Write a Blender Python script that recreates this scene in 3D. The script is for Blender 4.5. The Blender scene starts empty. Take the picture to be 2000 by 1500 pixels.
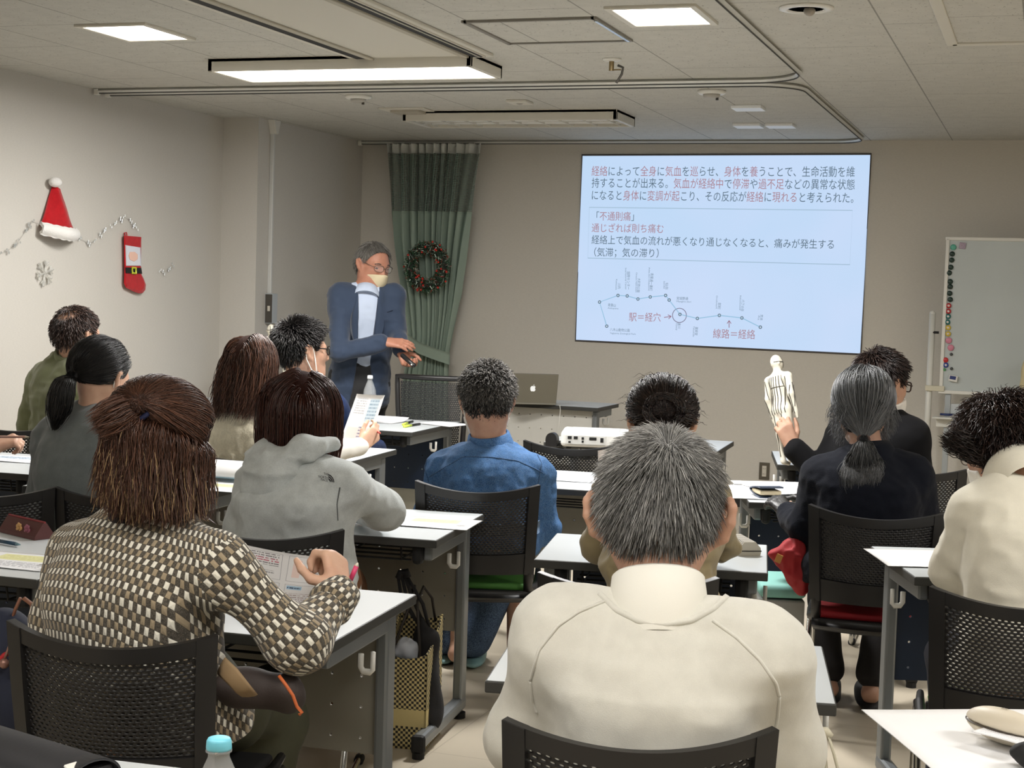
import bpy, bmesh, math, random
import numpy as np
from mathutils import Vector, Matrix
from mathutils.bvhtree import BVHTree

SC = bpy.context.scene
COL = SC.collection
random.seed(7)
RS = np.random.RandomState(11)
PI = math.pi

# ---------------------------------------------------------------- camera
FPX = 3000.0            # focal length in pixels of the 2000 x 1500 frame
EYE = np.array([0.0, 0.0, 1.5])
_y = np.array([1050.0, -160.0, FPX]); _y /= np.linalg.norm(_y)
_x = np.array([8640.0, 453.0, -FPX]); _x -= _y * (_x @ _y); _x /= np.linalg.norm(_x)
_z = np.cross(_x, _y)
RC = np.array([_x, _y, _z])        # camera (right, down, forward) -> room axes
camd = bpy.data.cameras.new('camera')
camd.sensor_width = 36.0
camd.lens = FPX / 2000.0 * 36.0
camd.clip_start = 0.05
cam = bpy.data.objects.new('camera', camd)
COL.objects.link(cam)
cam.matrix_world = Matrix([[RC[i][0], -RC[i][1], -RC[i][2], EYE[i]] for i in range(3)] + [[0, 0, 0, 1]])
SC.camera = cam

# ---------------------------------------------------------------- world, exposure
wd = bpy.data.worlds.new('room_air'); SC.world = wd
wd.use_nodes = True
wd.node_tree.nodes['Background'].inputs[0].default_value = (0.9, 0.95, 1.0, 1)
wd.node_tree.nodes['Background'].inputs[1].default_value = 0.05
SC.view_settings.view_transform = 'Standard'
SC.view_settings.look = 'None'
SC.view_settings.gamma = 1.0
SC.view_settings.use_curve_mapping = False
SC.view_settings.exposure = 0.40
SC.cycles.max_bounces = 7
SC.cycles.diffuse_bounces = 4
SC.cycles.transparent_max_bounces = 12
SC.cycles.caustics_reflective = False
SC.cycles.caustics_refractive = False
SC.cycles.sample_clamp_indirect = 6.0

CEIL = 2.55      # ceiling height
WALL_Y = 10.65   # front wall

def at(px, py, t):
    """room point seen at pixel (px, py), t metres along the optical axis"""
    return EYE + RC @ np.array([(px - 1000) / FPX * t, (py - 750) / FPX * t, t])
def onz(px, py, z):
    d = RC @ np.array([(px - 1000) / FPX, (py - 750) / FPX, 1.0])
    return EYE + d * (z - EYE[2]) / d[2]
def ony(px, py, y):
    d = RC @ np.array([(px - 1000) / FPX, (py - 750) / FPX, 1.0])
    return EYE + d * y / d[1]
def onx(px, py, x):
    d = RC @ np.array([(px - 1000) / FPX, (py - 750) / FPX, 1.0])
    return EYE + d * x / d[0]
def head_dir(px, vy):
    """horizontal unit vector: vy degrees to the right of the line of sight at px"""
    d = RC @ np.array([(px - 1000) / FPX, -0.06, 1.0]); d[2] = 0; d /= np.linalg.norm(d)
    a = -math.radians(vy); c, s = math.cos(a), math.sin(a)
    return np.array([d[0] * c - d[1] * s, d[0] * s + d[1] * c, 0.0])
def yaw_of(d):
    return math.atan2(-d[0], d[1])     # rotation about z that turns +Y into d

# ---------------------------------------------------------------- room lamps (area lamps sit inside the ceiling fittings below)
LIGHT = 1.0
def area(name, loc, sx, sy, power, col=(1.0, 0.985, 0.968)):
    l = bpy.data.lights.new(name, 'AREA'); l.shape = 'RECTANGLE'; l.size = sx; l.size_y = sy
    l.energy = power * LIGHT; l.color = col
    o = bpy.data.objects.new(name, l); COL.objects.link(o); o.location = loc
    o['kind'] = 'helper'
    return o

# ---------------------------------------------------------------- materials
def lin(c):
    if isinstance(c, str):
        c = [int(c[i:i + 2], 16) for i in (0, 2, 4)]
    out = []
    for v in c[:3]:
        v = v / 255.0
        out.append(v / 12.92 if v <= 0.04045 else ((v + 0.055) / 1.055) ** 2.4)
    return tuple(out)
class NT:
    """small helper round a node tree"""
    def __init__(s, m):
        s.t = m.node_tree; s.n = s.t.nodes; s.l = s.t.links
    def add(s, typ, **kw):
        n = s.n.new(typ)
        for k, v in kw.items():
            setattr(n, k, v)
        return n
    def link(s, a, b): s.l.new(a, b)
    def math(s, op, a, b=None, c=None):
        n = s.n.new('ShaderNodeMath'); n.operation = op
        for i, v in enumerate((a, b, c)):
            if v is None: continue
            if isinstance(v, (int, float)): n.inputs[i].default_value = v
            else: s.l.new(v, n.inputs[i])
        return n.outputs[0]
    def mix(s, fac, a, b, blend='MIX'):
        n = s.n.new('ShaderNodeMix'); n.data_type = 'RGBA'; n.blend_type = blend
        for sock, v in ((n.inputs[0], fac), (n.inputs[6], a), (n.inputs[7], b)):
            if isinstance(v, (int, float)): sock.default_value = v
            elif isinstance(v, tuple): sock.default_value = (*v[:3], 1)
            else: s.l.new(v, sock)
        return n.outputs[2]
    def noise(s, scale, detail=3, vec=None, rough=0.55):
        n = s.n.new('ShaderNodeTexNoise'); n.inputs['Scale'].default_value = scale
        n.inputs['Detail'].default_value = detail; n.inputs['Roughness'].default_value = rough
        if vec is not None: s.l.new(vec, n.inputs['Vector'])
        return n.outputs['Fac']
    def coord(s, which='Object'):
        n = s.n.new('ShaderNodeTexCoord'); return n.outputs[which]
    def scale(s, vec, xyz):
        n = s.n.new('ShaderNodeMapping'); n.inputs['Scale'].default_value = xyz
        s.l.new(vec, n.inputs['Vector']); return n.outputs[0]
    def bump(s, h, strength, dist=0.002):
        n = s.n.new('ShaderNodeBump'); n.inputs['Strength'].default_value = strength
        n.inputs['Distance'].default_value = dist; s.l.new(h, n.inputs['Height']); return n.outputs[0]
    def ramp(s, fac, lo, hi):
        n = s.n.new('ShaderNodeMapRange'); n.inputs[1].default_value = lo; n.inputs[2].default_value = hi
        s.l.new(fac, n.inputs[0]); return n.outputs[0]
MATS = {}
def mat(name, col=(200, 200, 200), rough=0.6, metal=0.0, spec=0.5, var=None, bump=None, emit=None, sheen=0.0, coat=0.0, alpha=None, trans=None, build=None, vec='Object'):
    if name in MATS: return MATS[name]
    m = bpy.data.materials.new(name); m.use_nodes = True
    nt = NT(m); b = nt.n['Principled BSDF']
    c = lin(col)
    b.inputs['Base Color'].default_value = (*c, 1)
    b.inputs['Roughness'].default_value = rough
    b.inputs['Metallic'].default_value = metal
    b.inputs['Specular IOR Level'].default_value = spec
    if sheen: b.inputs['Sheen Weight'].default_value = sheen
    if coat: b.inputs['Coat Weight'].default_value = coat
    if alpha is not None: b.inputs['Alpha'].default_value = alpha
    if trans: b.inputs['Transmission Weight'].default_value = trans
    if emit:
        b.inputs['Emission Color'].default_value = (*lin(emit[0]), 1)
        b.inputs['Emission Strength'].default_value = emit[1]
    if var or bump: vc = nt.coord(vec)
    if var:
        f = nt.ramp(nt.noise(var[0], 4, vc), 0.3, 0.7)
        k = var[1]
        nt.link(nt.mix(f, tuple(x * (1 - k) for x in c), tuple(min(1, x * (1 + k)) for x in c)), b.inputs['Base Color'])
    if bump:
        nt.link(nt.bump(nt.noise(bump[0], 3, vc), bump[1], bump[2] if len(bump) > 2 else 0.002), b.inputs['Normal'])
    if build: build(nt, b, c)
    MATS[name] = m
    return m

# ---------------------------------------------------------------- mesh helpers
def mesh_from(name, V, F):
    me = bpy.data.meshes.new(name)
    if isinstance(F, np.ndarray):
        n, k = F.shape
        me.vertices.add(len(V)); me.vertices.foreach_set('co', np.asarray(V, dtype=np.float32).ravel())
        me.loops.add(n * k); me.loops.foreach_set('vertex_index', F.astype(np.int32).ravel())
        me.polygons.add(n); me.polygons.foreach_set('loop_start', np.arange(0, n * k, k, dtype=np.int32))
        me.update(calc_edges=True); me.validate()
    else:
        me.from_pydata([tuple(map(float, v)) for v in V], [], [tuple(f) for f in F]); me.update()
    return me
def link(name, me, mats=None, parent=None, smooth=False):
    o = bpy.data.objects.new(name, me); COL.objects.link(o)
    if mats is not None:
        for m in (mats if isinstance(mats, (list, tuple)) else [mats]): me.materials.append(m)
    if smooth: me.shade_smooth()
    if parent is not None: o.parent = parent
    return o
def tag(o, label, cat, group=None, kind=None):
    if label: o['label'] = label
    if cat: o['category'] = cat
    if group: o['group'] = group
    if kind: o['kind'] = kind
    return o
def thing(name, label, cat, loc=(0, 0, 0), rotz=0.0, group=None):
    o = bpy.data.objects.new(name, None); COL.objects.link(o)
    o.location = loc; o.rotation_euler = (0, 0, rotz); o.empty_display_size = 0.1
    return tag(o, label, cat, group)
def copy_tree(o, parent=None):
    c = o.copy(); COL.objects.link(c)
    if parent is not None: c.parent = parent
    for ch in list(o.children): copy_tree(ch, c)
    return c
_RB = {}
def rbox_geo(sx, sy, sz, r, seg=2):
    key = (round(sx, 4), round(sy, 4), round(sz, 4), round(r, 4), seg)
    if key not in _RB:
        bm = bmesh.new(); bmesh.ops.create_cube(bm, size=1)
        bmesh.ops.scale(bm, vec=(sx, sy, sz), verts=bm.verts)
        if r > 0:
            bmesh.ops.bevel(bm, geom=list(bm.edges), offset=min(r, 0.49 * min(sx, sy, sz)), segments=seg, affect='EDGES', profile=0.5)
        bm.verts.ensure_lookup_table()
        _RB[key] = ([tuple(v.co) for v in bm.verts], [[v.index for v in f.verts] for f in bm.faces]); bm.free()
    return _RB[key]
def rot(ax, deg): return np.array(Matrix.Rotation(math.radians(deg), 3, ax))
def frame(d, up=(0, 0, 1)):
    d = np.array(d, float); d /= np.linalg.norm(d); up = np.array(up, float)
    if abs(d @ up) > 0.98: up = np.array([0, 1.0, 0]) if abs(d[1]) < .9 else np.array([1.0, 0, 0])
    x = np.cross(up, d); x /= np.linalg.norm(x); return np.array([x, np.cross(d, x), d]).T   # columns side, up, along
class MB:
    def __init__(s): s.v = []; s.f = []; s.m = []
    def raw(s, V, F, m=0):
        b = len(s.v); s.v += [tuple(map(float, v)) for v in V]
        for f in F: s.f.append([b + i for i in f]); s.m.append(m)
        return s
    def box(s, c, size, r=0.0, M=None, m=0, seg=2):
        V, F = rbox_geo(*size, r, seg)
        V = np.array(V)
        if M is not None: V = V @ np.array(M).T
        return s.raw(V + np.array(c), F, m)
    def cyl(s, a, b, r0, r1=None, n=12, m=0, caps=True):
        r1 = r0 if r1 is None else r1
        a = np.array(a, float); b = np.array(b, float); Fm = frame(b - a)
        th = np.arange(n) * 2 * PI / n
        ring = np.outer(np.cos(th), Fm[:, 0]) + np.outer(np.sin(th), Fm[:, 1])
        V = list(a + ring * r0) + list(b + ring * r1)
        F = [(i, (i + 1) % n, n + (i + 1) % n, n + i) for i in range(n)]
        if caps: F += [list(range(n))[::-1], list(range(n, 2 * n))]
        return s.raw(V, F, m)
    def tube(s, pts, r, n=8, m=0, closed=False, caps=True, flat=1.0, up=None):
        P = np.array(pts, float); k = len(P)
        R = np.full(k, r) if np.isscalar(r) else np.array(r, float)
        T = np.gradient(P, axis=0) if not closed else (np.roll(P, -1, 0) - np.roll(P, 1, 0))
        T /= np.linalg.norm(T, axis=1)[:, None] + 1e-12
        u = np.array([0, 0, 1.0]) if up is None else np.array(up, float)
        if abs(T[0] @ u) > 0.95: u = np.array([1.0, 0, 0])
        V = []; th = np.arange(n) * 2 * PI / n
        for i in range(k):
            x = u - T[i] * (u @ T[i]); nx = np.linalg.norm(x)
            x = x / nx if nx > 1e-6 else np.cross(T[i], [0, 1, 0.1]); u = x
            y = np.cross(T[i], x)
            V += list(P[i] + R[i] * (np.outer(np.cos(th), x) * flat + np.outer(np.sin(th), y)))
        F = []
        for i in range(k if closed else k - 1):
            a, b = i * n, ((i + 1) % k) * n
            F += [(a + j, a + (j + 1) % n, b + (j + 1) % n, b + j) for j in range(n)]
        if caps and not closed: F += [list(range(n))[::-1], list(range((k - 1) * n, k * n))]
        return s.raw(V, F, m)
    def lathe(s, prof, n=20, c=(0, 0, 0), m=0, M=None, ex=1.0, ey=1.0):
        V = []; k = len(prof)
        for r, z in prof:
            for j in range(n):
                a = 2 * PI * j / n; V.append((r * ex * math.cos(a), r * ey * math.sin(a), z))
        V = np.array(V)
        if M is not None: V = V @ np.array(M).T
        F = []
        for i in range(k - 1):
            F += [(i * n + j, i * n + (j + 1) % n, (i + 1) * n + (j + 1) % n, (i + 1) * n + j) for j in range(n)]
        if prof[0][0] > 1e-5: F.append(list(range(n))[::-1])
        if prof[-1][0] > 1e-5: F.append(list(range((k - 1) * n, k * n)))
        return s.raw(V + np.array(c), F, m)
    def ball(s, c, r, n=10, m=0, M=None):
        r = (r, r, r) if np.isscalar(r) else r
        k = max(4, n // 2 + 1); prof = [(math.sin(PI * i / k) + 1e-6 * (i in (0, k)), -math.cos(PI * i / k)) for i in range(k + 1)]
        V = []; F = []
        for q, z in prof:
            for j in range(n):
                a = 2 * PI * j / n; V.append((r[0] * q * math.cos(a), r[1] * q * math.sin(a), r[2] * z))
        V = np.array(V)
        if M is not None: V = V @ np.array(M).T
        for i in range(k):
            F += [(i * n + j, i * n + (j + 1) % n, (i + 1) * n + (j + 1) % n, (i + 1) * n + j) for j in range(n)]
        return s.raw(V + np.array(c), F, m)
    def prism(s, poly, fn, d, m=0):
        """poly: 2-D outline; fn(u, v, w) -> 3-D; thickness from w=0 to w=d"""
        n = len(poly)
        V = [fn(u, v, 0) for u, v in poly] + [fn(u, v, d) for u, v in poly]
        F = [list(range(n))[::-1], list(range(n, 2 * n))] + [(i, (i + 1) % n, n + (i + 1) % n, n + i) for i in range(n)]
        return s.raw(V, F, m)
    def sheet(s, fn, nu, nv, th=0.0, m=0):
        """grid surface fn(u, v) -> 3-D for u, v in 0..1, given a thickness th"""
        P = np.array([[fn(i / nu, j / nv) for j in range(nv + 1)] for i in range(nu + 1)], float)
        w = nv + 1
        F = [(i * w + j, (i + 1) * w + j, (i + 1) * w + j + 1, i * w + j + 1) for i in range(nu) for j in range(nv)]
        if th <= 0: return s.raw(P.reshape(-1, 3), F, m)
        du = np.gradient(P, axis=0); dv = np.gradient(P, axis=1); N = np.cross(du, dv); N /= np.linalg.norm(N, axis=2)[:, :, None] + 1e-12
        Q = P - N * th; o = (nu + 1) * w
        V = list(P.reshape(-1, 3)) + list(Q.reshape(-1, 3))
        F2 = [tuple(o + i for i in f[::-1]) for f in F]
        bd = [i * w for i in range(nu + 1)] + [nu * w + j for j in range(1, w)] + [i * w + nv for i in range(nu - 1, -1, -1)] + [j for j in range(nv - 1, 0, -1)]
        F3 = [(bd[i], o + bd[i], o + bd[(i + 1) % len(bd)], bd[(i + 1) % len(bd)]) for i in range(len(bd))]
        F3 = [f[::-1] for f in F3]
        return s.raw(V, F + F2 + F3, m)
    def build(s, name, mats, parent=None, smooth=False, off=None, auto=None):
        V = s.v
        if off is not None: V = np.array(V) - np.array(off)
        me = mesh_from(name, V, s.f)
        o = link(name, me, mats, parent, smooth)
        if isinstance(mats, (list, tuple)) and len(mats) > 1: me.polygons.foreach_set('material_index', s.m)
        if auto:
            me.shade_smooth()
            for e in me.edges: pass
            try: me.set_sharp_from_angle(angle=math.radians(auto))
            except Exception: pass
        return o
def perf(fn, nu, nv, hole, th, nh=8, stag=True):
    """sheet with holes: fn(u, v) -> point; nu x nv cells, hole = hole radius as a share of the cell (u, v)"""
    V = []; F = []
    def nrm(u, v):
        e = 1e-3
        a = np.array(fn(u + e, v)) - np.array(fn(u - e, v)); b = np.array(fn(u, v + e)) - np.array(fn(u, v - e))
        n = np.cross(a, b); return n / (np.linalg.norm(n) + 1e-12)
    for j in range(nv):
        off = 0.5 if (stag and j % 2) else 0.0
        edges = [0.0] + [(i + off) / nu for i in range(1, nu)] + [1.0] if off else [i / nu for i in range(nu + 1)]
        if off: edges = [0.0] + [(i + off) / nu for i in range(0, nu)] + [1.0]
        v0, v1 = j / nv, (j + 1) / nv; vc = (v0 + v1) / 2
        for u0, u1 in zip(edges[:-1], edges[1:]):
            full = (u1 - u0) > 0.9 / nu
            uc = (u0 + u1) / 2
            outer = [(u1, vc), (u1, v1), (uc, v1), (u0, v1), (u0, vc), (u0, v0), (uc, v0), (u1, v0)]
            b = len(V)
            if not full:
                c4 = [(u0, v0), (u1, v0), (u1, v1), (u0, v1)]
                n = nrm(uc, vc)
                V += [np.array(fn(*q)) for q in c4] + [np.array(fn(*q)) - n * th for q in c4]
                F += [(b, b + 1, b + 2, b + 3), (b + 7, b + 6, b + 5, b + 4)]; continue
            inner = [(uc + hole[0] / nu * math.cos(a), vc + hole[1] / nv * math.sin(a)) for a in np.arange(8) * PI / 4]
            n = nrm(uc, vc)
            po = [np.array(fn(*q)) for q in outer]; pi_ = [np.array(fn(*q)) for q in inner]
            V += po + pi_ + [q - n * th for q in po] + [q - n * th for q in pi_]
            for k in range(8):
                l = (k + 1) % 8
                F += [(b + k, b + l, b + 8 + l, b + 8 + k), (b + 16 + l, b + 16 + k, b + 24 + k, b + 24 + l), (b + 8 + k, b + 8 + l, b + 24 + l, b + 24 + k)]
    return V, F
def text_mesh(s):
    """letters as a flat mesh; returns vertices, faces, width, from Blender's built-in font"""
    cu = bpy.data.curves.new('lettering', 'FONT'); cu.body = s; cu.size = 1.0; cu.resolution_u = 2
    o = bpy.data.objects.new('lettering', cu); COL.objects.link(o)
    dg = bpy.context.evaluated_depsgraph_get(); dg.update()
    me = bpy.data.meshes.new_from_object(o.evaluated_get(dg))
    V = np.array([v.co[:] for v in me.vertices]) if len(me.vertices) else np.zeros((0, 3)); F = [tuple(p.vertices) for p in me.polygons]
    bpy.data.objects.remove(o); bpy.data.curves.remove(cu); bpy.data.meshes.remove(me)
    return V, F
# ================================================================ the room
def m_wall(name, col):
    def b(nt, bs, c):
        v = nt.coord('Object')
        f = nt.noise(260, 2, nt.scale(v, (0.25, 0.25, 1.6)))
        g = nt.noise(2.5, 3, v)
        nt.link(nt.mix(nt.ramp(f, .3, .7), tuple(x * .955 for x in c), tuple(min(1, x * 1.03) for x in c)), bs.inputs['Base Color'])
        nt.link(nt.bump(f, .25, .001), bs.inputs['Normal'])
    return mat(name, col, .85, spec=.2, build=b)
def m_ceil():
    def b(nt, bs, c):
        v = nt.coord('Object')
        sx = nt.n.new('ShaderNodeSeparateXYZ'); nt.link(v, sx.inputs[0])
        x, y = sx.outputs[0], sx.outputs[1]
        gx = nt.math('ABSOLUTE', nt.math('SUBTRACT', nt.math('FRACT', nt.math('DIVIDE', nt.math('ADD', x, .66 + 5.3 + .265), .53)), .5))
        row = nt.math('FLOOR', nt.math('DIVIDE', nt.math('ADD', x, .66 + 5.3), .53))
        gy = nt.math('ABSOLUTE', nt.math('SUBTRACT', nt.math('FRACT', nt.math('ADD', nt.math('DIVIDE', nt.math('ADD', y, 10.3), 1.06), nt.math('MULTIPLY', row, .5))), .5))
        lx = nt.math('LESS_THAN', gx, .006); ly = nt.math('LESS_THAN', gy, .0025)
        line = nt.math('MAXIMUM', lx, ly)
        pit = nt.math('GREATER_THAN', nt.noise(95, 2, nt.scale(v, (1, .55, 1))), .665)
        base = nt.mix(nt.ramp(nt.noise(14, 4, v), .3, .7), tuple(q * .95 for q in c), tuple(q * 1.04 for q in c))
        base = nt.mix(nt.math('MULTIPLY', pit, .45), base, lin((96, 92, 84)))
        nt.link(nt.mix(nt.math('MULTIPLY', line, .55), base, lin((70, 66, 60))), bs.inputs['Base Color'])
    return mat('mineral_tile', (194, 192, 184), .9, spec=.15, build=b)
def m_floor():
    def b(nt, bs, c):
        v = nt.coord('Object')
        f = nt.ramp(nt.noise(3.5, 5, nt.scale(v, (1, .3, 1))), .3, .7)
        sx = nt.n.new('ShaderNodeSeparateXYZ'); nt.link(v, sx.inputs[0])
        gx = nt.math('LESS_THAN', nt.math('FRACT', nt.math('DIVIDE', sx.outputs[0], .9)), .004)
        gy = nt.math('LESS_THAN', nt.math('FRACT', nt.math('DIVIDE', sx.outputs[1], .9)), .004)
        base = nt.mix(f, tuple(q * .97 for q in c), tuple(q * 1.02 for q in c))
        nt.link(nt.mix(nt.math('MULTIPLY', nt.math('MAXIMUM', gx, gy), .35), base, lin((110, 98, 82))), bs.inputs['Base Color'])
    return mat('cream_vinyl', (205, 194, 174), .3, spec=.45, build=b)
WALLM = m_wall('pale_wallpaper', (200, 196, 188))
WALLF = m_wall('front_wallpaper', (206, 201, 191))
WHITE = mat('white_enamel', (222, 220, 212), .4)
BLACKP = mat('black_plastic', (26, 25, 25), .42, bump=(900, .15, .0004))
BLACKM = mat('black_rubber', (16, 16, 16), .7)
CHROME = mat('chrome', (205, 205, 203), .16, metal=1)
STEEL = mat('grey_steel', (128, 132, 134), .42, metal=.55, bump=(500, .05, .0005))
TOPW = mat('white_laminate', (204, 209, 211), .32, var=(6, .015))
EDGE = mat('charcoal_edge', (54, 54, 51), .5)
PAPER = mat('white_paper', (238, 238, 238), .8, spec=.2)
XL, XS, XR, YB, YS = -5.215, -4.95, 3.4, -3.2, 9.03
def struct(o): o['kind'] = 'structure'; return o
struct(MB().box(((XL + XR) / 2, (YB + WALL_Y) / 2, -.05), (XR - XL + .4, WALL_Y - YB + .4, .1)).build('floor', m_floor()))
struct(MB().box(((XL + XR) / 2, (YB + WALL_Y) / 2, CEIL + .05), (XR - XL + .4, WALL_Y - YB + .4, .1)).build('ceiling', m_ceil()))
struct(MB().box(((XL + XR) / 2, WALL_Y + .05, CEIL / 2), (XR - XL + .4, .1, CEIL)).build('wall_front', WALLF))
struct(MB().box(((XL + XR) / 2, YB - .05, CEIL / 2), (XR - XL + .4, .1, CEIL)).build('wall_back', WALLM))
struct(MB().box((XR + .05, (YB + WALL_Y) / 2, CEIL / 2), (.1, WALL_Y - YB, CEIL)).build('wall_right', WALLM))
wl = MB().box((XL - .05, (YB + YS) / 2, CEIL / 2), (.1, YS - YB, CEIL))
wl.box(((XL - .1 + XS) / 2, (YS + WALL_Y) / 2, CEIL / 2), (XS - XL + .1, WALL_Y - YS, CEIL))
struct(wl.build('wall_left', WALLM))
BB = mat('dark_baseboard', (38, 34, 31), .6)
struct(MB().box(((XS + XR) / 2, WALL_Y - .006, .037), (XR - XS, .012, .074), .003).build('baseboard_front', BB))
struct(MB().box((XL + .006, (YB + YS) / 2, .037), (.012, YS - YB, .074), .003).box((XS + .006, (YS + WALL_Y) / 2, .037), (.012, WALL_Y - YS - .02, .074), .003).box(((XL + XS) / 2, YS - .006, .037), (XS - XL, .012, .074), .003).build('baseboard_left', BB))
struct(MB().box((XR - .006, (YB + WALL_Y) / 2, .037), (.012, WALL_Y - YB, .074), .003).build('baseboard_right', BB))

# ---------------------------------------------------------------- ceiling fittings
LAMPGLOW = mat('lamp_diffuser', (255, 250, 242), .5, emit=((255, 247, 236), 6.0))
LAMPOFF = mat('unlit_lamp_cover', (196, 192, 180), .45)
CREAMM = mat('cream_enamel', (206, 202, 190), .5)
def tube_lamp(x, y, label, lit, group=None, power=120):
    t = thing('ceiling_lamp', label, 'ceiling lamp', (x, y, CEIL), 0, group)
    L, W, D = 1.36, .42, .062
    b = MB().box((0, 0, -.008), (L, W, .016))
    for k in (-1, 1): b.box((0, k * (W / 2 - .010), -D / 2), (L, .020, D), .003).box((k * (L / 2 - .012), 0, -D / 2), (.024, W, D), .003)
    b.build('housing', CREAMM, t)
    if lit:
        MB().box((0, 0, -D + .010), (L - .05, W - .05, .012), .003).build('diffuser', LAMPGLOW, t)
        area('lamp_light', (x, y, CEIL - D - .012), L - .1, W - .1, power)
    else:
        b = MB()
        for k in (-1, 0, 1):
            b.prism([(-.055, -.018), (0, -.05), (.055, -.018)], lambda u, v, w, k=k: (-L / 2 + .03 + w, u + k * .12, v), L - .06)
        b.build('reflector', LAMPOFF, t)
        for k in (-.065, .065):
            MB().cyl((-L / 2 + .03, k, -.042), (L / 2 - .03, k, -.042), .0125, n=10).build('tube', mat('unlit_tube', (226, 226, 222), .4), t, True)
        q = MB()
        for i in range(9): q.box((-L / 2 + .08 + i * .15, 0, -.047), (.004, W - .07, .022))
        q.build('louvre', CREAMM, t)
    return t
def panel_lamp(x, y, label, sx=.30, sy=.36, power=45):
    t = thing('ceiling_panel_lamp', label, 'ceiling lamp', (x, y, CEIL))
    fr = MB()
    for s in (-1, 1):
        fr.box((s * (sx / 2 + .012), 0, -.005), (.026, sy + .05, .012), .002).box((0, s * (sy / 2 + .012), -.005), (sx, .026, .012), .002)
    fr.build('frame', CREAMM, t)
    MB().box((0, 0, -.003), (sx, sy, .008), .002).build('diffuser', LAMPGLOW, t)
    area('lamp_light', (x, y, CEIL - .016), sx - .02, sy - .02, power)
tube_lamp(-3.21, 6.79, 'lit long fluorescent ceiling lamp above the middle rows', True, power=58)
tube_lamp(-3.12, 8.95, 'unlit long ceiling lamp close to the front wall', False)
panel_lamp(-3.79, 5.81, 'lit square ceiling panel near the left wall', power=6)
panel_lamp(-1.45, 5.79, 'lit square ceiling panel right of the ceiling air unit', power=56)
for lx, ly, lw in ((-2.0, 1.2, 11), (-.3, 1.6, 12), (1.9, 3.4, 34), (-1.9, -1.4, 13), (1.6, -.9, 14), (1.9, 6.4, 14)):  # unseen lamps, added to light the near people and the right side
    tube_lamp(lx, ly, 'lit long fluorescent ceiling lamp added out of view', True, 'added lamps out of view', lw)
# two-way ceiling air unit
t = thing('ceiling_air_conditioner', 'long cream ceiling air unit with black slots', 'air conditioner', (-2.79, 5.45, CEIL))
MB().box((0, 0, -.008), (.70, 2.36, .016), .004).build('panel', CREAMM, t)
for s in (-1, 1):
    b = MB().box((s * .285, 0, -.0165), (.052, 2.28, .006)); b.build('slot', BLACKM, t)
    MB().box((s * .235, 0, -.021), (.03, 2.26, .01), .003).build('flap', mat('beige_flap', (176, 170, 154), .5), t)
MB().box((.325, 0, -.019), (.006, 2.28, .006)).box((.30, 0, -.019), (.004, 2.28, .008)).build('louvre', CREAMM, t)
# access hatch
t = thing('ceiling_hatch', 'square ceiling access hatch with grey metal rim', 'access hatch', (-1.99, 6.06, CEIL))
b = MB()
for s in (-1, 1): b.box((s * .27, 0, -.004), (.02, .56, .012)).box((0, s * .27, -.004), (.54, .02, .012))
b.build('rim', mat('dull_rim', (130, 126, 118), .5), t)
MB().box((0, 0, -.001), (.52, .52, .006)).build('lid', m_ceil(), t)
MB().box((.27, 0, -.0115), (.012, .5, .006)).build('hinge', mat('bright_rim', (196, 205, 208), .25, metal=.6), t)
# sprinkler
t = thing('fire_sprinkler', 'small brass fire sprinkler hanging below the ceiling', 'sprinkler', (-1.946, 6.853, CEIL))
MB().lathe([(.045, 0), (.04, -.008), (.015, -.012)], 18).build('escutcheon', WHITE, t, True)
MB().cyl((0, 0, -.01), (0, 0, -.055), .012).box((.025, 0, -.05), (.04, .008, .006)).build('body', mat('brass', (150, 132, 98), .35, metal=.8), t)
MB().tube([(.03, 0, -.03), (.055, 0, -.04), (.05, 0, -.07), (.025, 0, -.11)], .006).build('lever', mat('dark_metal', (70, 66, 60), .5), t)
for (px, y, r, lab, nm) in ((-3.76, 8.014, .075, 'round white smoke detector near the unlit lamp', 'smoke_detector'), (-1.722, 7.995, .075, 'round white smoke detector above the screen area', 'smoke_detector')):
    t = thing(nm, lab, 'smoke detector', (px, y, CEIL))
    MB().lathe([(r, 0), (r, -.012), (r * .86, -.02)], 24).build('base', WHITE, t, True)
    b = MB().lathe([(r * .62, -.018), (r * .55, -.036), (r * .2, -.042), (0.0, -.042)], 20)
    b.build('sensor', mat('sensor_grey', (176, 172, 164), .5), t, True)
    MB().cyl((r * .4, 0, -.034), (r * .4, 0, -.05), .008).build('indicator', mat('dark_metal', (70, 66, 60), .5), t)
t = thing('downlight', 'round recessed downlight near the ceiling track', 'downlight', (-.895, 5.735, CEIL))
MB().lathe([(.10, 0), (.10, -.006), (.07, -.01), (.066, -.004)], 28).build('trim_ring', WHITE, t, True)
MB().lathe([(.066, -.004), (.05, .0), (0, .002)], 20).build('reflector', mat('smoky_reflector', (98, 92, 84), .25, metal=.7), t, True)
MB().ball((0.012, 0, -.012), (.022, .022, .02)).build('bulb', mat('smoky_bulb', (160, 152, 140), .3), t, True)
t = thing('ceiling_speaker', 'flat square ceiling speaker panel by the left smoke detector', 'speaker', (-3.74, 8.72, CEIL))
MB().box((0, 0, -.004), (.30, .30, .008), .002).build('mounting_plate', CREAMM, t)
MB().box((0, 0, -.014), (.19, .19, .02), .006).build('grille', mat('grille_beige', (168, 162, 148), .6), t)
t = thing('ceiling_sensor', 'tiny square ceiling sensor between the two long lamps', 'sensor', (-2.898, 8.325, CEIL))
MB().box((0, 0, -.008), (.12, .14, .016), .004).build('case', CREAMM, t); MB().ball((0, 0, -.016), (.02, .02, .008)).build('lens', mat('sensor_grey', (176, 172, 164), .5), t, True)
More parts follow.
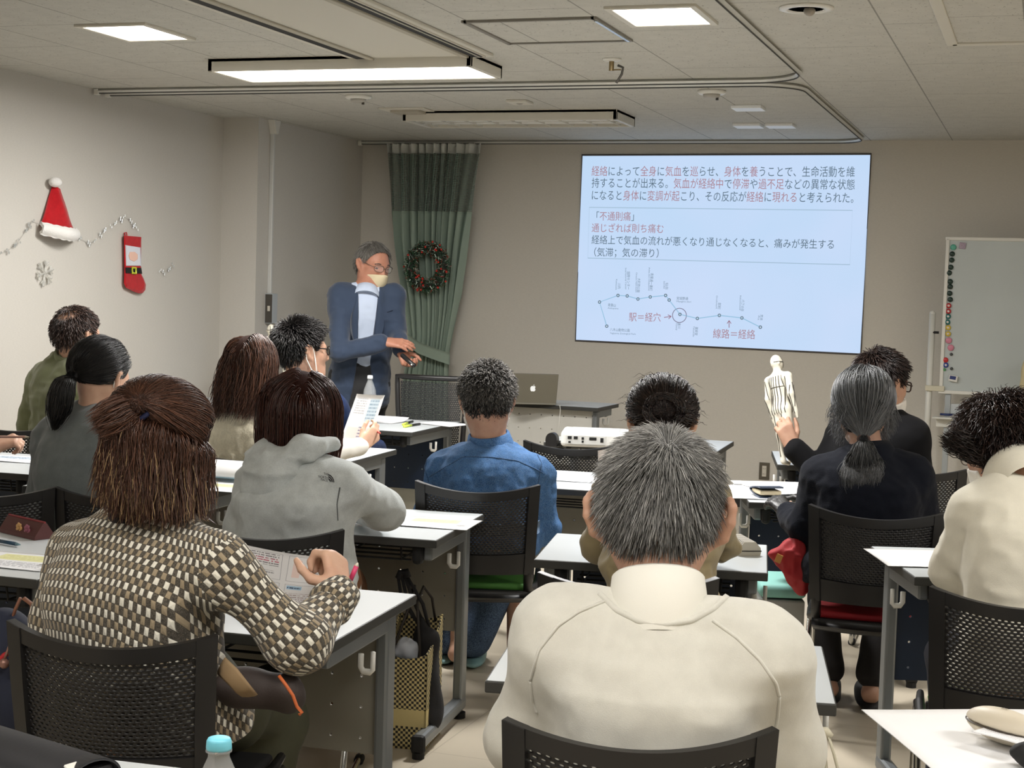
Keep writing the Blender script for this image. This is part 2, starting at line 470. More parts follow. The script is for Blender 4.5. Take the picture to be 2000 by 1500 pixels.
for (x, y, lab) in ((-1.66, 8.70, 'white ceiling plate nearest the right smoke detector'), (-1.83, 9.61, 'white ceiling plate, left one of the pair before the screen'), (-1.63, 9.62, 'white ceiling plate, right one of the pair before the screen')):
    tag(MB().box((x, y, CEIL - .009), (.17, .16, .018), .003).build('ceiling_plate', mat('bright_white', (238, 240, 240), .4)), lab, 'ceiling plate', 'white ceiling plates')  # flat white rectangles set against the ceiling
t = thing('ceiling_recess', 'square recessed ceiling coffer at the right edge', 'ceiling coffer', (.52, 5.7, CEIL))
b = MB()
for k in (-1, 1): b.box((k * .95, 0, -.004), (.045, 1.86, .012), .003).box((0, k * .92, -.004), (1.9, .045, .012), .003)
b.build('frame', CREAMM, t); MB().box((0, 0, -.001), (1.86, 1.78, .004)).build('panel', m_ceil(), t)
# curtain tracks
TRK = mat('track_white', (206, 206, 200), .35, metal=.2)
def track(pts, label):
    t = thing('curtain_track', label, 'curtain track', (0, 0, 0))
    P = []
    for i, p in enumerate(pts):
        if len(p) == 2: P.append((p[0], p[1], CEIL - .013))
        else:   # rounded corner: centre x, y, radius, start angle, end angle
            for k in range(9):
                a = math.radians(p[3] + (p[4] - p[3]) * k / 8); P.append((p[0] + p[2] * math.cos(a), p[1] + p[2] * math.sin(a), CEIL - .013))
    b = MB()
    b.tube(P, .015, 4, flat=.9); b.build('rail', TRK, t)
    MB().tube([(x, y, z - .012) for x, y, z in P], .0045, 4).build('groove', mat('track_groove', (62, 62, 60), .6), t)
    for e in (P[0], P[-1]):
        if e[1] > 4: MB().box((e[0], e[1], CEIL - .018), (.03, .03, .036), .005).build('end_cap', WHITE, t)
track([(XL + .03, 7.56), (-1.42, 7.28, .26, 90, 0), (-1.16, 4.2)], 'white curtain track crossing the ceiling behind the lit lamp')
track([(XS + .02, 10.555), (-1.42, 10.355, .2, 90, 0), (-1.22, 8.0), (-1.46, 7.90, .24, 0, -90), (XL + .03, 7.67)], 'white curtain track along the front wall and back over the screen')

# ---------------------------------------------------------------- slide on the front wall
SY = WALL_Y - .008
def S(px, py, d=0.0): return ony(px, py, SY - d)
sl = thing('projected_slide', 'bright pale blue projected slide with red and grey Japanese text', 'projected slide', tuple(S(1410, 497)))
o0 = np.array(sl.location)
def screen_mat(name, c, e):
    return mat(name, (30, 30, 30), .9, spec=0.0, emit=(c, e))
def m_slide():
    def b(nt, bs, c):
        v = nt.coord('Object')
        f = nt.ramp(nt.noise(1.1, 2, v), .3, .7)
        nt.link(nt.mix(f, lin((186, 212, 240)), lin((198, 215, 243))), bs.inputs['Emission Color'])
        bs.inputs['Emission Strength'].default_value = .80
    return mat('slide_light', (30, 30, 30), .9, spec=0.0, build=b)
b = MB(); q = [S(1137, 303), S(1701, 301), S(1681, 692), S(1124, 665)]
dy = np.array([0, .006, 0]); b.raw([p - o0 for p in q] + [p - o0 + dy for p in q], [(3, 2, 1, 0), (4, 5, 6, 7), (0, 1, 5, 4), (1, 2, 6, 5), (2, 3, 7, 6), (3, 0, 4, 7)])
b.build('picture_area', m_slide(), sl)
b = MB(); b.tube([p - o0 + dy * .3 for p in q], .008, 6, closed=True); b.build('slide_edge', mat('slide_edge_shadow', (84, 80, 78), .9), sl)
T_RED = screen_mat('slide_red', (168, 128, 140), .76); T_GREY = screen_mat('slide_grey', (92, 112, 128), .76); T_LINE = screen_mat('slide_line', (150, 192, 220), .76); T_BOX = screen_mat('slide_box', (160, 186, 206), .76); T_TINY = screen_mat('slide_tiny', (110, 132, 150), .76)
def slide_text(runs, p0, p1, hpx, name='slide_text', vertical=False):
    """runs: [(text, material)], laid between pixels p0 and p1 (baseline), glyph height hpx pixels"""
    n = sum(len(t) for t, _ in runs)
    a = S(*p0, .004); e = S(*p1, .004); ux = (e - a); W = np.linalg.norm(ux); ux = ux / W
    up = np.array([-ux[2], 0, ux[0]]); up = up if up[2] > 0 or vertical else -up
    gh = np.linalg.norm(S(p0[0], p0[1], .004) - S(p0[0], p0[1] - hpx, .004))
    by = {}
    k = 0
    for s, m in runs:
        V, F = text_mesh(s)
        if len(V):
            w = W / n
            adv = len(s) if ord(s[0]) > 255 else None
            x0 = k * w
            sx = w if adv else (len(s) * w) / (V[:, 0].max() + .05)
            P = np.array([a + ux * (x0 + v[0] * sx) + up * (v[1] * gh * 1.12) for v in V]) - o0
            by.setdefault(m.name, (MB(), m))[0].raw(P, F)
        k += len(s)
    for b, m in by.values(): b.build(name, m, sl)
R_, G_ = T_RED, T_GREY
slide_text([('経絡', R_), ('によって', G_), ('全身', R_), ('に', G_), ('気血', R_), ('を', G_), ('巡', R_), ('らせ、', G_), ('身体', R_), ('を', G_), ('養', R_), ('うことで、生命活動を維', G_)], (1155, 342), (1670, 344), 19)
slide_text([('持することが出来る。', G_), ('気血', R_), ('が', R_), ('経絡中', R_), ('で', G_), ('停滞', R_), ('や', G_), ('過不足', R_), ('などの異常な状態', G_)], (1155, 365), (1670, 369), 19)
slide_text([('になると', G_), ('身体', R_), ('に', G_), ('変調', R_), ('が', R_), ('起', R_), ('こり、その反応が', G_), ('経絡', R_), ('に', G_), ('現れる', R_), ('と考えられた。', G_)], (1154, 389), (1678, 395), 19)
slide_text([('「', G_), ('不通則痛', R_), ('」', G_)], (1155, 429), (1248, 430), 17)
slide_text([('通', R_), ('じざれば', R_), ('則', R_), ('ち', R_), ('痛む', R_)], (1155, 452), (1297, 454), 17)
slide_text([('経絡上で気血の流れが悪くなり通じなくなると、痛みが発生する', G_)], (1155, 475), (1631, 485), 17)
slide_text([('（気滞；気の滞り）', G_)], (1149, 499), (1298, 502), 17)
slide_text([('駅＝経穴', R_)], (1228, 626), (1291, 627), 17)
slide_text([('線路＝経絡', R_)], (1392, 659), (1475, 661), 18)
b = MB(); b.tube([S(*p, .006) - o0 for p in ((1151, 405), (1665, 411), (1660, 517), (1148, 504))], .0026, 4, closed=True); b.build('text_box', T_BOX, sl)
stn = [(1185, 637), (1171, 590), (1207, 577), (1225, 578), (1246, 584), (1270, 580), (1300, 577), (1307, 586), (1328, 614), (1362, 622), (1405, 616), (1449, 621), (1485, 639)]
MB().tube([S(*p, .004) - o0 for p in stn], .008, 4, flat=.4).build('route_line', T_LINE, sl)
for p in stn:
    c = S(*p, .008) - o0
    MB().tube([c + np.array([math.cos(a), 0, math.sin(a)]) * .009 for a in np.arange(12) * PI / 6], .0033, 5, closed=True).build('station_ring', T_GREY, sl)
    MB().raw([c + np.array([math.cos(a) * .008, .001, math.sin(a) * .008]) for a in np.arange(12) * PI / 6], [list(range(12))]).build('station_dot', screen_mat('station_white', (214, 228, 244), .76), sl)
c = S(1327, 616, .006) - o0
MB().tube([c + np.array([math.cos(a), 0, math.sin(a)]) * .05 for a in np.arange(28) * PI / 14], .0026, 5, closed=True).build('marker_ring', screen_mat('marker_plum', (118, 112, 136), .76), sl)
for a, e in (((1297, 620), (1311, 618)), ((1424, 640), (1424, 626))):
    d = np.array(e) - np.array(a); d = d / np.linalg.norm(d); nn = np.array([-d[1], d[0]])
    b = MB().tube([S(*a, .006) - o0, S(*e, .006) - o0], .0026, 4)
    for s in (-1, 1): b.tube([S(*e, .006) - o0, S(*(np.array(e) - d * 6 + nn * s * 4), .006) - o0], .0024, 4)
    b.build('arrow', screen_mat('arrow_plum', (150, 112, 132), .76), sl)
for s, a, e, h in (('青葉山', (1187, 598), (1203, 599), 6), ('Aobayama', (1187, 603), (1208, 604), 4), ('八木山動物公園', (1191, 646), (1230, 648), 6), ('Yagiyama Zoological Park', (1191, 652), (1242, 654), 4), ('宮城野通', (1321, 585), (1344, 586), 6), ('Miyagino-dori', (1321, 590), (1350, 591), 4)):
    slide_text([(s, T_TINY)], a, e, h, 'station_name')
for s, a, e, h in (('川内', (1207, 553), (1207, 564), 6), ('Kawauchi', (1203, 545), (1202, 566), 4), ('国際センター', (1225, 530), (1225, 566), 6), ('International Center', (1221, 523), (1221, 566), 4), ('大町西公園', (1246, 543), (1244, 571), 6), ('Omachi Nishi-koen', (1242, 532), (1241, 571), 4), ('青葉通一番町', (1271, 533), (1269, 568), 6), ('Aoba-dori Ichibancho', (1267, 522), (1266, 568), 4), ('仙台', (1300, 552), (1300, 566), 6), ('Sendai', (1296, 549), (1296, 564), 4), ('連川', (1324, 630), (1324, 642), 6), ('Tsutsuji', (1320, 630), (1320, 645), 4), ('薬師堂', (1358, 638), (1357, 655), 6), ('Yakushido', (1354, 637), (1353, 658), 4), ('卸町', (1403, 591), (1402, 604), 6), ('Oroshimachi', (1399, 577), (1398, 603), 4), ('六丁の目', (1449, 585), (1447, 608), 6), ('Rokuchonome', (1445, 577), (1444, 606), 4), ('荒井', (1485, 614), (1484, 626), 6), ('Arai', (1481, 616), (1480, 625), 4)):
    slide_text([(s, T_TINY)], a, e, h, 'station_name', True)

# ---------------------------------------------------------------- left wall: switch box with conduit
t = thing('switch_box', 'grey switch box with white conduit on the side wall', 'switch box', (XS, 9.2, 1.3))
MB().box((.028, 0, 0), (.056, .075, .20), .004).build('box', mat('box_pale', (178, 184, 188), .45), t)
MB().box((.03, -.0385, 0), (.05, .004, .19), .001).build('face_plate', mat('box_dark', (74, 70, 64), .5), t)
MB().box((.032, -.042, 0.0), (.018, .005, .035), .001).build('switch', mat('switch_ivory', (206, 200, 186), .4), t)
MB().box((.014, 0, .65), (.028, .022, 1.1), .004).build('conduit', mat('conduit_white', (206, 206, 202), .45), t)
MB().prism([(-.045, 1.249), (.045, 1.249), (.03, 1.215), (.012, 1.16), (-.012, 1.16), (-.03, 1.215)], lambda u, v, w: (w, u, v), .05).build('ceiling_cover', WHITE, t)

# wall socket
t = thing('wall_socket', 'dark metal wall socket with two outlets near the floor', 'wall socket', tuple(ony(1493, 920, WALL_Y)))
MB().box((0, -.004, 0), (.072, .008, .12), .002).build('plate', mat('bronze_plate', (98, 92, 80), .4, metal=.5), t)
MB().box((0, -.009, 0), (.03, .004, .075), .001).build('outlet_block', mat('switch_ivory', (206, 200, 186), .4), t)
b = MB()
for z in (-.02, .018):
    for x in (-.006, .006): b.box((x, -.0115, z), (.002, .002, .009))
b.build('slots', BLACKM, t)

# ---------------------------------------------------------------- curtain
def m_net():
    def b(nt, bs, c):
        uv = nt.coord('UV'); sx = nt.n.new('ShaderNodeSeparateXYZ'); nt.link(uv, sx.inputs[0])
        fx = nt.math('ABSOLUTE', nt.math('SUBTRACT', nt.math('FRACT', nt.math('MULTIPLY', sx.outputs[0], 80)), .5))
        fy = nt.math('ABSOLUTE', nt.math('SUBTRACT', nt.math('FRACT', nt.math('MULTIPLY', sx.outputs[1], 80)), .5))
        hole = nt.math('MULTIPLY', nt.math('LESS_THAN', fx, .36), nt.math('LESS_THAN', fy, .33))
        nt.link(nt.math('SUBTRACT', 1.0, nt.math('MULTIPLY', hole, .62)), bs.inputs['Alpha'])
        nt.link(nt.mix(hole, c, lin((38, 56, 48))), bs.inputs['Base Color'])
    return mat('curtain_net', (124, 142, 130), .8, build=b)
CURT = mat('curtain_sage', (150, 166, 152), .8, spec=.2, sheen=.1, bump=(700, .2, .0006))
CY = 10.50
cprof = [(287, 757, 942), (300, 758, 941), (350, 760, 932), (412, 763, 922), (470, 768, 913), (520, 776, 906), (570, 785, 899), (620, 793, 889), (655, 797, 882), (690, 796, 876), (720, 790, 875), (760, 784, 874), (850, 781, 874), (945, 780, 875)]
cz = [ony(800, p[0], CY)[2] for p in cprof]; cl = [ony(p[1], p[0], CY)[0] for p in cprof]; cr = [ony(p[2], p[0], CY)[0] for p in cprof]
def curtain_pt(u, z):
    zz = cz[::-1]; l = np.interp(z, zz, cl[::-1]); r = np.interp(z, zz, cr[::-1])
    w = r - l; amp = .042 * (1.0 if z > 1.4 else max(.55, w / .6))
    ph = 2 * PI * (11 * u + .35 * math.sin(7 * u + 1.3 * z)) + .8 * math.sin(3 * u * PI)
    return np.array([l + w * (u + .008 * math.sin(ph * 2 + 1)), CY + amp * (.75 * math.sin(ph) + .3 * math.sin(ph * 1.7 + 2 * z)) , z])
cu = thing('curtain', 'sage green curtain with net top, tied back at front wall', 'curtain', (0, 0, 0))
ZT, ZN, ZS = cz[1], cz[3], .03
def uvsheet(name, z0, z1, nz, m, th=.002):
    b = MB().sheet(lambda u, v: curtain_pt(u, z0 + (z1 - z0) * v), 220, nz, th)
    o = b.build(name, m, cu, True)
    uvl = o.data.uv_layers.new(name='UVMap'); n = len(o.data.loops); vi = np.zeros(n, dtype=np.int32); o.data.loops.foreach_get('vertex_index', vi)
    N = 221 * (nz + 1); uu = (np.arange(N) // (nz + 1)) / 220 * 1.6; vv = z0 + (z1 - z0) * (np.arange(N) % (nz + 1)) / nz
    uvl.data.foreach_set('uv', np.stack([uu[vi % N], vv[vi % N]], 1).astype(np.float32).ravel())
    return o
uvsheet('net_panel', ZN, ZT, 30, m_net(), .0)
uvsheet('drape', ZS, ZN, 70, CURT)
uvsheet('heading_tape', ZT, ZT + .07, 3, mat('tape_white', (206, 208, 202), .8))
tb = MB().sheet(lambda u, v: np.array([np.interp(u, [0, 1], [ony(797, 652, 10.42)[0], ony(879, 690, 10.42)[0]]), 10.42 - .03 * math.sin(u * PI), np.interp(u, [0, .3, 1], [ony(797, 652, 10.42)[2], ony(820, 668, 10.42)[2], ony(879, 690, 10.42)[2]]) - .085 * v]), 20, 4, .004)
tb.build('tieback', CURT, cu, True)
b = MB()
for i in range(16):
    x = cl[0] + (cr[0] - cl[0]) * (i + .5) / 16; b.tube([(x, CY + .03, CEIL - .02), (x, CY + .02, ZT + .06)], .003, 5)
b.build('hooks', WHITE, cu)

# ---------------------------------------------------------------- wreath on the curtain
wc = ony(834, 521, 10.36)
wr = thing('christmas_wreath', 'round tinsel Christmas wreath with red berries on the curtain', 'wreath', tuple(wc))
rs = np.random.RandomState(5); b = MB()
for i in range(3400):
    a = rs.rand() * 2 * PI; ph = rs.rand() * 2 * PI; rr = .052 * math.sqrt(rs.rand())
    c = np.array([(.128 + rr * math.cos(ph)) * math.cos(a), rr * math.sin(ph) * .8, (.140 + rr * math.cos(ph)) * math.sin(a)])
    d = rs.randn(3); d /= np.linalg.norm(d); s = np.cross(d, rs.randn(3)); s /= np.linalg.norm(s)
    L = .009 + .010 * rs.rand(); w = .002 + .0018 * rs.rand()
    b.raw([c - d * L - s * w, c - d * L + s * w, c + d * L + s * w * .3, c + d * L - s * w * .3], [(0, 1, 2, 3)], 0 if rs.rand() < .62 else (1 if rs.rand() < .62 else 2))
b.build('tinsel', [mat('wreath_green', (44, 84, 56), .4), mat('wreath_silver', (206, 222, 210), .3, metal=.6), mat('wreath_brown', (150, 58, 40), .5)], wr)
MB().tube([(.128 * math.cos(a), 0, .14 * math.sin(a)) for a in np.arange(40) * PI / 20], .03, 8, closed=True).build('ring', mat('wreath_core', (22, 34, 24), .7), wr, True)
bp = MB().ball((0, 0, 0), .0085, 10).build('berry', mat('berry_red', (200, 44, 32), .2, coat=.6), wr, True)
for i in range(26):
    o = bp if i == 0 else bp.copy()
    if i: COL.objects.link(o); o.parent = wr
    a = rs.rand() * 2 * PI; ph = rs.rand() * PI + PI; rr = .05
    o.location = ((.128 + rr * math.cos(ph)) * math.cos(a), rr * math.sin(ph) * .9, (.14 + rr * math.cos(ph)) * math.sin(a))

# ---------------------------------------------------------------- Christmas things on the left wall
XW = XL + .004
FELT = mat('red_felt', (176, 24, 32), .9, spec=.15, var=(40, .12), bump=(160, .5, .002), sheen=.3)
FUR = mat('white_fur', (232, 230, 226), .95, spec=.1, bump=(180, .7, .004), sheen=.3)
def W(px, py, d=0.0): return onx(px, py, XW + d)
ht = thing('santa_hat', 'red felt Christmas hat with white brim and pompom on wall', 'hat', tuple(W(105, 420)))
h0 = np.array(ht.location)
def hat_pt(u, v):
    l = np.array([[75, 440], [88, 400], [96, 375], [98, 363]]); r = np.array([[141, 450], [130, 415], [118, 385], [112, 370]])
    s = [0, .5, .85, 1]; L = [np.interp(v, s, l[:, k]) for k in (0, 1)]; R = [np.interp(v, s, r[:, k]) for k in (0, 1)]
    w = math.sin(PI * u); p = W(L[0] + (R[0] - L[0]) * u, L[1] + (R[1] - L[1]) * u + 5 * w * (1 - v))
    return p - h0 + np.array([.012 + .055 * w * (1 - .6 * v) + .004 * math.sin(9 * u + 6 * v), 0, 0])
MB().sheet(hat_pt, 24, 20, .008).build('crown', FELT, ht, True)
def brim_pt(u, v):
    p = W(71 + 68 * u, 438 + 12 * u + 15 * v + 5 * math.sin(PI * u)); w = math.sin(PI * u)
    return p - h0 + np.array([.018 + .062 * w + .02 * math.sin(PI * v) + .0015 * math.sin(40 * u + 20 * v), 0, 0])
MB().sheet(brim_pt, 30, 8, .02).build('brim', FUR, ht, True)
MB().ball(W(108, 356, .04) - h0, (.032, .042, .028), 16).build('pompom', FUR, ht, True)
st = thing('christmas_stocking', 'red Christmas stocking with white panel and black belt on wall', 'stocking', tuple(W(262, 515)))
s0 = np.array(st.location)
def wall_poly(name, pts, m, d0, d1, parent, o):
    b = MB(); c0 = np.mean(np.array(pts, float), 0); n = len(pts)
    V = [W(*p, d0) - o for p in pts] + [W(*p, d1 * .75) - o for p in pts] + [W(*(c0 + (np.array(p) - c0) * .86), d1) - o for p in pts]
    F = [list(range(2 * n, 3 * n))] + [(i, (i + 1) % n, n + (i + 1) % n, n + i) for i in range(n)] + [(n + i, n + (i + 1) % n, 2 * n + (i + 1) % n, 2 * n + i) for i in range(n)] + [list(range(n))[::-1]]
    return b.raw(V, F).build(name, m, parent)
wall_poly('sock', [(242, 460), (276, 463), (276, 500), (276, 535), (281, 545), (285, 556), (284, 566), (279, 572), (272, 573), (262, 570), (246, 562), (242, 554), (243, 530)], FELT, .0, .03, st, s0)
wall_poly('white_panel', [(244, 477), (275.5, 482), (276, 521), (245, 521)], mat('panel_white', (214, 216, 224), .9), .022, .034, st, s0)
wall_poly('peach_patch', [(253, 491), (264, 491), (270, 497), (270, 507), (262, 512), (253, 508), (250, 499)], mat('patch_peach', (232, 190, 172), .9), .03, .037, st, s0)
wall_poly('belt', [(244.5, 522), (276, 523), (278, 535), (245, 534)], mat('belt_black', (22, 22, 22), .6), .026, .036, st, s0)
bk = MB().tube([W(*p, .04) - s0 for p in ((258.5, 523), (265.5, 523.5), (265.5, 534), (258.5, 533.5))], .007, 4, closed=True); bk.build('buckle', mat('buckle_lime', (206, 214, 60), .5), st)
MB().tube([W(*p, .012) - s0 for p in ((244, 461), (243, 455), (247, 454), (248, 460))], .004, 5).build('hanging_loop', FELT, st)
# snowflake garlands
FLK = mat('flake_silver', (158, 162, 162), .3, metal=.7)
def flake(b, c, r, th=.002):
    for k in range(3):
        a = k * PI / 3 + .3; d = np.array([0, math.cos(a), math.sin(a)]) * r
        b.tube([c - d, c + d], r * .10, 4)
        for s in (-1, 1):
            for e in (-1, 1):
                dd = np.array([0, math.cos(a + e * .8), math.sin(a + e * .8)]) * r * .42; b.tube([c + d * s * .55, c + d * s * .55 + dd * s], r * .07, 4)
def garland(pts, label):
    g = thing('snowflake_garland', label, 'garland', tuple(W(*pts[0]))); o = np.array(g.location)
    MB().tube([W(*p, .004) - o for p in pts], .0009, 4).build('string', mat('string_clear', (190, 188, 182), .5), g)
    for i, p in enumerate(pts):
        for e in (0, 1):
            b = MB(); flake(b, W(p[0] + (e * 3 - 1.5), p[1] + (e * 5 - 2) * (1 if i % 2 else -.6), .012) - o, .007 + .005 * ((i * 7 + e * 3) % 3) / 2); b.build('snowflake', FLK, g)
garland([(1, 495), (16, 490), (30, 479), (38, 470), (52, 450), (58, 440), (65, 432), (100, 446), (138, 456), (149, 462), (157, 466), (174, 475), (186, 470), (197, 459), (205, 450), (217, 441), (226, 436), (237, 429), (243, 423), (256, 431), (262, 441), (268, 446)], 'silver snowflake garland swagged across left wall behind the hat')
garland([(313, 529), (320, 532), (331, 526), (338, 517)], 'short silver snowflake garland right of the stocking')
sf = thing('snowflake_ornament', 'large white plastic snowflake on wall below the hat', 'snowflake', tuple(W(85, 533)))
b = MB(); flake(b, np.array([.01, 0, 0]), .075)
for k in range(6):
    a = k * PI / 3 + .3; flake(b, np.array([.01, math.cos(a) * .055, math.sin(a) * .055]), .02)
b.build('flake', mat('flake_clear', (214, 213, 206), .3, alpha=.45), sf)
# ================================================================ whiteboard
WBY = 10.25
t = thing('whiteboard', 'mobile whiteboard on white stand at right of front wall', 'whiteboard', tuple(ony(1850, 770, WBY)))
w0 = np.array(t.location); p0 = ony(1852, 466, WBY); p1 = ony(1840, 765, WBY)
WB_W, WB_H = 1.6, p0[2] - p1[2]; xl = p0[0]; zb = p1[2]
def m_board():
    def b(nt, bs, c):
        v = nt.coord('Object'); f = nt.ramp(nt.noise(2.2, 4, v), .45, .75)
        nt.link(nt.mix(f, c, tuple(min(1, x * 1.07) for x in c)), bs.inputs['Base Color'])
    return mat('board_enamel', (188, 195, 194), .18, spec=.5, build=b)
MB().box((xl + WB_W / 2 - w0[0], 0, zb + WB_H / 2 - w0[2]), (WB_W, .02, WB_H)).build('writing_surface', m_board(), t)
b = MB()
for z in (0, WB_H): b.box((xl + WB_W / 2 - w0[0], -.004, zb + z - w0[2]), (WB_W + .03, .034, .022), .004)
for x in (0, WB_W): b.box((xl + x - w0[0], -.004, zb + WB_H / 2 - w0[2]), (.022, .034, WB_H), .004)
b.build('frame', WHITE, t)
BW = mat('stand_white', (214, 213, 205), .4)
for x in (-.075, WB_W + .075):
    MB().cyl((xl + x - w0[0], .01, .02 - w0[2]), (xl + x - w0[0], .01, zb + .5 - w0[2]), .02, n=14).ball((xl + x - w0[0], .01, zb + .5 - w0[2]), .02, 12).build('post', BW, t, True)
    MB().box((xl + x * .5 + (WB_W / 2 if x > 1 else 0) - w0[0], 0, zb + .02 - w0[2]), (.12, .06, .035), .005).build('bracket', mat('bracket_cream', (206, 200, 178), .5), t)
    MB().box((xl + x - w0[0], 0.0, .035 - w0[2]), (.05, .62, .03), .006).build('foot', BW, t)
    MB().cyl((xl + x * .4 + (WB_W * .6 if x > 1 else 0) - w0[0], .0, zb + .38 - w0[2]), (xl + x - w0[0], .0, zb + .38 - w0[2]), .008).build('pivot', BLACKM, t)
for x in (.045, WB_W - .045):
    MB().box((xl + x - w0[0], .02, (.05 + zb) / 2 - w0[2]), (.036, .03, zb - .05), .003).build('inner_post', mat('post_silver', (178, 184, 186), .35, metal=.5), t)
MB().box((xl + WB_W / 2 - w0[0], .02, zb - .11 - w0[2]), (WB_W - .12, .012, .07), .002).box((xl + WB_W / 2 - w0[0], .0, .09 - w0[2]), (WB_W + .1, .03, .03)).build('crossbar', mat('crossbar_pale', (196, 201, 202), .4), t)
TZ = ony(1870, 814, WBY - .06)[2]
MB().box((xl + WB_W / 2 - .02 - w0[0], -.05, TZ - .012 - w0[2]), (WB_W + .04, .10, .012), .003).box((xl + WB_W / 2 - .02 - w0[0], -.008, TZ - .045 - w0[2]), (WB_W, .016, .06), .003).build('pen_tray', BW, t)
for i, (x, c, lab) in enumerate(((.06, (30, 46, 96), 'navy marker pen on whiteboard tray, left of the others'), (.14, (40, 40, 44), 'dark marker pen lying in the whiteboard tray'), (.245, (172, 40, 34), 'red marker pen lying in the whiteboard tray'))):
    k = thing('marker_pen', lab, 'marker pen', (xl + x, WBY - .055 - .012 * (i % 2), TZ + .004))
    L = .055
    MB().cyl((-L, 0, 0.006), (L * .35, 0, 0.006), .0078, n=10).build('barrel', mat('pen_%d' % i, c, .4), k, True)
    MB().cyl((L * .35, 0, 0.006), (L, 0, 0.006), .0086, .007, n=10).build('cap', mat('pencap_%d' % i, tuple(int(v * .8) for v in c), .4), k, True)
GRN, RED_, TEA, YEL, PNK, DK = (14, 44, 34), (176, 34, 40), (18, 104, 100), (206, 178, 58), (206, 130, 150), (70, 72, 72)
mags = [(1862, 483, (92, 172, 150), 0, 17, 'pale teal magnet at the top corner of the whiteboard')] + [(x, y, GRN, 0, 15, None) for x, y in ((1860, 496), (1859, 508), (1857, 522), (1854, 533), (1856, 550), (1856, 560), (1855, 573), (1856, 585))]
mags += [(1853, 597, RED_, 1, 15, 'upper red ring magnet on the whiteboard'), (1852.5, 608, RED_, 1, 15, 'lower red ring magnet on the whiteboard, above teal rings'), (1852, 618, TEA, 1, 15, 'upper teal ring magnet on the whiteboard'), (1851, 629, TEA, 1, 15, 'lower teal ring magnet on the whiteboard, above yellow rings'), (1852, 640, YEL, 1, 15, 'upper yellow ring magnet on the whiteboard'), (1852, 652, YEL, 1, 15, 'lower yellow ring magnet on the whiteboard, above pink magnets'), (1853, 665, PNK, 0, 18, 'upper pink magnet on the whiteboard'), (1857, 679, PNK, 0, 18, 'lower pink magnet on the whiteboard'), (1858, 692, DK, 0, 9, 'small dark grey magnet under the pink magnets'), (1847, 703, (190, 40, 42), 0, 15, 'plain red magnet near the bottom of the whiteboard'), (1847.5, 713, (32, 60, 140), 1, 15, 'blue ring magnet near the bottom of the whiteboard'), (1858.5, 720, DK, 0, 9, 'small dark grey magnet just above the eraser'), (1845, 722, (70, 140, 84), 0, 8, 'tiny green magnet below the blue ring magnet')]
gl = ['dark green magnet, topmost of eight on the whiteboard edge', 'dark green magnet, second from top on the whiteboard edge', 'dark green magnet, third from top on the whiteboard edge', 'dark green magnet, fourth from top on the whiteboard edge', 'dark green magnet, fifth from top on the whiteboard edge', 'dark green magnet, sixth from top on the whiteboard edge', 'dark green magnet, seventh from top on the whiteboard edge', 'dark green magnet, lowest of eight, above the red rings']
gi = 0
for x, y, c, ring, d, lab in mags:
    if lab is None: lab = gl[gi]; gi += 1
    p = ony(x, y, WBY - .012); r = d * .0018 * .62
    k = thing('whiteboard_magnet', lab, 'magnet', tuple(p), 0, 'magnets on the whiteboard edge')
    Mx = rot('X', 90)
    m = mat('magnet_%d_%d_%d' % c, c, .35)
    MB().lathe([(r, 0), (r, .007), (r * .82, .010), (0, .0105)], 16, M=Mx).build('magnet_body', m, k, True)
    if ring: MB().lathe([(r * .45, .0104), (r * .4, .012), (0, .012)], 14, M=Mx).build('centre', mat('magnet_white', (226, 214, 208), .4), k, True)
k = thing('square_magnet', 'square mauve magnet beside the teal one on whiteboard', 'magnet', tuple(ony(1880, 480, WBY - .012)), 0, 'magnets on the whiteboard edge')
MB().box((0, -.004, 0), (.04, .008, .04), .002, M=rot('Y', 8)).build('magnet_body', mat('magnet_mauve', (170, 152, 168), .5), k); MB().tube([(math.cos(a) * .009, -.009, math.sin(a) * .009) for a in np.arange(10) * PI / 5], .002, 4, closed=True).build('ring_print', mat('magnet_lilac', (206, 190, 204), .5), k)
k = thing('whiteboard_eraser', 'small white eraser with navy label on the whiteboard', 'eraser', tuple(ony(1862, 739, WBY - .012)))
MB().box((0, -.014, 0), (.055, .028, .04), .004, M=rot('Y', 8)).build('block', WHITE, k); MB().box((-.002, -.029, .005), (.038, .002, .022), .0005, M=rot('Y', 8)).build('label', mat('label_navy', (36, 52, 110), .5), k)

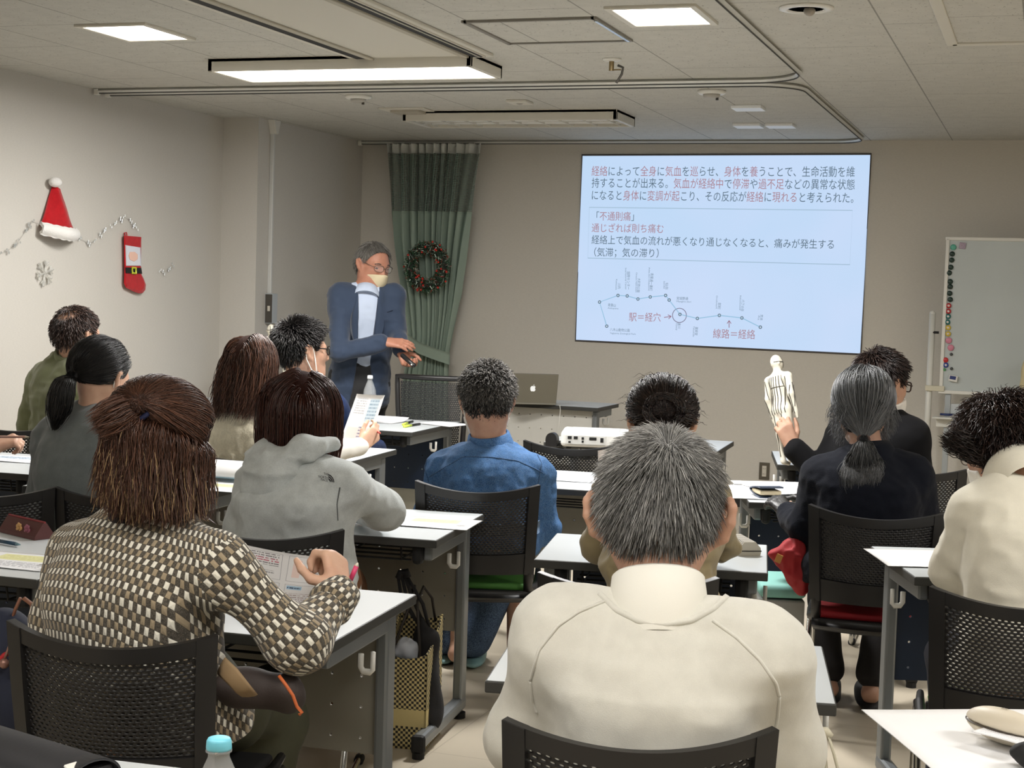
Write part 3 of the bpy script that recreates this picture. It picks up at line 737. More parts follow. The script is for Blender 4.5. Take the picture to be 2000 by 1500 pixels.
# ================================================================ desks
NAVYP = mat('navy_panel', (24, 40, 62), .45, bump=(600, .08, .0006)); GREYP = mat('stone_panel', (140, 136, 124), .5, bump=(600, .08, .0006)); WHITEP = mat('white_panel', (206, 204, 196), .5)
HOOK = mat('hook_white', (222, 220, 212), .4)
_desk = {}
def desk(cx, cy, yaw, label, W=.70, D=.52, panel='grey', z=.70):
    key = (W, D, panel, z)
    if key in _desk:
        t = copy_tree(_desk[key]); t['label'] = label
        t.location = (cx, cy, 0); t.rotation_euler = (0, 0, math.radians(yaw)); return t
    t = thing('training_desk', label, 'desk', (cx, cy, 0), math.radians(yaw), 'training desks')
    _desk[key] = t
    MB().box((0, 0, z - .0125), (W, D, .025), .003).build('edge_band', EDGE, t)
    MB().box((0, 0, z - .0005), (W - .007, D - .007, .003), .001).build('tabletop', TOPW, t)
    py = D / 2 - .10
    for s in (-1, 1):
        x = s * (W / 2 - .045); lg = MB()
        lg.box((x, py, (z - .03 + .04) / 2), (.034, .062, z - .07), .008)
        lg.box((x, (py + .03 - D / 2 + .06) / 2, z - .052), (.030, py + .03 + D / 2 - .06, .050), .006)
        o = lg.build('leg_frame', STEEL, t)
        ft = MB().box((x, (py - D / 2 + .03) / 2 + .0, .052), (.042, py + D / 2 + .02, .045), .012)
        ft.build('foot_bar', STEEL, t)
        MB().box((x, -D / 2 + .012, .045), (.046, .03, .062), .012).cyl((x, -D / 2 + .015, 0), (x, -D / 2 + .015, .02), .02, n=12).build('foot_cap', BLACKM, t)
        MB().cyl((x, py + .0, 0), (x, py, .02), .024, n=14).build('glide', BLACKM, t)
        MB().box((x - s * .03, -D / 2 + .06, z - .055), (.035, .05, .07), .015).build('bumper', BLACKM, t)
        hk = MB().tube([(x + s * .008, -.01, z - .09), (x + s * .008, -.01, z - .122), (x + s * .016, -.012, z - .132), (x + s * .034, -.014, z - .132), (x + s * .041, -.014, z - .126), (x + s * .041, -.014, z - .082)], .0055, 6, flat=1.5)
        hk.build('hook', HOOK, t, True)
    V, F = perf(lambda u, v: (-W / 2 + .07 + (W - .14) * u, py + .004, z - .40 + (.32 if panel != 'white' else .37) * v), 7 if W < .8 else 9, 4, (.055, .05), .006, stag=False)
    MB().raw(V, F).build('modesty_panel', {'grey': GREYP, 'navy': NAVYP, 'white': WHITEP}[panel], t)
    sh = MB()
    for k in range(4): sh.tube([(-W / 2 + .11, -D / 2 + .10 + k * .075, z - .085), (W / 2 - .11, -D / 2 + .10 + k * .075, z - .085)], .0035, 6)
    for x in (-.6, 0.02, .6): sh.tube([(x * W / 2, -D / 2 + .08, z - .03), (x * W / 2, -D / 2 + .09, z - .082), (x * W / 2, D / 2 - .14, z - .082), (x * W / 2, D / 2 - .13, z - .03)], .0035, 6)
    sh.build('wire_shelf', BLACKM, t, True)
    return t
def desk_c(corner, which, yaw, label, W=.70, D=.52, **k):
    """corner: xy of the top's 'rf' right-far, 'lf' left-far, 'rn', 'ln' corner"""
    a = math.radians(yaw); ux = np.array([math.cos(a), math.sin(a)]); uy = np.array([-math.sin(a), math.cos(a)])
    sx = 1 if which[0] == 'r' else -1; sy = 1 if which[1] == 'f' else -1
    c = np.array(corner[:2]) - ux * sx * W / 2 - uy * sy * D / 2
    return desk(c[0], c[1], yaw, label, W, D, **k)
DESKS = {}
DESKS['near_man'] = desk_c((-.45, 3.51), 'rf', 11, 'white desk in front of the person in cream sweater nearest the camera', D=.50, panel='navy')
DESKS['jacket'] = desk_c((-.81, 4.86), 'rf', 10, 'white desk of the person in beige jacket, striped case on it', W=.68, D=.50, panel='navy')
DESKS['hoodie'] = desk_c((-1.83, 5.01), 'rf', 6, 'desk of the person in grey hoodie, with wire shelf showing', D=.60)
DESKS['check'] = desk_c((-1.50, 3.62), 'rf', 4, 'desk of the person in the checkered sweater', D=.58)
DESKS['right'] = desk_c((-.495, 4.91), 'lf', 20, 'desk with navy panel at right, person in cream sweatshirt behind it', D=.51, panel='navy', z=.715)
DESKS['gloves'] = desk_c((-1.22, 6.35), 'lf', 18, 'desk with wallet and gloves before the person in dark navy', D=.55, panel='navy')
DESKS['front'] = desk_c((-3.20, 8.33), 'rf', 1, 'front-row desk with green highlighters beside the curtain', W=.75, D=.76, panel='navy')
DESKS['cream'] = desk_c((-2.92, 6.75), 'rf', 3, 'desk under the raised white sleeve', D=.64, panel='navy')
DESKS['ponytail'] = desk_c((-2.92, 5.42), 'rf', 3, 'desk with open curled notebook beside the grey hoodie', D=.60)
DESKS['pencil'] = desk_c((-2.47, 3.95), 'rf', 2, 'desk at left edge holding the maroon pencil case', W=.75, D=.62, panel='navy')
DESKS['hand'] = desk_c((-3.80, 5.66), 'rf', 4, 'desk at left edge under the hand holding a pencil', D=.60, panel='navy')
DESKS['suit'] = desk_c((-1.30, 7.80), 'lf', 12, 'dark-edged desk before the person in black suit', D=.62, panel='navy')
DESKS['nearleft'] = desk_c((-1.02, 2.175), 'rf', 4.8, 'nearest desk at bottom left, holding black case and bottle', W=.80, D=.46)
DESKS['nearright'] = desk_c((-.15, 2.96), 'lf', 21, 'nearest desk at bottom right corner with glasses case', D=.52, panel='navy')
DESKS['projector'] = desk(-2.0, 7.85, 3, 'low table carrying the white projector', W=.90, D=.60, panel='white')
DESKS['denim'] = desk_c((-1.62, 6.42), 'rf', 5, 'desk of the person in denim shirt, papers at its right', W=.72, D=.60)
DESKS['podium'] = desk(-3.19, 9.95, 178, 'speaker desk with white perforated front panel and laptop', W=.86, D=.46, panel='white', z=.715)

# ================================================================ perforated stacking chairs
def back_pt(u, v, W=.43):
    """u across 0..1, v up 0..1; chair faces +Y, so the backrest bulges to -Y"""
    x = (u - .5) * W * (.93 + .07 * v); e = (2 * (u - .5)) ** 2
    z = .475 + (.325 - .030 * (1 - e)) * v
    y = -.205 - .055 * (1 - e) - .055 * v + .02 * v * v
    return np.array([x, y, z])
SEATC = {'green': mat('seat_green', (74, 128, 52), .7, bump=(500, .3, .001)), 'red': mat('seat_red', (166, 28, 36), .7, bump=(500, .3, .001)), 'black': mat('seat_black', (30, 30, 32), .8), 'teal': mat('seat_teal', (122, 176, 166), .7)}
_chair = {}
def chair(cx, cy, yaw, label, seat='black'):
    if seat in _chair:
        t = copy_tree(_chair[seat]); t['label'] = label
    elif _chair:
        t = copy_tree(next(iter(_chair.values()))); t['label'] = label
        for ch in t.children:
            if ch.name.startswith('seat_pad'):
                ch.data = ch.data.copy(); ch.data.materials[0] = SEATC[seat]
        _chair[seat] = t
    else:
        t = thing('stacking_chair', label, 'chair', (0, 0, 0), 0, 'black perforated stacking chairs'); _chair[seat] = t
        fn = lambda u, v: back_pt(.07 + .86 * u, .22 + .70 * v)
        V, F = perf(lambda u, v: fn(1 - u, v), 25, 26, (.30, .27), .004)
        MB().raw(V, F).build('backrest_mesh', BLACKP, t, True)
        fr = MB()
        def rim(fu, n=24, th=.014):
            fr.sheet(fu, n, 2, th)
        fr.sheet(lambda u, v: back_pt(1 - u, .90 + .10 * v) + np.array([0, .004, 0]), 28, 3, .016)
        fr.sheet(lambda u, v: back_pt(1 - u, .0 + .24 * v) + np.array([0, .003, 0]), 28, 4, .013)
        fr.sheet(lambda u, v: back_pt(.085 - .085 * u, v) + np.array([0, .006, 0]), 3, 16, .02)
        fr.sheet(lambda u, v: back_pt(1 - .085 * u, v) + np.array([0, .006, 0]), 3, 16, .02)
        fr.build('backrest_frame', BLACKP, t, auto=40)
        for s in (-1, 1):
            sd = MB(); a = back_pt(.5 + s * .47, 0)
            sd.tube([a + [0, 0, .05], a, a + [0, .02, -.06], (s * .205, -.16, .405), (s * .215, -.02, .40), (s * .215, .12, .415), (s * .212, .19, .425)], [.017, .017, .017, .016, .015, .013, .010], 8)
            sd.build('seat_rail', BLACKP, t, True)
        MB().sheet(lambda u, v: np.array([(u - .5) * .40, -.215 - .03 * (1 - (2 * u - 1) ** 2) + .02 * v, .385 + .022 * v]), 16, 2, .03).build('rear_bar', BLACKP, t, True)
        MB().box((0, .0, .392), (.40, .40, .028), .013).build('seat_shell', BLACKP, t, True)
        MB().box((0, .005, .416), (.385, .385, .026), .012, seg=3).build('seat_pad', SEATC[seat], t, True)
        for s in (-1, 1):
            x = s * .222
            MB().tube([(s * .20, -.02, .385), (x, .0, .39), (x, .165, .405), (x, .18, .385), (x, .215, .06), (x, .205, .03), (x, .17, .014), (x, -.10, .014), (x, -.17, .014), (x, -.195, .03), (x, -.19, .06), (x, .02, .37), (x, .06, .385)], .0095, 10).build('leg_loop', CHROME, t, True)
            MB().box((x, .16, .012), (.03, .05, .024), .008).box((x, -.14, .012), (.03, .05, .024), .008).build('floor_glide', BLACKM, t, True)
    t.location = (cx, cy, 0); t.rotation_euler = (0, 0, yaw)
    return t
def chair_at(px, t, vy, label, seat='black'):
    """place a chair so that the middle of its back's top edge is seen at column px, t metres away"""
    d = head_dir(px, vy); yaw = yaw_of(d)
    p = at(px, 700, t); c, s = math.cos(yaw), math.sin(yaw); b = back_pt(.5, 1)
    return chair(p[0] - (c * b[0] - s * b[1]), p[1] - (s * b[0] + c * b[1]), yaw, label, seat)
CH = {}
CH['near'] = chair_at(1280, 2.40, -4, 'black chair of the person in cream sweater nearest the camera', 'black')
CH['check'] = chair_at(205, 2.97, 25, 'black chair of the person in checkered sweater', 'black')
CH['denim'] = chair_at(938, 5.38, 4, 'black chair with green seat under the person in denim', 'green')
CH['navy'] = chair_at(1725, 5.02, 2, 'black chair with red seat under the person in dark navy', 'red')
CH['cream_r'] = chair_at(2030, 3.62, -6, 'black chair with green seat at right under cream sweater', 'green')
CH['jacket'] = chair_at(1245, 3.70, -4, 'black chair of the person in beige jacket', 'black')
CH['hoodie'] = chair_at(520, 4.27, 12, 'black chair of the person in grey hoodie', 'black')
CH['empty_l'] = chair_at(-34, 4.92, 14, 'empty black chair at left edge behind the pencil case', 'black')
CH['pony'] = chair_at(236, 4.95, 14, 'black chair of the person in plain grey sweatshirt', 'black')
CH['olive'] = chair_at(30, 7.0, 14, 'black chair behind the person in olive shirt', 'black')
CH['fluffy'] = chair_at(472, 6.12, 14, 'black chair of the person in fluffy top', 'black')
CH['empty_m'] = chair_at(1122, 6.92, 3, 'empty black chair before the projector table', 'black')
CH['suit'] = chair_at(1790, 6.34, 3, 'black chair of the person in black suit', 'black')
CH['navyman'] = chair_at(575, 7.55, 40, 'black chair of the person in navy fleece', 'black')
# ================================================================ bodies: rounded volumes blended into one continuous surface
_NT = np.random.RandomState(3).rand(32, 32, 32).astype(np.float32)
def vnoise(p, s):
    """smooth value noise in -1..1 at scale s (cells per metre, may be a triple)"""
    q = p * np.array(s, np.float32) + 100.0
    i = np.floor(q).astype(np.int32); f = (q - i).astype(np.float32); f = f * f * (3 - 2 * f); i &= 31; j = (i + 1) & 31
    x0, y0, z0 = i.T; x1, y1, z1 = j.T; fx, fy, fz = f.T
    a = _NT[x0, y0, z0] * (1 - fx) + _NT[x1, y0, z0] * fx; b = _NT[x0, y1, z0] * (1 - fx) + _NT[x1, y1, z0] * fx
    c = _NT[x0, y0, z1] * (1 - fx) + _NT[x1, y0, z1] * fx; d = _NT[x0, y1, z1] * (1 - fx) + _NT[x1, y1, z1] * fx
    return ((a * (1 - fy) + b * fy) * (1 - fz) + (c * (1 - fy) + d * fy) * fz) * 2 - 1
A = lambda *v: np.array(v, np.float32)
def nz(v): v = np.array(v, float); return v / (np.linalg.norm(v) + 1e-12)
def caps(a, b, ra, rb=None, k=.02):
    a = np.array(a, np.float32); b = np.array(b, np.float32); rb = ra if rb is None else rb
    ba = b - a; L2 = float(ba @ ba) + 1e-9
    def f(p):
        q = p - a; h = np.clip(q @ ba / L2, 0, 1); q = q - h[:, None] * ba
        return np.sqrt(np.einsum('ij,ij->i', q, q)) - (ra + (rb - ra) * h)
    return (f, (a + b) / 2, float(np.linalg.norm(ba)) / 2 + max(ra, rb), k)
def chain(P, R, k=.02):
    R = [R] * len(P) if np.isscalar(R) else R
    return [caps(P[i], P[i + 1], R[i], R[i + 1], k) for i in range(len(P) - 1)]
def ell(c, r, M=None, k=.02):
    c = np.array(c, np.float32); r = np.array(r, np.float32); M = np.eye(3, dtype=np.float32) if M is None else np.array(M, np.float32)
    def f(p):
        q = (p - c) @ M / r; k0 = np.sqrt(np.einsum('ij,ij->i', q, q)) + 1e-6; g = q / r
        return k0 * (k0 - 1) / (np.sqrt(np.einsum('ij,ij->i', g, g)) + 1e-6)
    return (f, c, float(r.max()), k)
def loft(P0, P1, right, tab, bend=0.0, k=.03, inflate=0.0, n=2.5):
    """elliptic trunk along P0->P1; tab rows: (h, half width, half depth, forward shift)"""
    P0 = np.array(P0, float); P1 = np.array(P1, float); L = np.linalg.norm(P1 - P0); up = (P1 - P0) / L
    right = np.array(right, float); right = nz(right - up * (right @ up)); fw = np.cross(up, right)
    T = np.array(tab, float); h0, h1 = T[0, 0], T[-1, 0]
    P0f, upf, rf, ff = [v.astype(np.float32) for v in (P0, up, right, fw)]
    def f(p):
        q = p - P0f; h = q @ upf / L; hc = np.clip(h, h0, h1)
        w = np.interp(hc, T[:, 0], T[:, 1]) + inflate; d = np.interp(hc, T[:, 0], T[:, 2]) + inflate
        sh = np.interp(hc, T[:, 0], T[:, 3]) - bend * np.sin(PI * np.clip(h, 0, 1))
        x = np.abs(q @ rf) / w; y = np.abs(q @ ff - sh) / d
        g = (x ** n + y ** n) ** (1 / n)
        e = (g - 1) * np.minimum(w, d) * .9
        cap = np.maximum((h0 - h) * L, (h - h1) * L)
        m = np.maximum(e, cap); kk = .03
        t = np.maximum(kk - np.abs(e - cap), 0) / kk
        return (m + t * t * kk * .25).astype(np.float32)
    c = P0 + up * L * (h0 + h1) / 2
    return (f, c.astype(np.float32), float(np.hypot(L * (h1 - h0) / 2, T[:, 1].max() + inflate)) + abs(bend) + .05, k)
def sblock(prims, p, c=None, rad=None):
    d = None
    for f, pc, pr, k in prims:
        if c is not None and np.linalg.norm(pc - c) - pr > rad + .05: continue
        e = f(p)
        if d is None: d = e
        elif k <= 0: d = np.minimum(d, e)
        else:
            h = np.maximum(k - np.abs(d - e), 0) / k; d = np.minimum(d, e) - h * h * k * .25
    return d
def field(prims, p, subs=(), disp=None, c=None, rad=None):
    d = sblock(prims, p, c, rad)
    if d is None: return np.full(len(p), .2, np.float32)
    if disp is not None: d = d + disp(p)
    for f, k in subs:      # keep where f < 0
        e = f(p)
        if k <= 0: d = np.maximum(d, e)
        else:
            h = np.maximum(k - np.abs(d - e), 0) / k; d = np.maximum(d, e) + h * h * k * .25
    return d
_E12 = [((0, 0, 0), (1, 0, 0)), ((0, 1, 0), (1, 1, 0)), ((0, 0, 1), (1, 0, 1)), ((0, 1, 1), (1, 1, 1)), ((0, 0, 0), (0, 1, 0)), ((1, 0, 0), (1, 1, 0)), ((0, 0, 1), (0, 1, 1)), ((1, 0, 1), (1, 1, 1)), ((0, 0, 0), (0, 0, 1)), ((1, 0, 0), (1, 0, 1)), ((0, 1, 0), (0, 1, 1)), ((1, 1, 0), (1, 1, 1))]
def skin(prims, h, subs=(), disp=None, pad=.03, B=10):
    """one closed surface round the blended volumes"""
    lo = np.min([c - r for _, c, r, _ in prims], 0) - pad; hi = np.max([c + r for _, c, r, _ in prims], 0) + pad
    n = np.ceil((hi - lo) / h / B).astype(int) * B + 1
    F = np.full(n, .2, np.float32)
    nb = (n - 1) // B
    gi = np.stack(np.meshgrid(*[np.arange(x) for x in nb], indexing='ij'), -1).reshape(-1, 3)
    cc = (lo + (gi + .5) * B * h).astype(np.float32)
    rad = B * h * .87
    act = []
    for s in range(0, len(cc), 20000):
        act.append(np.abs(sblock(prims, cc[s:s + 20000])) < rad * 1.25 + .03)
        inside = sblock(prims, cc[s:s + 20000]) < -rad * 1.25 - .03
        for g in gi[s:s + 20000][inside]:
            F[g[0] * B:g[0] * B + B + 1, g[1] * B:g[1] * B + B + 1, g[2] * B:g[2] * B + B + 1] = -.2
    act = np.concatenate(act)
    loc = np.stack(np.meshgrid(*[np.arange(B + 1)] * 3, indexing='ij'), -1).reshape(-1, 3)
    for g, c in zip(gi[act], cc[act]):
        p = (lo + (g * B + loc) * h).astype(np.float32)
        F[g[0] * B:g[0] * B + B + 1, g[1] * B:g[1] * B + B + 1, g[2] * B:g[2] * B + B + 1] = field(prims, p, subs, disp, c, rad).reshape([B + 1] * 3)
    s = F < 0
    cnt = np.zeros([x - 1 for x in n], np.int8)
    for o in np.ndindex(2, 2, 2): cnt += s[o[0]:n[0] - 1 + o[0], o[1]:n[1] - 1 + o[1], o[2]:n[2] - 1 + o[2]]
    A_ = (cnt > 0) & (cnt < 8); ids = np.argwhere(A_)
    idx = np.full(A_.shape, -1, np.int32); idx[A_] = np.arange(len(ids))
    acc = np.zeros((len(ids), 3)); m = np.zeros(len(ids))
    for a, b in _E12:
        a = np.array(a); b = np.array(b); ia = ids + a; ib = ids + b
        fa = F[ia[:, 0], ia[:, 1], ia[:, 2]]; fb = F[ib[:, 0], ib[:, 1], ib[:, 2]]; w = (fa < 0) != (fb < 0)
        t = np.where(w, fa / np.where(fa == fb, 1, fa - fb), 0)
        acc += np.where(w[:, None], a + t[:, None] * (b - a), 0); m += w
    V = lo + h * (ids + acc / m[:, None])
    Q = []
    for ax in range(3):
        o1, o2 = [(1, 2), (2, 0), (0, 1)][ax]
        sl0 = [slice(1, -1)] * 3; sl0[ax] = slice(0, n[ax] - 1); sl1 = list(sl0); sl1[ax] = slice(1, n[ax])
        a = s[tuple(sl0)]; b = s[tuple(sl1)]
        e = np.argwhere(a != b)
        if not len(e): continue
        g = e.copy(); off = [1, 1, 1]; off[ax] = 0; g += off
        sg = s[g[:, 0], g[:, 1], g[:, 2]]
        def cell(d1, d2):
            c = g.copy(); c[:, o1] += d1; c[:, o2] += d2; return idx[c[:, 0], c[:, 1], c[:, 2]]
        q = np.stack([cell(-1, -1), cell(0, -1), cell(0, 0), cell(-1, 0)], 1)
        q[~sg] = q[~sg][:, ::-1]
        Q.append(q)
    Q = np.concatenate(Q); Q = Q[(Q >= 0).all(1)]
    return V, Q
def biggest(V, F):
    """keep only the largest connected piece"""
    n = len(V); par = np.arange(n)
    E = np.concatenate([F[:, [0, 1]], F[:, [1, 2]], F[:, [2, 3]]])
    while True:
        a = par[E[:, 0]]; b = par[E[:, 1]]; w = a != b
        if not w.any(): break
        np.minimum.at(par, np.maximum(a, b)[w], np.minimum(a, b)[w])
        while True:
            q = par[par]
            if (q == par).all(): break
            par = q
    u, c = np.unique(par[F[:, 0]], return_counts=True); k = u[np.argmax(c)]
    F = F[par[F[:, 0]] == k]; used = np.unique(F); mp = np.full(n, -1); mp[used] = np.arange(len(used))
    return V[used], mp[F]
def surf(name, prims, h, mats, parent=None, off=None, subs=(), disp=None, single=True):
    V, F = skin(prims, h, subs, disp)
    if single: V, F = biggest(V, F)
    if off is not None: V = V - np.array(off)
    return link(name, mesh_from(name, V, F), mats, parent, True)
def uv_regions(o, regs, off):
    """face-corner uv in metres; regs: list of (kind, a, b, right, radius, extra)"""
    me = o.data; n = len(me.vertices); P = np.zeros(n * 3, np.float32); me.vertices.foreach_get('co', P); P = P.reshape(-1, 3) + np.array(off, np.float32)
    nl = len(me.loops); vi = np.zeros(nl, np.int32); me.loops.foreach_get('vertex_index', vi)
    C = P[vi].reshape(-1, 4, 3).mean(1)
    best = None; D = []
    for kd, a, b, right, rad, v0 in regs:
        a = np.array(a); b = np.array(b); ba = b - a; L = np.linalg.norm(ba); u = ba / L
        h = np.clip((C - a) @ u / L, -.3 if kd == 'torso' else 0, 1.15 if kd == 'torso' else 1)
        q = C - a - h[:, None] * ba
        if kd == 'torso':
            r = nz(right - u * (right @ u)); w = np.cross(u, r); D.append(np.sqrt(((q @ r) / rad[0]) ** 2 + ((q @ w) / rad[1]) ** 2) * rad[1] - rad[1])
        else: D.append(np.linalg.norm(q, axis=1) - rad)
    k = np.repeat(np.argmin(np.array(D), 0), 4)
    UV = np.zeros((nl, 2), np.float32); Pl = P[vi]; Cl = np.repeat(C, 4, 0)
    for i, (kd, a, b, right, rad, v0) in enumerate(regs):
        sel = k == i; a = np.array(a); b = np.array(b); ba = b - a; L = np.linalg.norm(ba); u = ba / L
        r = nz(np.array(right) - u * (np.array(right) @ u)); w = np.cross(u, r); q = Pl[sel] - a; qc = Cl[sel] - a
        if kd == 'torso': x, y, xc, yc, s = (q @ r) / rad[0], (q @ w) / rad[1], (qc @ r) / rad[0], (qc @ w) / rad[1], (rad[0] + rad[1]) / 2
        else: x, y, xc, yc, s = q @ r, q @ w, qc @ r, qc @ w, rad
        th = np.arctan2(x, -y); tc = np.arctan2(xc, -yc); th = np.where(th - tc > PI, th - 2 * PI, np.where(th - tc < -PI, th + 2 * PI, th))
        if kd == 'torso': UV[sel, 0] = (q @ r) * (1 + .9 * np.maximum(0, q @ w + .07) / .2); UV[sel, 1] = q @ u + .75 * (q @ w)
        else: UV[sel, 0] = th * s; UV[sel, 1] = q @ u + v0
    uvl = me.uv_layers.new(name='UVMap'); uvl.data.foreach_set('uv', UV.ravel())
def raycast(o, px, py, off):
    """where the line of sight through a pixel meets a surface"""
    if 'bv' not in raycast.__dict__: raycast.bv = {}
    if o.name not in raycast.bv:
        me = o.data
        raycast.bv[o.name] = BVHTree.FromPolygons([v.co[:] for v in me.vertices], [p.vertices[:] for p in me.polygons])
    d = at(px, py, 1.0) - EYE; d /= np.linalg.norm(d)
    h = raycast.bv[o.name].ray_cast(Vector(EYE - np.array(off)), Vector(d))
    return (np.array(h[0]), np.array(h[1])) if h[0] is not None else (None, None)
def seam(o, pts, r, m, off, name='seam', lift=.0, sub=10):
    """a sewn line lying on a garment, through the given points of it"""
    P = []
    for a, b in zip(pts[:-1], pts[1:]):
        for i in range(sub):
            q = np.array(a) + (np.array(b) - np.array(a)) * i / sub
            h, n = raycast(o, q[0], q[1], off)
            if h is not None: P.append(h + n * lift)
    if len(P) > 3:
        P = np.array(P); P[1:-1] = (P[:-2] + P[1:-1] * 2 + P[2:]) / 4
        return MB().tube(P, r, 5).build(name, m, o.parent if o.get('category') is None else o, True)
# ---------------------------------------------------------------- hands
FL = (.070, .078, .072, .056)
def hand(wr, d, n, side, curl=30, thumb=(.55, .75, .3), s=1.0, curls=None, spread=1.0, r=1.0, tbend=.5):
    """palm, four fingers and a thumb; side +1 right hand, -1 left"""
    d = nz(d); n = np.array(n, float); n = nz(n - d * (n @ d)); lat = np.cross(d, n) * side; wr = np.array(wr, float)
    P = []
    for i in range(4):
        o = (.027, .009, -.009, -.026)[i] * s
        kn = wr + d * (.086, .090, .086, .078)[i] * s + lat * o - n * .004 * s
        P.append(caps(wr + d * .012 * s + lat * o * .62, kn, .0145 * s, .0108 * s, .016))
        c = curls[i] if curls else (curl, curl * 1.15, curl * .7)
        if np.isscalar(c): c = (c, c * 1.15, c * .7)
        ang = 0; p = kn; rr = (.0088, .0092, .0087, .0076)[i] * s * r; L = FL[i] * s
        sp = lat * (.10, .03, -.04, -.12)[i] * spread
        for j in range(3):
            ang += math.radians(c[j]); q = p + nz(d * math.cos(ang) + n * math.sin(ang) + sp * math.cos(ang)) * L * (.45, .31, .24)[j]
            P.append(caps(p, q, rr * (1.08, .98, .9)[j], rr * (.98, .9, .78)[j], .006)); p = q
    t0 = wr + d * .022 * s + lat * .020 * s + n * .006 * s
    td = nz(d * thumb[0] + lat * thumb[1] + n * thumb[2]); t1 = t0 + td * .042 * s
    t2 = t1 + nz(td * (1 - tbend) + d * tbend) * .030 * s; t3 = t2 + nz(td * (1 - tbend * 1.6) + d * tbend * 1.6 + n * .1) * .024 * s
    P += [caps(t0, t1, .0150 * s, .0108 * s, .014), caps(t1, t2, .0105 * s, .0092 * s, .006), caps(t2, t3, .0092 * s, .0072 * s, .005)]
    return P
# ---------------------------------------------------------------- heads
C0 = np.array([0, -.012, .035]); R0 = np.array([.076, .097, .085])
class Head:
    def __init__(s, pix, hs=1.0, vy=0, pitch=0, roll=0):
        s.C = at(*pix); s.s = hs
        f = head_dir(pix[0], vy); p = math.radians(pitch); z = np.array([0, 0, 1.0]); r = np.cross(f, z)
        fw = f * math.cos(p) - z * math.sin(p); up = np.cross(r, fw); a = math.radians(roll)
        up2 = up * math.cos(a) + r * math.sin(a); r2 = r * math.cos(a) - up * math.sin(a)
        s.M = np.array([r2, fw, up2]).T; s.f = f
    def w(s, v): return s.C + s.M @ (np.array(v, float) * s.s)
    def W(s, P): return s.C + (np.asarray(P) * s.s) @ s.M.T
    def L(s, p): return ((p - s.C) @ s.M / s.s)
    def dirw(s, v): return s.M @ np.array(v, float)
def head_prims(H, jaw=1.0, ears=1.0, flare=0.0):
    s = H.s; M = H.M
    def E(c, r, k): return ell(H.w(c), np.array(r) * s, M, k * s)
    def K(a, b, ra, rb, k): return caps(H.w(a), H.w(b), ra * s, rb * s, k * s)
    P = [E(C0, R0, .02), E((0, .028, -.028), (.060 * jaw, .066, .082), .045), E((0, .060, -.093), (.026 * jaw, .024, .022), .04)]
    for x in (-1, 1):
        P += [K((x * .052, .0, -.045), (x * .024, .058, -.092), .022, .020, .04), K((x * .045, .052, -.018), (x * .030, .066, -.022), .018, .016, .03), K((x * .040, .076, .022), (x * .012, .088, .020), .009, .009, .02)]
    P += [K((0, .088, .012), (0, .106, -.026), .0085, .0125, .014), K((-.011, .094, -.030), (.011, .094, -.030), .0085, .0085, .008), K((-.018, .084, -.060), (.018, .084, -.060), .0085, .0085, .012), K((-.014, .082, -.070), (.014, .082, -.070), .0085, .0085, .010)]
    for x in (-1, 1):
        rimp = [(x * .076, .012, -.026), (x * .0785, .008, -.004), (x * .083, -.002, .018), (x * .089, -.014, .026), (x * .093, -.025, .017), (x * .092, -.024, -.002), (x * .084, -.012, -.022), (x * .077, .004, -.034)]
        rimp = [(a * (1 + flare * (.0 if i in (0, 7) else 1)), b_, c_ * (1 + flare)) for i, (a, b_, c_) in enumerate(rimp)]
        if ears:
            rr = [.0062, .0058, .0062, .007, .0075, .007, .007, .0075]
            P += [caps(H.w(rimp[i]), H.w(rimp[i + 1]), rr[i] * s * ears, rr[i + 1] * s * ears, .006 * s) for i in range(7)]
            P.append(ell(H.w((x * .081 * (1 + flare * .6), -.008, -.004)), np.array([.006, .017, .026]) * s * ears, M @ rot('Z', x * 28), .008 * s))
    return P
def mask_on(H, m, parent, off, drop=0.0):
    s = H.s
    P = head_prims(H, ears=0)
    P.append(ell(H.w((0, .085, -.050 - drop)), np.array((.030, .030, .034)) * s, H.M, .04 * s))
    def band(p):
        q = H.L(p); return np.maximum(np.maximum(-.110 - drop - q[:, 2] + .14 * (.1 - q[:, 1]), q[:, 2] + .018 + drop + .28 * (.11 - q[:, 1])), .012 - q[:, 1]).astype(np.float32) * s
    o = surf('face_mask', P, .005 * s, m, parent, off, subs=[(band, .006)], disp=lambda p: np.full(len(p), -.0055 * s, np.float32))
    b = None
    for x in (-1, 1):
        a = (x * .058, .040, -.040 - drop); c = (x * .052, .045, -.078 - drop)
        pts = [a, (x * .073, .016, -.012), (x * .080, .000, .022), (x * .0845, -.018, .030), (x * .086, -.030, .010), (x * .080, -.022, -.022), (x * .070, .005, -.050), c]
        MB().tube([H.w(np.array(q) * (1.02, 1, 1)) - np.array(off) for q in pts], .0024 * s, 6, flat=1.0).build('ear_loop', m, o, True)
    return o
LENS = mat('lens_glass', (235, 238, 240), .05, alpha=.10, spec=.3)
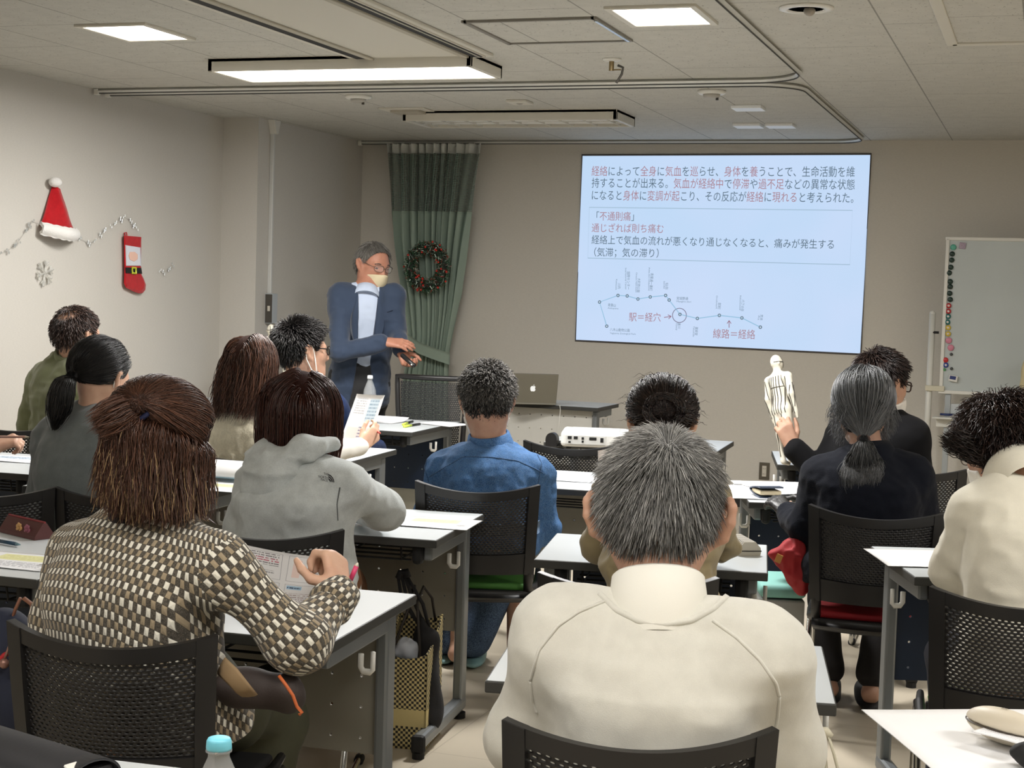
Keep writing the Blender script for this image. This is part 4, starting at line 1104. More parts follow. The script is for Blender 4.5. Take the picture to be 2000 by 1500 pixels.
def glasses_on(H, m, parent, off, w=.027, h=.018, r=.0016, y=.108):
    s = H.s; b = MB(); o3 = np.array(off)
    fr = None
    for x in (-1, 1):
        ring = [H.w((x * .034 + w * math.copysign(abs(math.cos(a)) ** .7, math.cos(a)), y - .010 * ((x * .034 + w * math.cos(a)) / .06) ** 2 * 1.5, .006 + h * math.copysign(abs(math.sin(a)) ** .7, math.sin(a)))) - o3 for a in np.arange(24) * PI / 12]
        b.tube(ring, r * s, 6, closed=True)
        b.tube([H.w(q) - o3 for q in ((x * .060, y - .016, .010), (x * .072, .085, .012), (x * .0785, .03, .016), (x * .0805, -.002, .020), (x * .0845, -.022, .008), (x * .084, -.032, -.006))], r * s, 6)
    b.tube([H.w(q) - o3 for q in ((-.008, y, .008), (0, y + .003, .011), (.008, y, .008))], r * s, 6)
    g = b.build('glasses', m, parent, True)
    for x in (-1, 1):
        ring = [H.w((x * .034 + w * .97 * math.cos(a), y - .010 * ((x * .034 + w * math.cos(a)) / .06) ** 2 * 1.5, .006 + h * .97 * math.sin(a))) - o3 for a in np.arange(24) * PI / 12]
        MB().raw(ring, [list(range(24))]).build('lens', LENS, g)
    return g
# ---------------------------------------------------------------- hair
HBASE = {}
def hair_mat(name, dark, light, rough=.42, spec=.5, contrast=1.0):
    if name in MATS: return MATS[name]
    HBASE[name] = mat(name + '_base', tuple(int(a * .8 + b * .2) for a, b in zip(dark, light)), .8, spec=.08, bump=(300, .6, .002))
    def b(nt, bs, c):
        at_ = nt.add('ShaderNodeAttribute', attribute_name='hc')
        nt.link(nt.mix(at_.outputs['Fac'], lin(dark), lin(light)), bs.inputs['Base Color'])
    return mat(name, dark, rough, spec=spec, build=b)
def strand_tubes(S, rad, col, sides=3, taper=.25):
    """S: strands (n, K, 3) -> vertices, faces, colour value per vertex"""
    n, K, _ = S.shape
    T = np.gradient(S, axis=1); T /= np.linalg.norm(T, axis=2)[:, :, None] + 1e-9
    ref = np.tile(np.array([0.31, 0.17, 0.93]), (n, K, 1)); X = np.cross(T, ref); X /= np.linalg.norm(X, axis=2)[:, :, None] + 1e-9; Y = np.cross(T, X)
    prof = np.ones(K); prof[-max(2, K // 3):] = np.linspace(1, taper, max(2, K // 3))
    R = (np.asarray(rad)[:, None] * prof[None])[:, :, None, None]
    th = np.arange(sides) * 2 * PI / sides
    V = S[:, :, None, :] + R * (np.cos(th)[None, None, :, None] * X[:, :, None, :] + np.sin(th)[None, None, :, None] * Y[:, :, None, :])
    V = V.reshape(-1, 3)
    i = np.arange(n)[:, None, None]; k = np.arange(K - 1)[None, :, None]; j = np.arange(sides)[None, None, :]; jn = (j + 1) % sides
    b = i * K * sides
    F = np.stack([b + k * sides + j, b + k * sides + jn, b + (k + 1) * sides + jn, b + (k + 1) * sides + j], -1).reshape(-1, 4)
    return V, F, np.repeat(np.asarray(col), K * sides)
GSHORT = ([-.14, -.105, -.075, -.045, -.032, -.024, .012, .020, .032, .045, .065, .09, .13], [-.072, -.074, -.078, -.060, -.022, .022, .029, .002, .010, .045, .066, .086, .10])
GLONG = ([-.14, -.10, -.06, -.03, .0, .02, .035, .05, .07, .09, .13], [-.13, -.13, -.13, -.12, -.10, -.05, .0, .05, .072, .088, .10])
GUP = ([-.14, -.10, -.075, -.05, -.035, -.026, .012, .022, .034, .05, .07, .09, .13], [-.06, -.062, -.064, -.055, -.03, .018, .026, .0, .015, .05, .072, .088, .10])
def gline(q, G): return np.interp(q[:, 1], *G)
def cap_prim(H, vol, G, extra=None, rr=None, cc=None):
    """hair mass: skull swollen by vol, cut along the hairline G"""
    c = C0 if cc is None else np.array(cc); r = (R0 if rr is None else np.array(rr)) + vol
    e = ell(c, r)[0]
    def f(p):
        q = H.L(p).astype(np.float32); d = e(q) * H.s; g = (gline(q, G) - q[:, 2]) * .7 * H.s
        if extra is not None: g = np.maximum(g, extra(q) * H.s)
        k = .012; t = np.maximum(k - np.abs(d - g), 0) / k
        return (np.maximum(d, g) + t * t * k * .25).astype(np.float32)
    return (f, H.w(c).astype(np.float32), float(np.max(r)) * H.s, .012)
def roots(n, G, rs, vol=.0, keep=None):
    out = []
    while sum(len(o) for o in out) < n:
        d = rs.randn(n * 3, 3); d /= np.linalg.norm(d, axis=1)[:, None]
        p = C0 + d * (R0 + vol); ok = p[:, 2] > gline(p, G) + .004
        if keep is not None: ok &= keep(p)
        out.append(p[ok])
    return np.concatenate(out)[:n]
def grow(p, K, step, dirfn, off, lift=None, stop=None):
    """comb strands over the skull: follow dirfn, never going nearer than off"""
    S = [p.copy()]; st = np.broadcast_to(np.asarray(step, float), (len(p),))[:, None]
    for i in range(K - 1):
        d = dirfn(p, i); nrm = (p - C0) / R0 ** 2; nrm /= np.linalg.norm(nrm, axis=1)[:, None]
        e = np.linalg.norm((p - C0) / R0, axis=1)
        inn = np.einsum('ij,ij->i', d, nrm); d = d - nrm * np.minimum(inn, 0)[:, None] * (e < 1.6)[:, None]
        d /= np.linalg.norm(d, axis=1)[:, None] + 1e-9
        if lift is not None: d = d + nrm * (lift[i] if np.ndim(lift) else lift)
        p = p + d * st
        o = off[:, None] if np.ndim(off) == 1 else off
        e = np.linalg.norm((p - C0) / (R0 + o * min(1, (i + 1) / 3.0)), axis=1)[:, None]
        p = np.where(e < 1, C0 + (p - C0) / np.maximum(e, 1e-3), p)
        if stop is not None:
            bad = p[:, 2] < gline(p, stop) - .007; p = np.where(bad[:, None], S[-1] + (p - S[-1]) * .04, p)
        S.append(p.copy())
    return np.stack(S, 1)
def tail(T, rs, n, K, length, width, depth, d0, down, H, prof=None, noise=.004):
    """a bunch of hair from the tie T (head space), swelling and tapering as it falls"""
    s = np.linspace(0, 1, K); prof = np.interp(s, [0, .15, .5, .8, 1], [.12, .5, 1, .9, .45]) if prof is None else np.interp(s, *prof)
    d0 = nz(d0); down = nz(down); P = np.zeros((K, 3)); P[0] = T
    for i in range(1, K):
        w = min(1, s[i] * 2.6); P[i] = P[i - 1] + nz(d0 * (1 - w) + down * w) * length / (K - 1)
    x = nz(np.cross(down, (0, 1, 0)) if abs(down[1]) < .9 else (1, 0, 0)); y = np.cross(down, x)
    a = rs.rand(n) * 2 * PI; r = np.sqrt(rs.rand(n)); ln = .8 + .3 * rs.rand(n)
    ox = np.cos(a) * r * width; oy = np.sin(a) * r * depth
    S = T + (P[None] - T) * ln[:, None, None] + (ox[:, None] * prof[None])[:, :, None] * x + (oy[:, None] * prof[None])[:, :, None] * y
    w = rs.randn(n, 1, 3) * noise * s[None, :, None] + np.sin(s[None, :, None] * (5 + 3 * rs.rand(n, 1, 1)) + rs.rand(n, 1, 1) * 6) * noise * .6
    return S + w
def hair_obj(H, parts, m, parent, off, capV=None, name='hair'):
    """parts: list of (S in head space, radius, colour); capV: (V, F) of the mass beneath in room space"""
    Vs, Fs, Cs = [], [], []; b = 0
    if capV is not None:
        V, F = capV; Vs.append(V); Fs.append(F); Cs.append(np.full(len(V), .05)); b += len(V)
    for S, r, c in parts:
        Sw = H.W(S.reshape(-1, 3)).reshape(S.shape) if not isinstance(S, tuple) else S[0]
        V, F, cv = strand_tubes(Sw, r, c); Vs.append(V); Fs.append(F + b); Cs.append(cv); b += len(V)
    V = np.concatenate(Vs) - np.array(off); F = np.concatenate(Fs); me = mesh_from(name, V, F)
    a = me.attributes.new('hc', 'FLOAT', 'POINT'); c = np.concatenate(Cs).astype(np.float32)
    if len(me.vertices) == len(c): a.data.foreach_set('value', c)
    o = link(name, me, [m, HBASE[m.name]], parent, True)
    if capV is not None:
        mi = np.zeros(len(F), np.int32); mi[:len(capV[1])] = 1
        if len(me.polygons) == len(F): me.polygons.foreach_set('material_index', mi)
    return o
def push_out(S, prims, margin, it=3):
    """keep hair outside the clothes it lies on; S in room space"""
    sh = S.shape; p = S.reshape(-1, 3).astype(np.float32)
    for _ in range(it):
        d = sblock(prims, p); e = .004
        g = np.stack([sblock(prims, p + np.eye(3, dtype=np.float32)[k] * e) - d for k in range(3)], 1); g /= np.linalg.norm(g, axis=1)[:, None] + 1e-9
        p = p + g * np.maximum(0, margin - d)[:, None]
    return p.reshape(sh).astype(float)
# ================================================================ people
def skin_mat(name, col):
    def b(nt, bs, c):
        v = nt.coord('Object'); f = nt.ramp(nt.noise(28, 4, v), .3, .7)
        nt.link(nt.mix(f, (c[0] * .90, c[1] * .82, c[2] * .80), (min(1, c[0] * 1.05), c[1] * 1.04, c[2] * 1.02)), bs.inputs['Base Color'])
        nt.link(nt.bump(nt.noise(420, 2, v), .12, .0006), bs.inputs['Normal'])
        bs.inputs['Subsurface Weight'].default_value = .12; bs.inputs['Subsurface Radius'].default_value = (.012, .005, .003); bs.inputs['Subsurface Scale'].default_value = 1.0
    return mat(name, col, .5, spec=.35, build=b)
SK1 = skin_mat('skin_tan', (188, 150, 128)); SK2 = skin_mat('skin_fair', (214, 176, 152)); SK3 = skin_mat('skin_ruddy', (178, 128, 106))
TABM = [(-.22, .165, .135, 0), (0, .172, .135, 0), (.25, .160, .125, 0), (.5, .165, .120, 0), (.72, .176, .118, 0), (.86, .160, .10, 0), (.95, .115, .082, 0), (1.03, .062, .062, 0)]
TABF = [(-.22, .172, .140, 0), (0, .172, .135, 0), (.25, .146, .115, 0), (.5, .148, .112, 0), (.72, .156, .112, 0), (.86, .140, .092, 0), (.95, .098, .072, 0), (1.03, .056, .056, 0)]
class Pose: pass
def clearance(p, c):
    """distance between the spine and the chair back at two heights"""
    y = c.rotation_euler[2]; loc = np.array(c.location); r = []
    for z in (.62, .76):
        t = (z - p.pel[2]) / (p.nb[2] - p.pel[2]); a = p.pel + (p.nb - p.pel) * t - loc
        r.append(-a[0] * math.sin(y) + a[1] * math.cos(y) + .235 + .06 * (z - .475) / .325)
    print('   clearance %.3f %.3f' % tuple(r))
def person(label, head, hs=1.0, vy=0, pitch=0, roll=0, shL=None, shR=None, elL=None, elR=None, wrL=None, wrR=None, lean=.10, side=0.0, legvy=0, male=True, tone=SK1, hb=.007, hands=(), pz=.585, stand=None, jaw=1.0, bend=.02, feet=None, pel=None, width=1.0, q=1.0, chair=None, nbup=.080, flare=0.0):
    p = Pose(); hs = hs * q; p.g = q; H = p.H = Head((head[0], head[1], head[2] * q), hs, vy, pitch, roll)
    p.shL, p.shR, p.elL, p.elR, p.wrL, p.wrR = [at(a[0], a[1], a[2] * q) if a is not None else None for a in (shL, shR, elL, elR, wrL, wrR)]
    mid = (p.shL + p.shR) / 2; p.fb = head_dir(head[0], legvy); p.rb = np.cross(p.fb, [0, 0, 1.0])
    p.pel = np.array([*(mid - p.fb * lean + p.rb * side)[:2], pz]) if pel is None else np.array(pel, float)
    up = nz(mid - p.pel); p.right = nz(p.shR - p.shL); p.right = nz(p.right - up * (p.right @ up)); p.fwd = np.cross(up, p.right); p.up = up
    p.nb = mid + up * nbup * hs + p.fwd * .0; p.male = male; p.bend = bend
    wid = np.linalg.norm(p.shR - p.shL); p.ws = (wid / q / (.34 if male else .30)) ** .6 * width * q
    p.off = np.array([p.pel[0], p.pel[1], 0.0]); p.tab = TABM if male else TABF
    for s in ('L', 'R'):
        sh, el, wr = getattr(p, 'sh' + s), getattr(p, 'el' + s), getattr(p, 'wr' + s)
        if el is None: el = sh + p.fwd * .14 - np.array([0, 0, .24]) + p.right * (.05 if s == 'R' else -.05)
        if wr is None: wr = el + p.fwd * .22 + np.array([0, 0, .04]) - p.right * (.06 if s == 'R' else -.06)
        setattr(p, 'el' + s, el); setattr(p, 'wr' + s, wr)
    print('%-34s sh %.2f ua %.2f %.2f fa %.2f %.2f trunk %.2f neck %.2f' % (label[:34], wid, np.linalg.norm(p.elL - p.shL), np.linalg.norm(p.elR - p.shR), np.linalg.norm(p.wrL - p.elL), np.linalg.norm(p.wrR - p.elR), np.linalg.norm(p.nb - p.pel), np.linalg.norm(p.nb - H.C)))
    m = (1.0 if male else .86) * q
    if chair is not None: clearance(p, CH[chair])
    P = head_prims(H, jaw, 1.0, flare)
    P.append(caps(H.w((0, -.022, -.045)), p.nb + p.fwd * .008, .054 * m * hs, .060 * m * hs, .03))
    P.append(loft(p.pel, p.nb, p.right, [(h, w * .84 * p.ws, d * .84 * q, 0) for h, w, d, _ in p.tab], bend, .03))
    for s in ('L', 'R'):
        sh, el, wr = getattr(p, 'sh' + s), getattr(p, 'el' + s), getattr(p, 'wr' + s); sg = 1 if s == 'R' else -1
        P.append(caps(p.nb + p.right * .035 * sg - p.up * .02, sh, .040 * m, .044 * m, .04))
        P += [caps(sh, el, .046 * m, .038 * m, .02), caps(el, wr, .037 * m, .026 * m, .015)]
    for args in hands: P += hand(getattr(p, 'wr' + args[0]), *args[1:])
    p.hips = [p.pel + p.rb * sg * .085 for sg in (-1, 1)]
    if stand is None:
        p.kn = [h + p.fb * .42 + np.array([0, 0, -.10]) + p.rb * sg * .03 for h, sg in zip(p.hips, (-1, 1))]
        p.an = feet and [np.array(f, float) for f in feet] or [k - p.fb * .07 + np.array([0, 0, .095 - k[2]]) for k in p.kn]
        p.ft = [p.fb, p.fb]
    else: p.kn, p.an, p.ft = stand(p)
    for h, k, a, d in zip(p.hips, p.kn, p.an, p.ft):
        P += [caps(h, k, .072 * m, .050 * m, .03), caps(k, a, .048 * m, .034 * m, .02), caps(a + np.array([0, 0, -.04]) - d * .03, a + np.array([0, 0, -.06]) + d * .13, .034, .026, .02)]
    p.o = surf('person', P, hb, tone, None, p.off)
    p.o.location = p.off; tag(p.o, label, 'person', 'people in the lecture room')
    return p
def top(p, m, name='sweater', inflate=.014, k=.045, rU=.062, rE=.055, rW=.043, hem=-.20, wr=(.006, (9, 9, 15)), h=.008, sleeve=1.0, extra=(), subs=(), fine=(.0015, 45), capw=.06, uv=False, arms='LR', short=None, kk=None, depth=1.0, drop=0.0):
    s = (1.0 if p.male else .92) * p.g
    T = [(max(hh, hem) if i == 0 else hh, w * p.ws, d * depth * p.g, 0) for i, (hh, w, d, _) in enumerate(p.tab)]
    P = [loft(p.pel, p.nb - p.up * .012, p.right, T, p.bend, k, inflate)]
    for c in 'LR':
        sh, el, wrp = getattr(p, 'sh' + c), getattr(p, 'el' + c), getattr(p, 'wr' + c); sg = 1 if c == 'R' else -1
        P.append(caps(p.nb + p.right * .045 * sg - p.up * .030, sh - p.up * drop, capw * s, (rU + .002) * s, k))
        if c not in arms: continue
        we = el + (wrp - el) * sleeve
        P += [caps(sh - p.up * drop, el, rU * s, rE * s, k), caps(el, we, rE * s, rW * s, .02)]
    P += list(extra)
    a, sc = wr; fa, fs = fine
    up = p.up.astype(np.float32)
    def disp(q):
        d = vnoise(q, sc) * a + np.abs(vnoise(q + 5.3, (sc[0] * 1.9, sc[1] * 1.9, sc[2] * 1.7))) * a * .6
        if fa: d = d + vnoise(q, fs) * fa
        return d.astype(np.float32)
    p.topP = P
    o = surf(name, P, h, m, p.o, p.off, subs=subs, disp=disp)
    if uv:
        R = [('torso', p.pel, p.nb, p.right, (.18 * p.ws, .13), 0)]
        for c in 'LR':
            sh, el, wrp = getattr(p, 'sh' + c), getattr(p, 'el' + c), getattr(p, 'wr' + c)
            R += [('arm', sh + (el - sh) * .1, el, p.fwd + p.up * .01, .06 * s, .013), ('arm', el, wrp, p.fwd + p.up * .01, .05 * s, .013 + np.linalg.norm(el - sh))]
        uv_regions(o, R, p.off)
    return o
def trousers(p, m, name='trousers', inflate=.012, h=.012, ank=.055, wr=.008, shin=True, extra=()):
    P = list(extra) + [ell(p.pel + p.up * .02, (.165 * p.ws, .135, .13), np.array([p.rb, p.fb, [0, 0, 1]]).T, .05)]
    for hp, k, a in zip(p.hips, p.kn, p.an):
        P.append(caps(hp, k, .078 + inflate, .060 + inflate, .05))
        if shin: P.append(caps(k, a + np.array([0, 0, .02]), .058 + inflate, ank + inflate * .5, .02))
    return surf(name, P, h, m, p.o, p.off, disp=lambda q: (vnoise(q, (11, 11, 14)) * wr).astype(np.float32))
def slippers(p, m, n=2, name='slipper'):
    for a, d in list(zip(p.an, p.ft))[:n]:
        r = np.cross(d, [0, 0, 1]); M = np.array([r, d, [0, 0, 1]]).T
        b = [ell(a + d * .05 + np.array([0, 0, .02 - a[2]]), (.048, .135, .022), M, .01), ell(a + d * .10 + np.array([0, 0, .045 - a[2]]), (.05, .085, .042), M, .02)]
        f0 = lambda q: (.003 - q[:, 2]).astype(np.float32)
        surf(name, b, .007, m, p.o, p.off, subs=[(f0, .0)])
def collar(p, prof, m, name='collar', r0=None, tilt=0.0, ex=1.0, ey=1.08, up=0.0, fwd=0.0, n=32):
    ax = nz(p.H.w((0, -.024, -.045)) - p.nb); Mx = frame(ax, p.fwd); M = np.array([Mx[:, 0], Mx[:, 1], Mx[:, 2]]).T
    prof = [(r * p.g, z * p.g) for r, z in prof]
    b = MB().lathe(prof, n, M=M, ex=ex, ey=ey, c=p.nb + ax * up + p.fwd * fwd - p.off)
    b.f = [f for f in b.f if len(f) == 4]; b.m = [0] * len(b.f)
    return b.build(name, m, p.o, True)
def crew(p, m, r=.070, t=.011, name='neckband', up=-.012, ex=1.05, ey=1.1, fwd=.006):
    return collar(p, [(r + t * math.cos(a), t * math.sin(a)) for a in np.arange(11) * 2 * PI / 10], m, name, up=up, ex=ex, ey=ey, fwd=fwd)
SHIRTC = lambda r, h: [(r - .002, -.03), (r - .004, 0), (r - .006, h), (r - .001, h + .004), (r + .004, h), (r + .009, .002), (r + .014, -.018), (r + .012, -.02)]
# cloth ---------------------------------------------------------------
def knit(name, c, a=.10, sc=420, st=.5, rough=.95):
    def b(nt, bs, cc):
        v = nt.coord('Object'); f = nt.noise(sc, 2, v); g = nt.ramp(nt.noise(30, 4, v), .3, .7)
        base = nt.mix(g, tuple(x * (1 - a) for x in cc), tuple(min(1, x * (1 + a * .6)) for x in cc))
        nt.link(nt.mix(nt.math('MULTIPLY', nt.ramp(f, .35, .65), a * 2.2), base, tuple(x * .62 for x in cc)), bs.inputs['Base Color'])
        nt.link(nt.bump(f, st, .0015), bs.inputs['Normal'])
    return mat(name, c, rough, spec=.15, sheen=.25 if sum(c) > 240 else .03, build=b)
def denim(name, c):
    def b(nt, bs, cc):
        v = nt.coord('Object'); f = nt.noise(600, 2, nt.scale(v, (1, 1, .35))); g = nt.ramp(nt.noise(38, 6, v, .7), .35, .7)
        base = nt.mix(g, tuple(x * .72 for x in cc), tuple(min(1, x * 1.22) for x in cc))
        nt.link(nt.mix(nt.math('MULTIPLY', nt.ramp(f, .4, .6), .25), base, lin((150, 180, 210))), bs.inputs['Base Color'])
        nt.link(nt.bump(f, .4, .001), bs.inputs['Normal'])
    return mat(name, c, .85, spec=.2, build=b)
def checks():
    def b(nt, bs, cc):
        uv = nt.coord('UV'); sx = nt.n.new('ShaderNodeSeparateXYZ'); nt.link(uv, sx.inputs[0])
        v_ = nt.noise(7, 2, nt.coord('Object'))
        u = nt.math('DIVIDE', nt.math('ADD', sx.outputs[0], nt.math('MULTIPLY', nt.math('SUBTRACT', v_, .5), .012)), .0092); w = nt.math('DIVIDE', nt.math('ADD', sx.outputs[1], nt.math('MULTIPLY', nt.math('SUBTRACT', v_, .5), .02)), .0185)
        iu, iw = nt.math('FLOOR', u), nt.math('FLOOR', w)
        fu, fw = nt.math('ABSOLUTE', nt.math('SUBTRACT', nt.math('FRACT', u), .5)), nt.math('ABSOLUTE', nt.math('SUBTRACT', nt.math('FRACT', w), .5))
        par = nt.math('FLOORED_MODULO', nt.math('ADD', iu, iw), 2); row = nt.math('FLOORED_MODULO', iw, 2)
        light = nt.mix(row, lin((230, 226, 212)), lin((160, 145, 120)))
        tw = nt.noise(340, 2, nt.coord('Object'))
        dark = nt.mix(nt.ramp(tw, .35, .65), lin((62, 58, 52)), lin((100, 94, 84)))
        blk = nt.mix(par, dark, light)
        line = nt.math('MAXIMUM', nt.math('GREATER_THAN', fw, .455), nt.math('MULTIPLY', nt.math('GREATER_THAN', fu, .43), par))
        nt.link(nt.mix(nt.math('MULTIPLY', line, .75), blk, lin((58, 52, 44))), bs.inputs['Base Color'])
        hgt = nt.math('ADD', nt.math('MULTIPLY', nt.math('SUBTRACT', nt.math('MINIMUM', nt.math('SUBTRACT', .5, fu), nt.math('MULTIPLY', nt.math('SUBTRACT', .5, fw), 1.2)), 0), nt.math('ADD', .5, nt.math('MULTIPLY', par, .8))), nt.math('MULTIPLY', tw, .15))
        nt.link(nt.bump(hgt, .8, .004), bs.inputs['Normal'])
    return mat('checkered_knit', (160, 150, 130), .95, spec=.12, sheen=.2, build=b)
MASKW = mat('mask_white', (232, 228, 220), .85, spec=.15, bump=(500, .15, .0006)); MASKC = mat('mask_cream', (206, 192, 160), .85, spec=.15)
CREAMK = knit('cream_knit', (208, 206, 196), .05, 700, .35); GREYH = knit('heather_grey', (190, 195, 194), .12, 260, .35); GREYS = knit('grey_sweatshirt', (116, 123, 124), .10, 300, .3)
OLIVE = knit('olive_cotton', (112, 116, 84), .06, 500, .15, .85); NAVYF = knit('navy_fleece', (26, 40, 72), .10, 300, .3); BLACKW = knit('black_wool', (20, 20, 22), .06, 400, .2)
BLACKN = knit('blackish_navy_knit', (17, 20, 29), .10, 260, .5); BEIGEJ = knit('khaki_cotton', (150, 136, 104), .06, 600, .12, .8); FLUFF = knit('fluffy_cream', (222, 214, 190), .10, 130, 1.0); CREAMS = knit('cream_sweat', (236, 231, 214), .04, 420, .25)
BLUEJ = denim('denim_blue', (48, 88, 136)); JEAN = denim('dark_jeans', (38, 50, 72)); JEANL = denim('pale_jeans', (92, 112, 138))
DARKT = mat('dark_trousers', (30, 32, 40), .85, bump=(300, .2, .001)); OLIVET = mat('olive_trousers', (66, 66, 48), .85, bump=(260, .3, .0015), var=(14, .15)); BROWNT = mat('rust_trousers', (112, 70, 36), .85, bump=(260, .3, .0015)); NAVYT = mat('navy_trousers', (24, 28, 46), .85)
SLIPT = mat('slipper_teal', (122, 158, 158), .5); SLIPK = mat('slipper_black', (20, 20, 22), .6)
H_BLACK = hair_mat('hair_black', (12, 11, 11), (58, 54, 52), .38); H_BROWN = hair_mat('hair_brown', (34, 20, 16), (116, 76, 56), .38); H_RED = hair_mat('hair_auburn', (24, 10, 8), (104, 50, 30), .34)
H_GREY = hair_mat('hair_grey', (52, 51, 50), (205, 204, 200), .5); H_SALT = hair_mat('hair_salt_pepper', (28, 26, 25), (150, 146, 140), .5); H_DARKG = hair_mat('hair_dark_grey', (18, 18, 19), (128, 130, 132), .4); H_SILV = hair_mat('hair_silver', (58, 54, 50), (150, 146, 138), .5); H_DKBR = hair_mat('hair_darkbrown', (18, 13, 12), (78, 58, 50), .4)
def cap_of(H, vol=.012, G=GSHORT, extra=None, rr=None, cc=None, h=.007, more=(), disp=None, subs=()):
    return biggest(*skin([cap_prim(H, vol, G, extra, rr, cc)] + list(more), h, subs=subs, disp=disp))
def down_of(H, w=(0, 0, -1)): return H.M.T @ np.array(w, float)
def short_hair(p, m, n=2600, L=.045, whorl=(0, -.055, .115), G=GSHORT, vol=.012, seed=1, r=.0009, col=None, lift=.12, keep=None, curl=0.0, rnd=.25, capx=None, grav=.35, sides=.6):
    H = p.H; rs = np.random.RandomState(seed); R = roots(n, G, rs, .004, keep); dn = down_of(H)
    W = np.array(whorl); k = n // 8; q = W + rs.randn(k, 3) * .018; R[:k] = C0 + (q - C0) / np.linalg.norm((q - C0) / (R0 + .003), axis=1)[:, None]
    def df(q, i):
        d = q - W; d = d / (np.linalg.norm(d, axis=1)[:, None] + 1e-6) + dn * grav
        return d + rs.randn(len(q), 3) * rnd
    K = 7; off = vol * (.75 + .8 * rs.rand(n)) * (sides + (1 - sides) * np.clip((R[:, 2] - .015) / .07, 0, 1)); S = grow(R, K, L * (.6 + .6 * rs.rand(n)) / K, df, off, lift, G)
    if curl: S = S + rs.randn(n, K, 3) * curl * np.linspace(0, 1, K)[None, :, None]
    c = rs.rand(n) if col is None else col(R, rs)
    return hair_obj(H, [(S, r * (.7 + .6 * rs.rand(n)) * H.s, c)], m, p.o, p.off, cap_of(H, vol * .55 * (.45 + .55 * sides), G, capx))

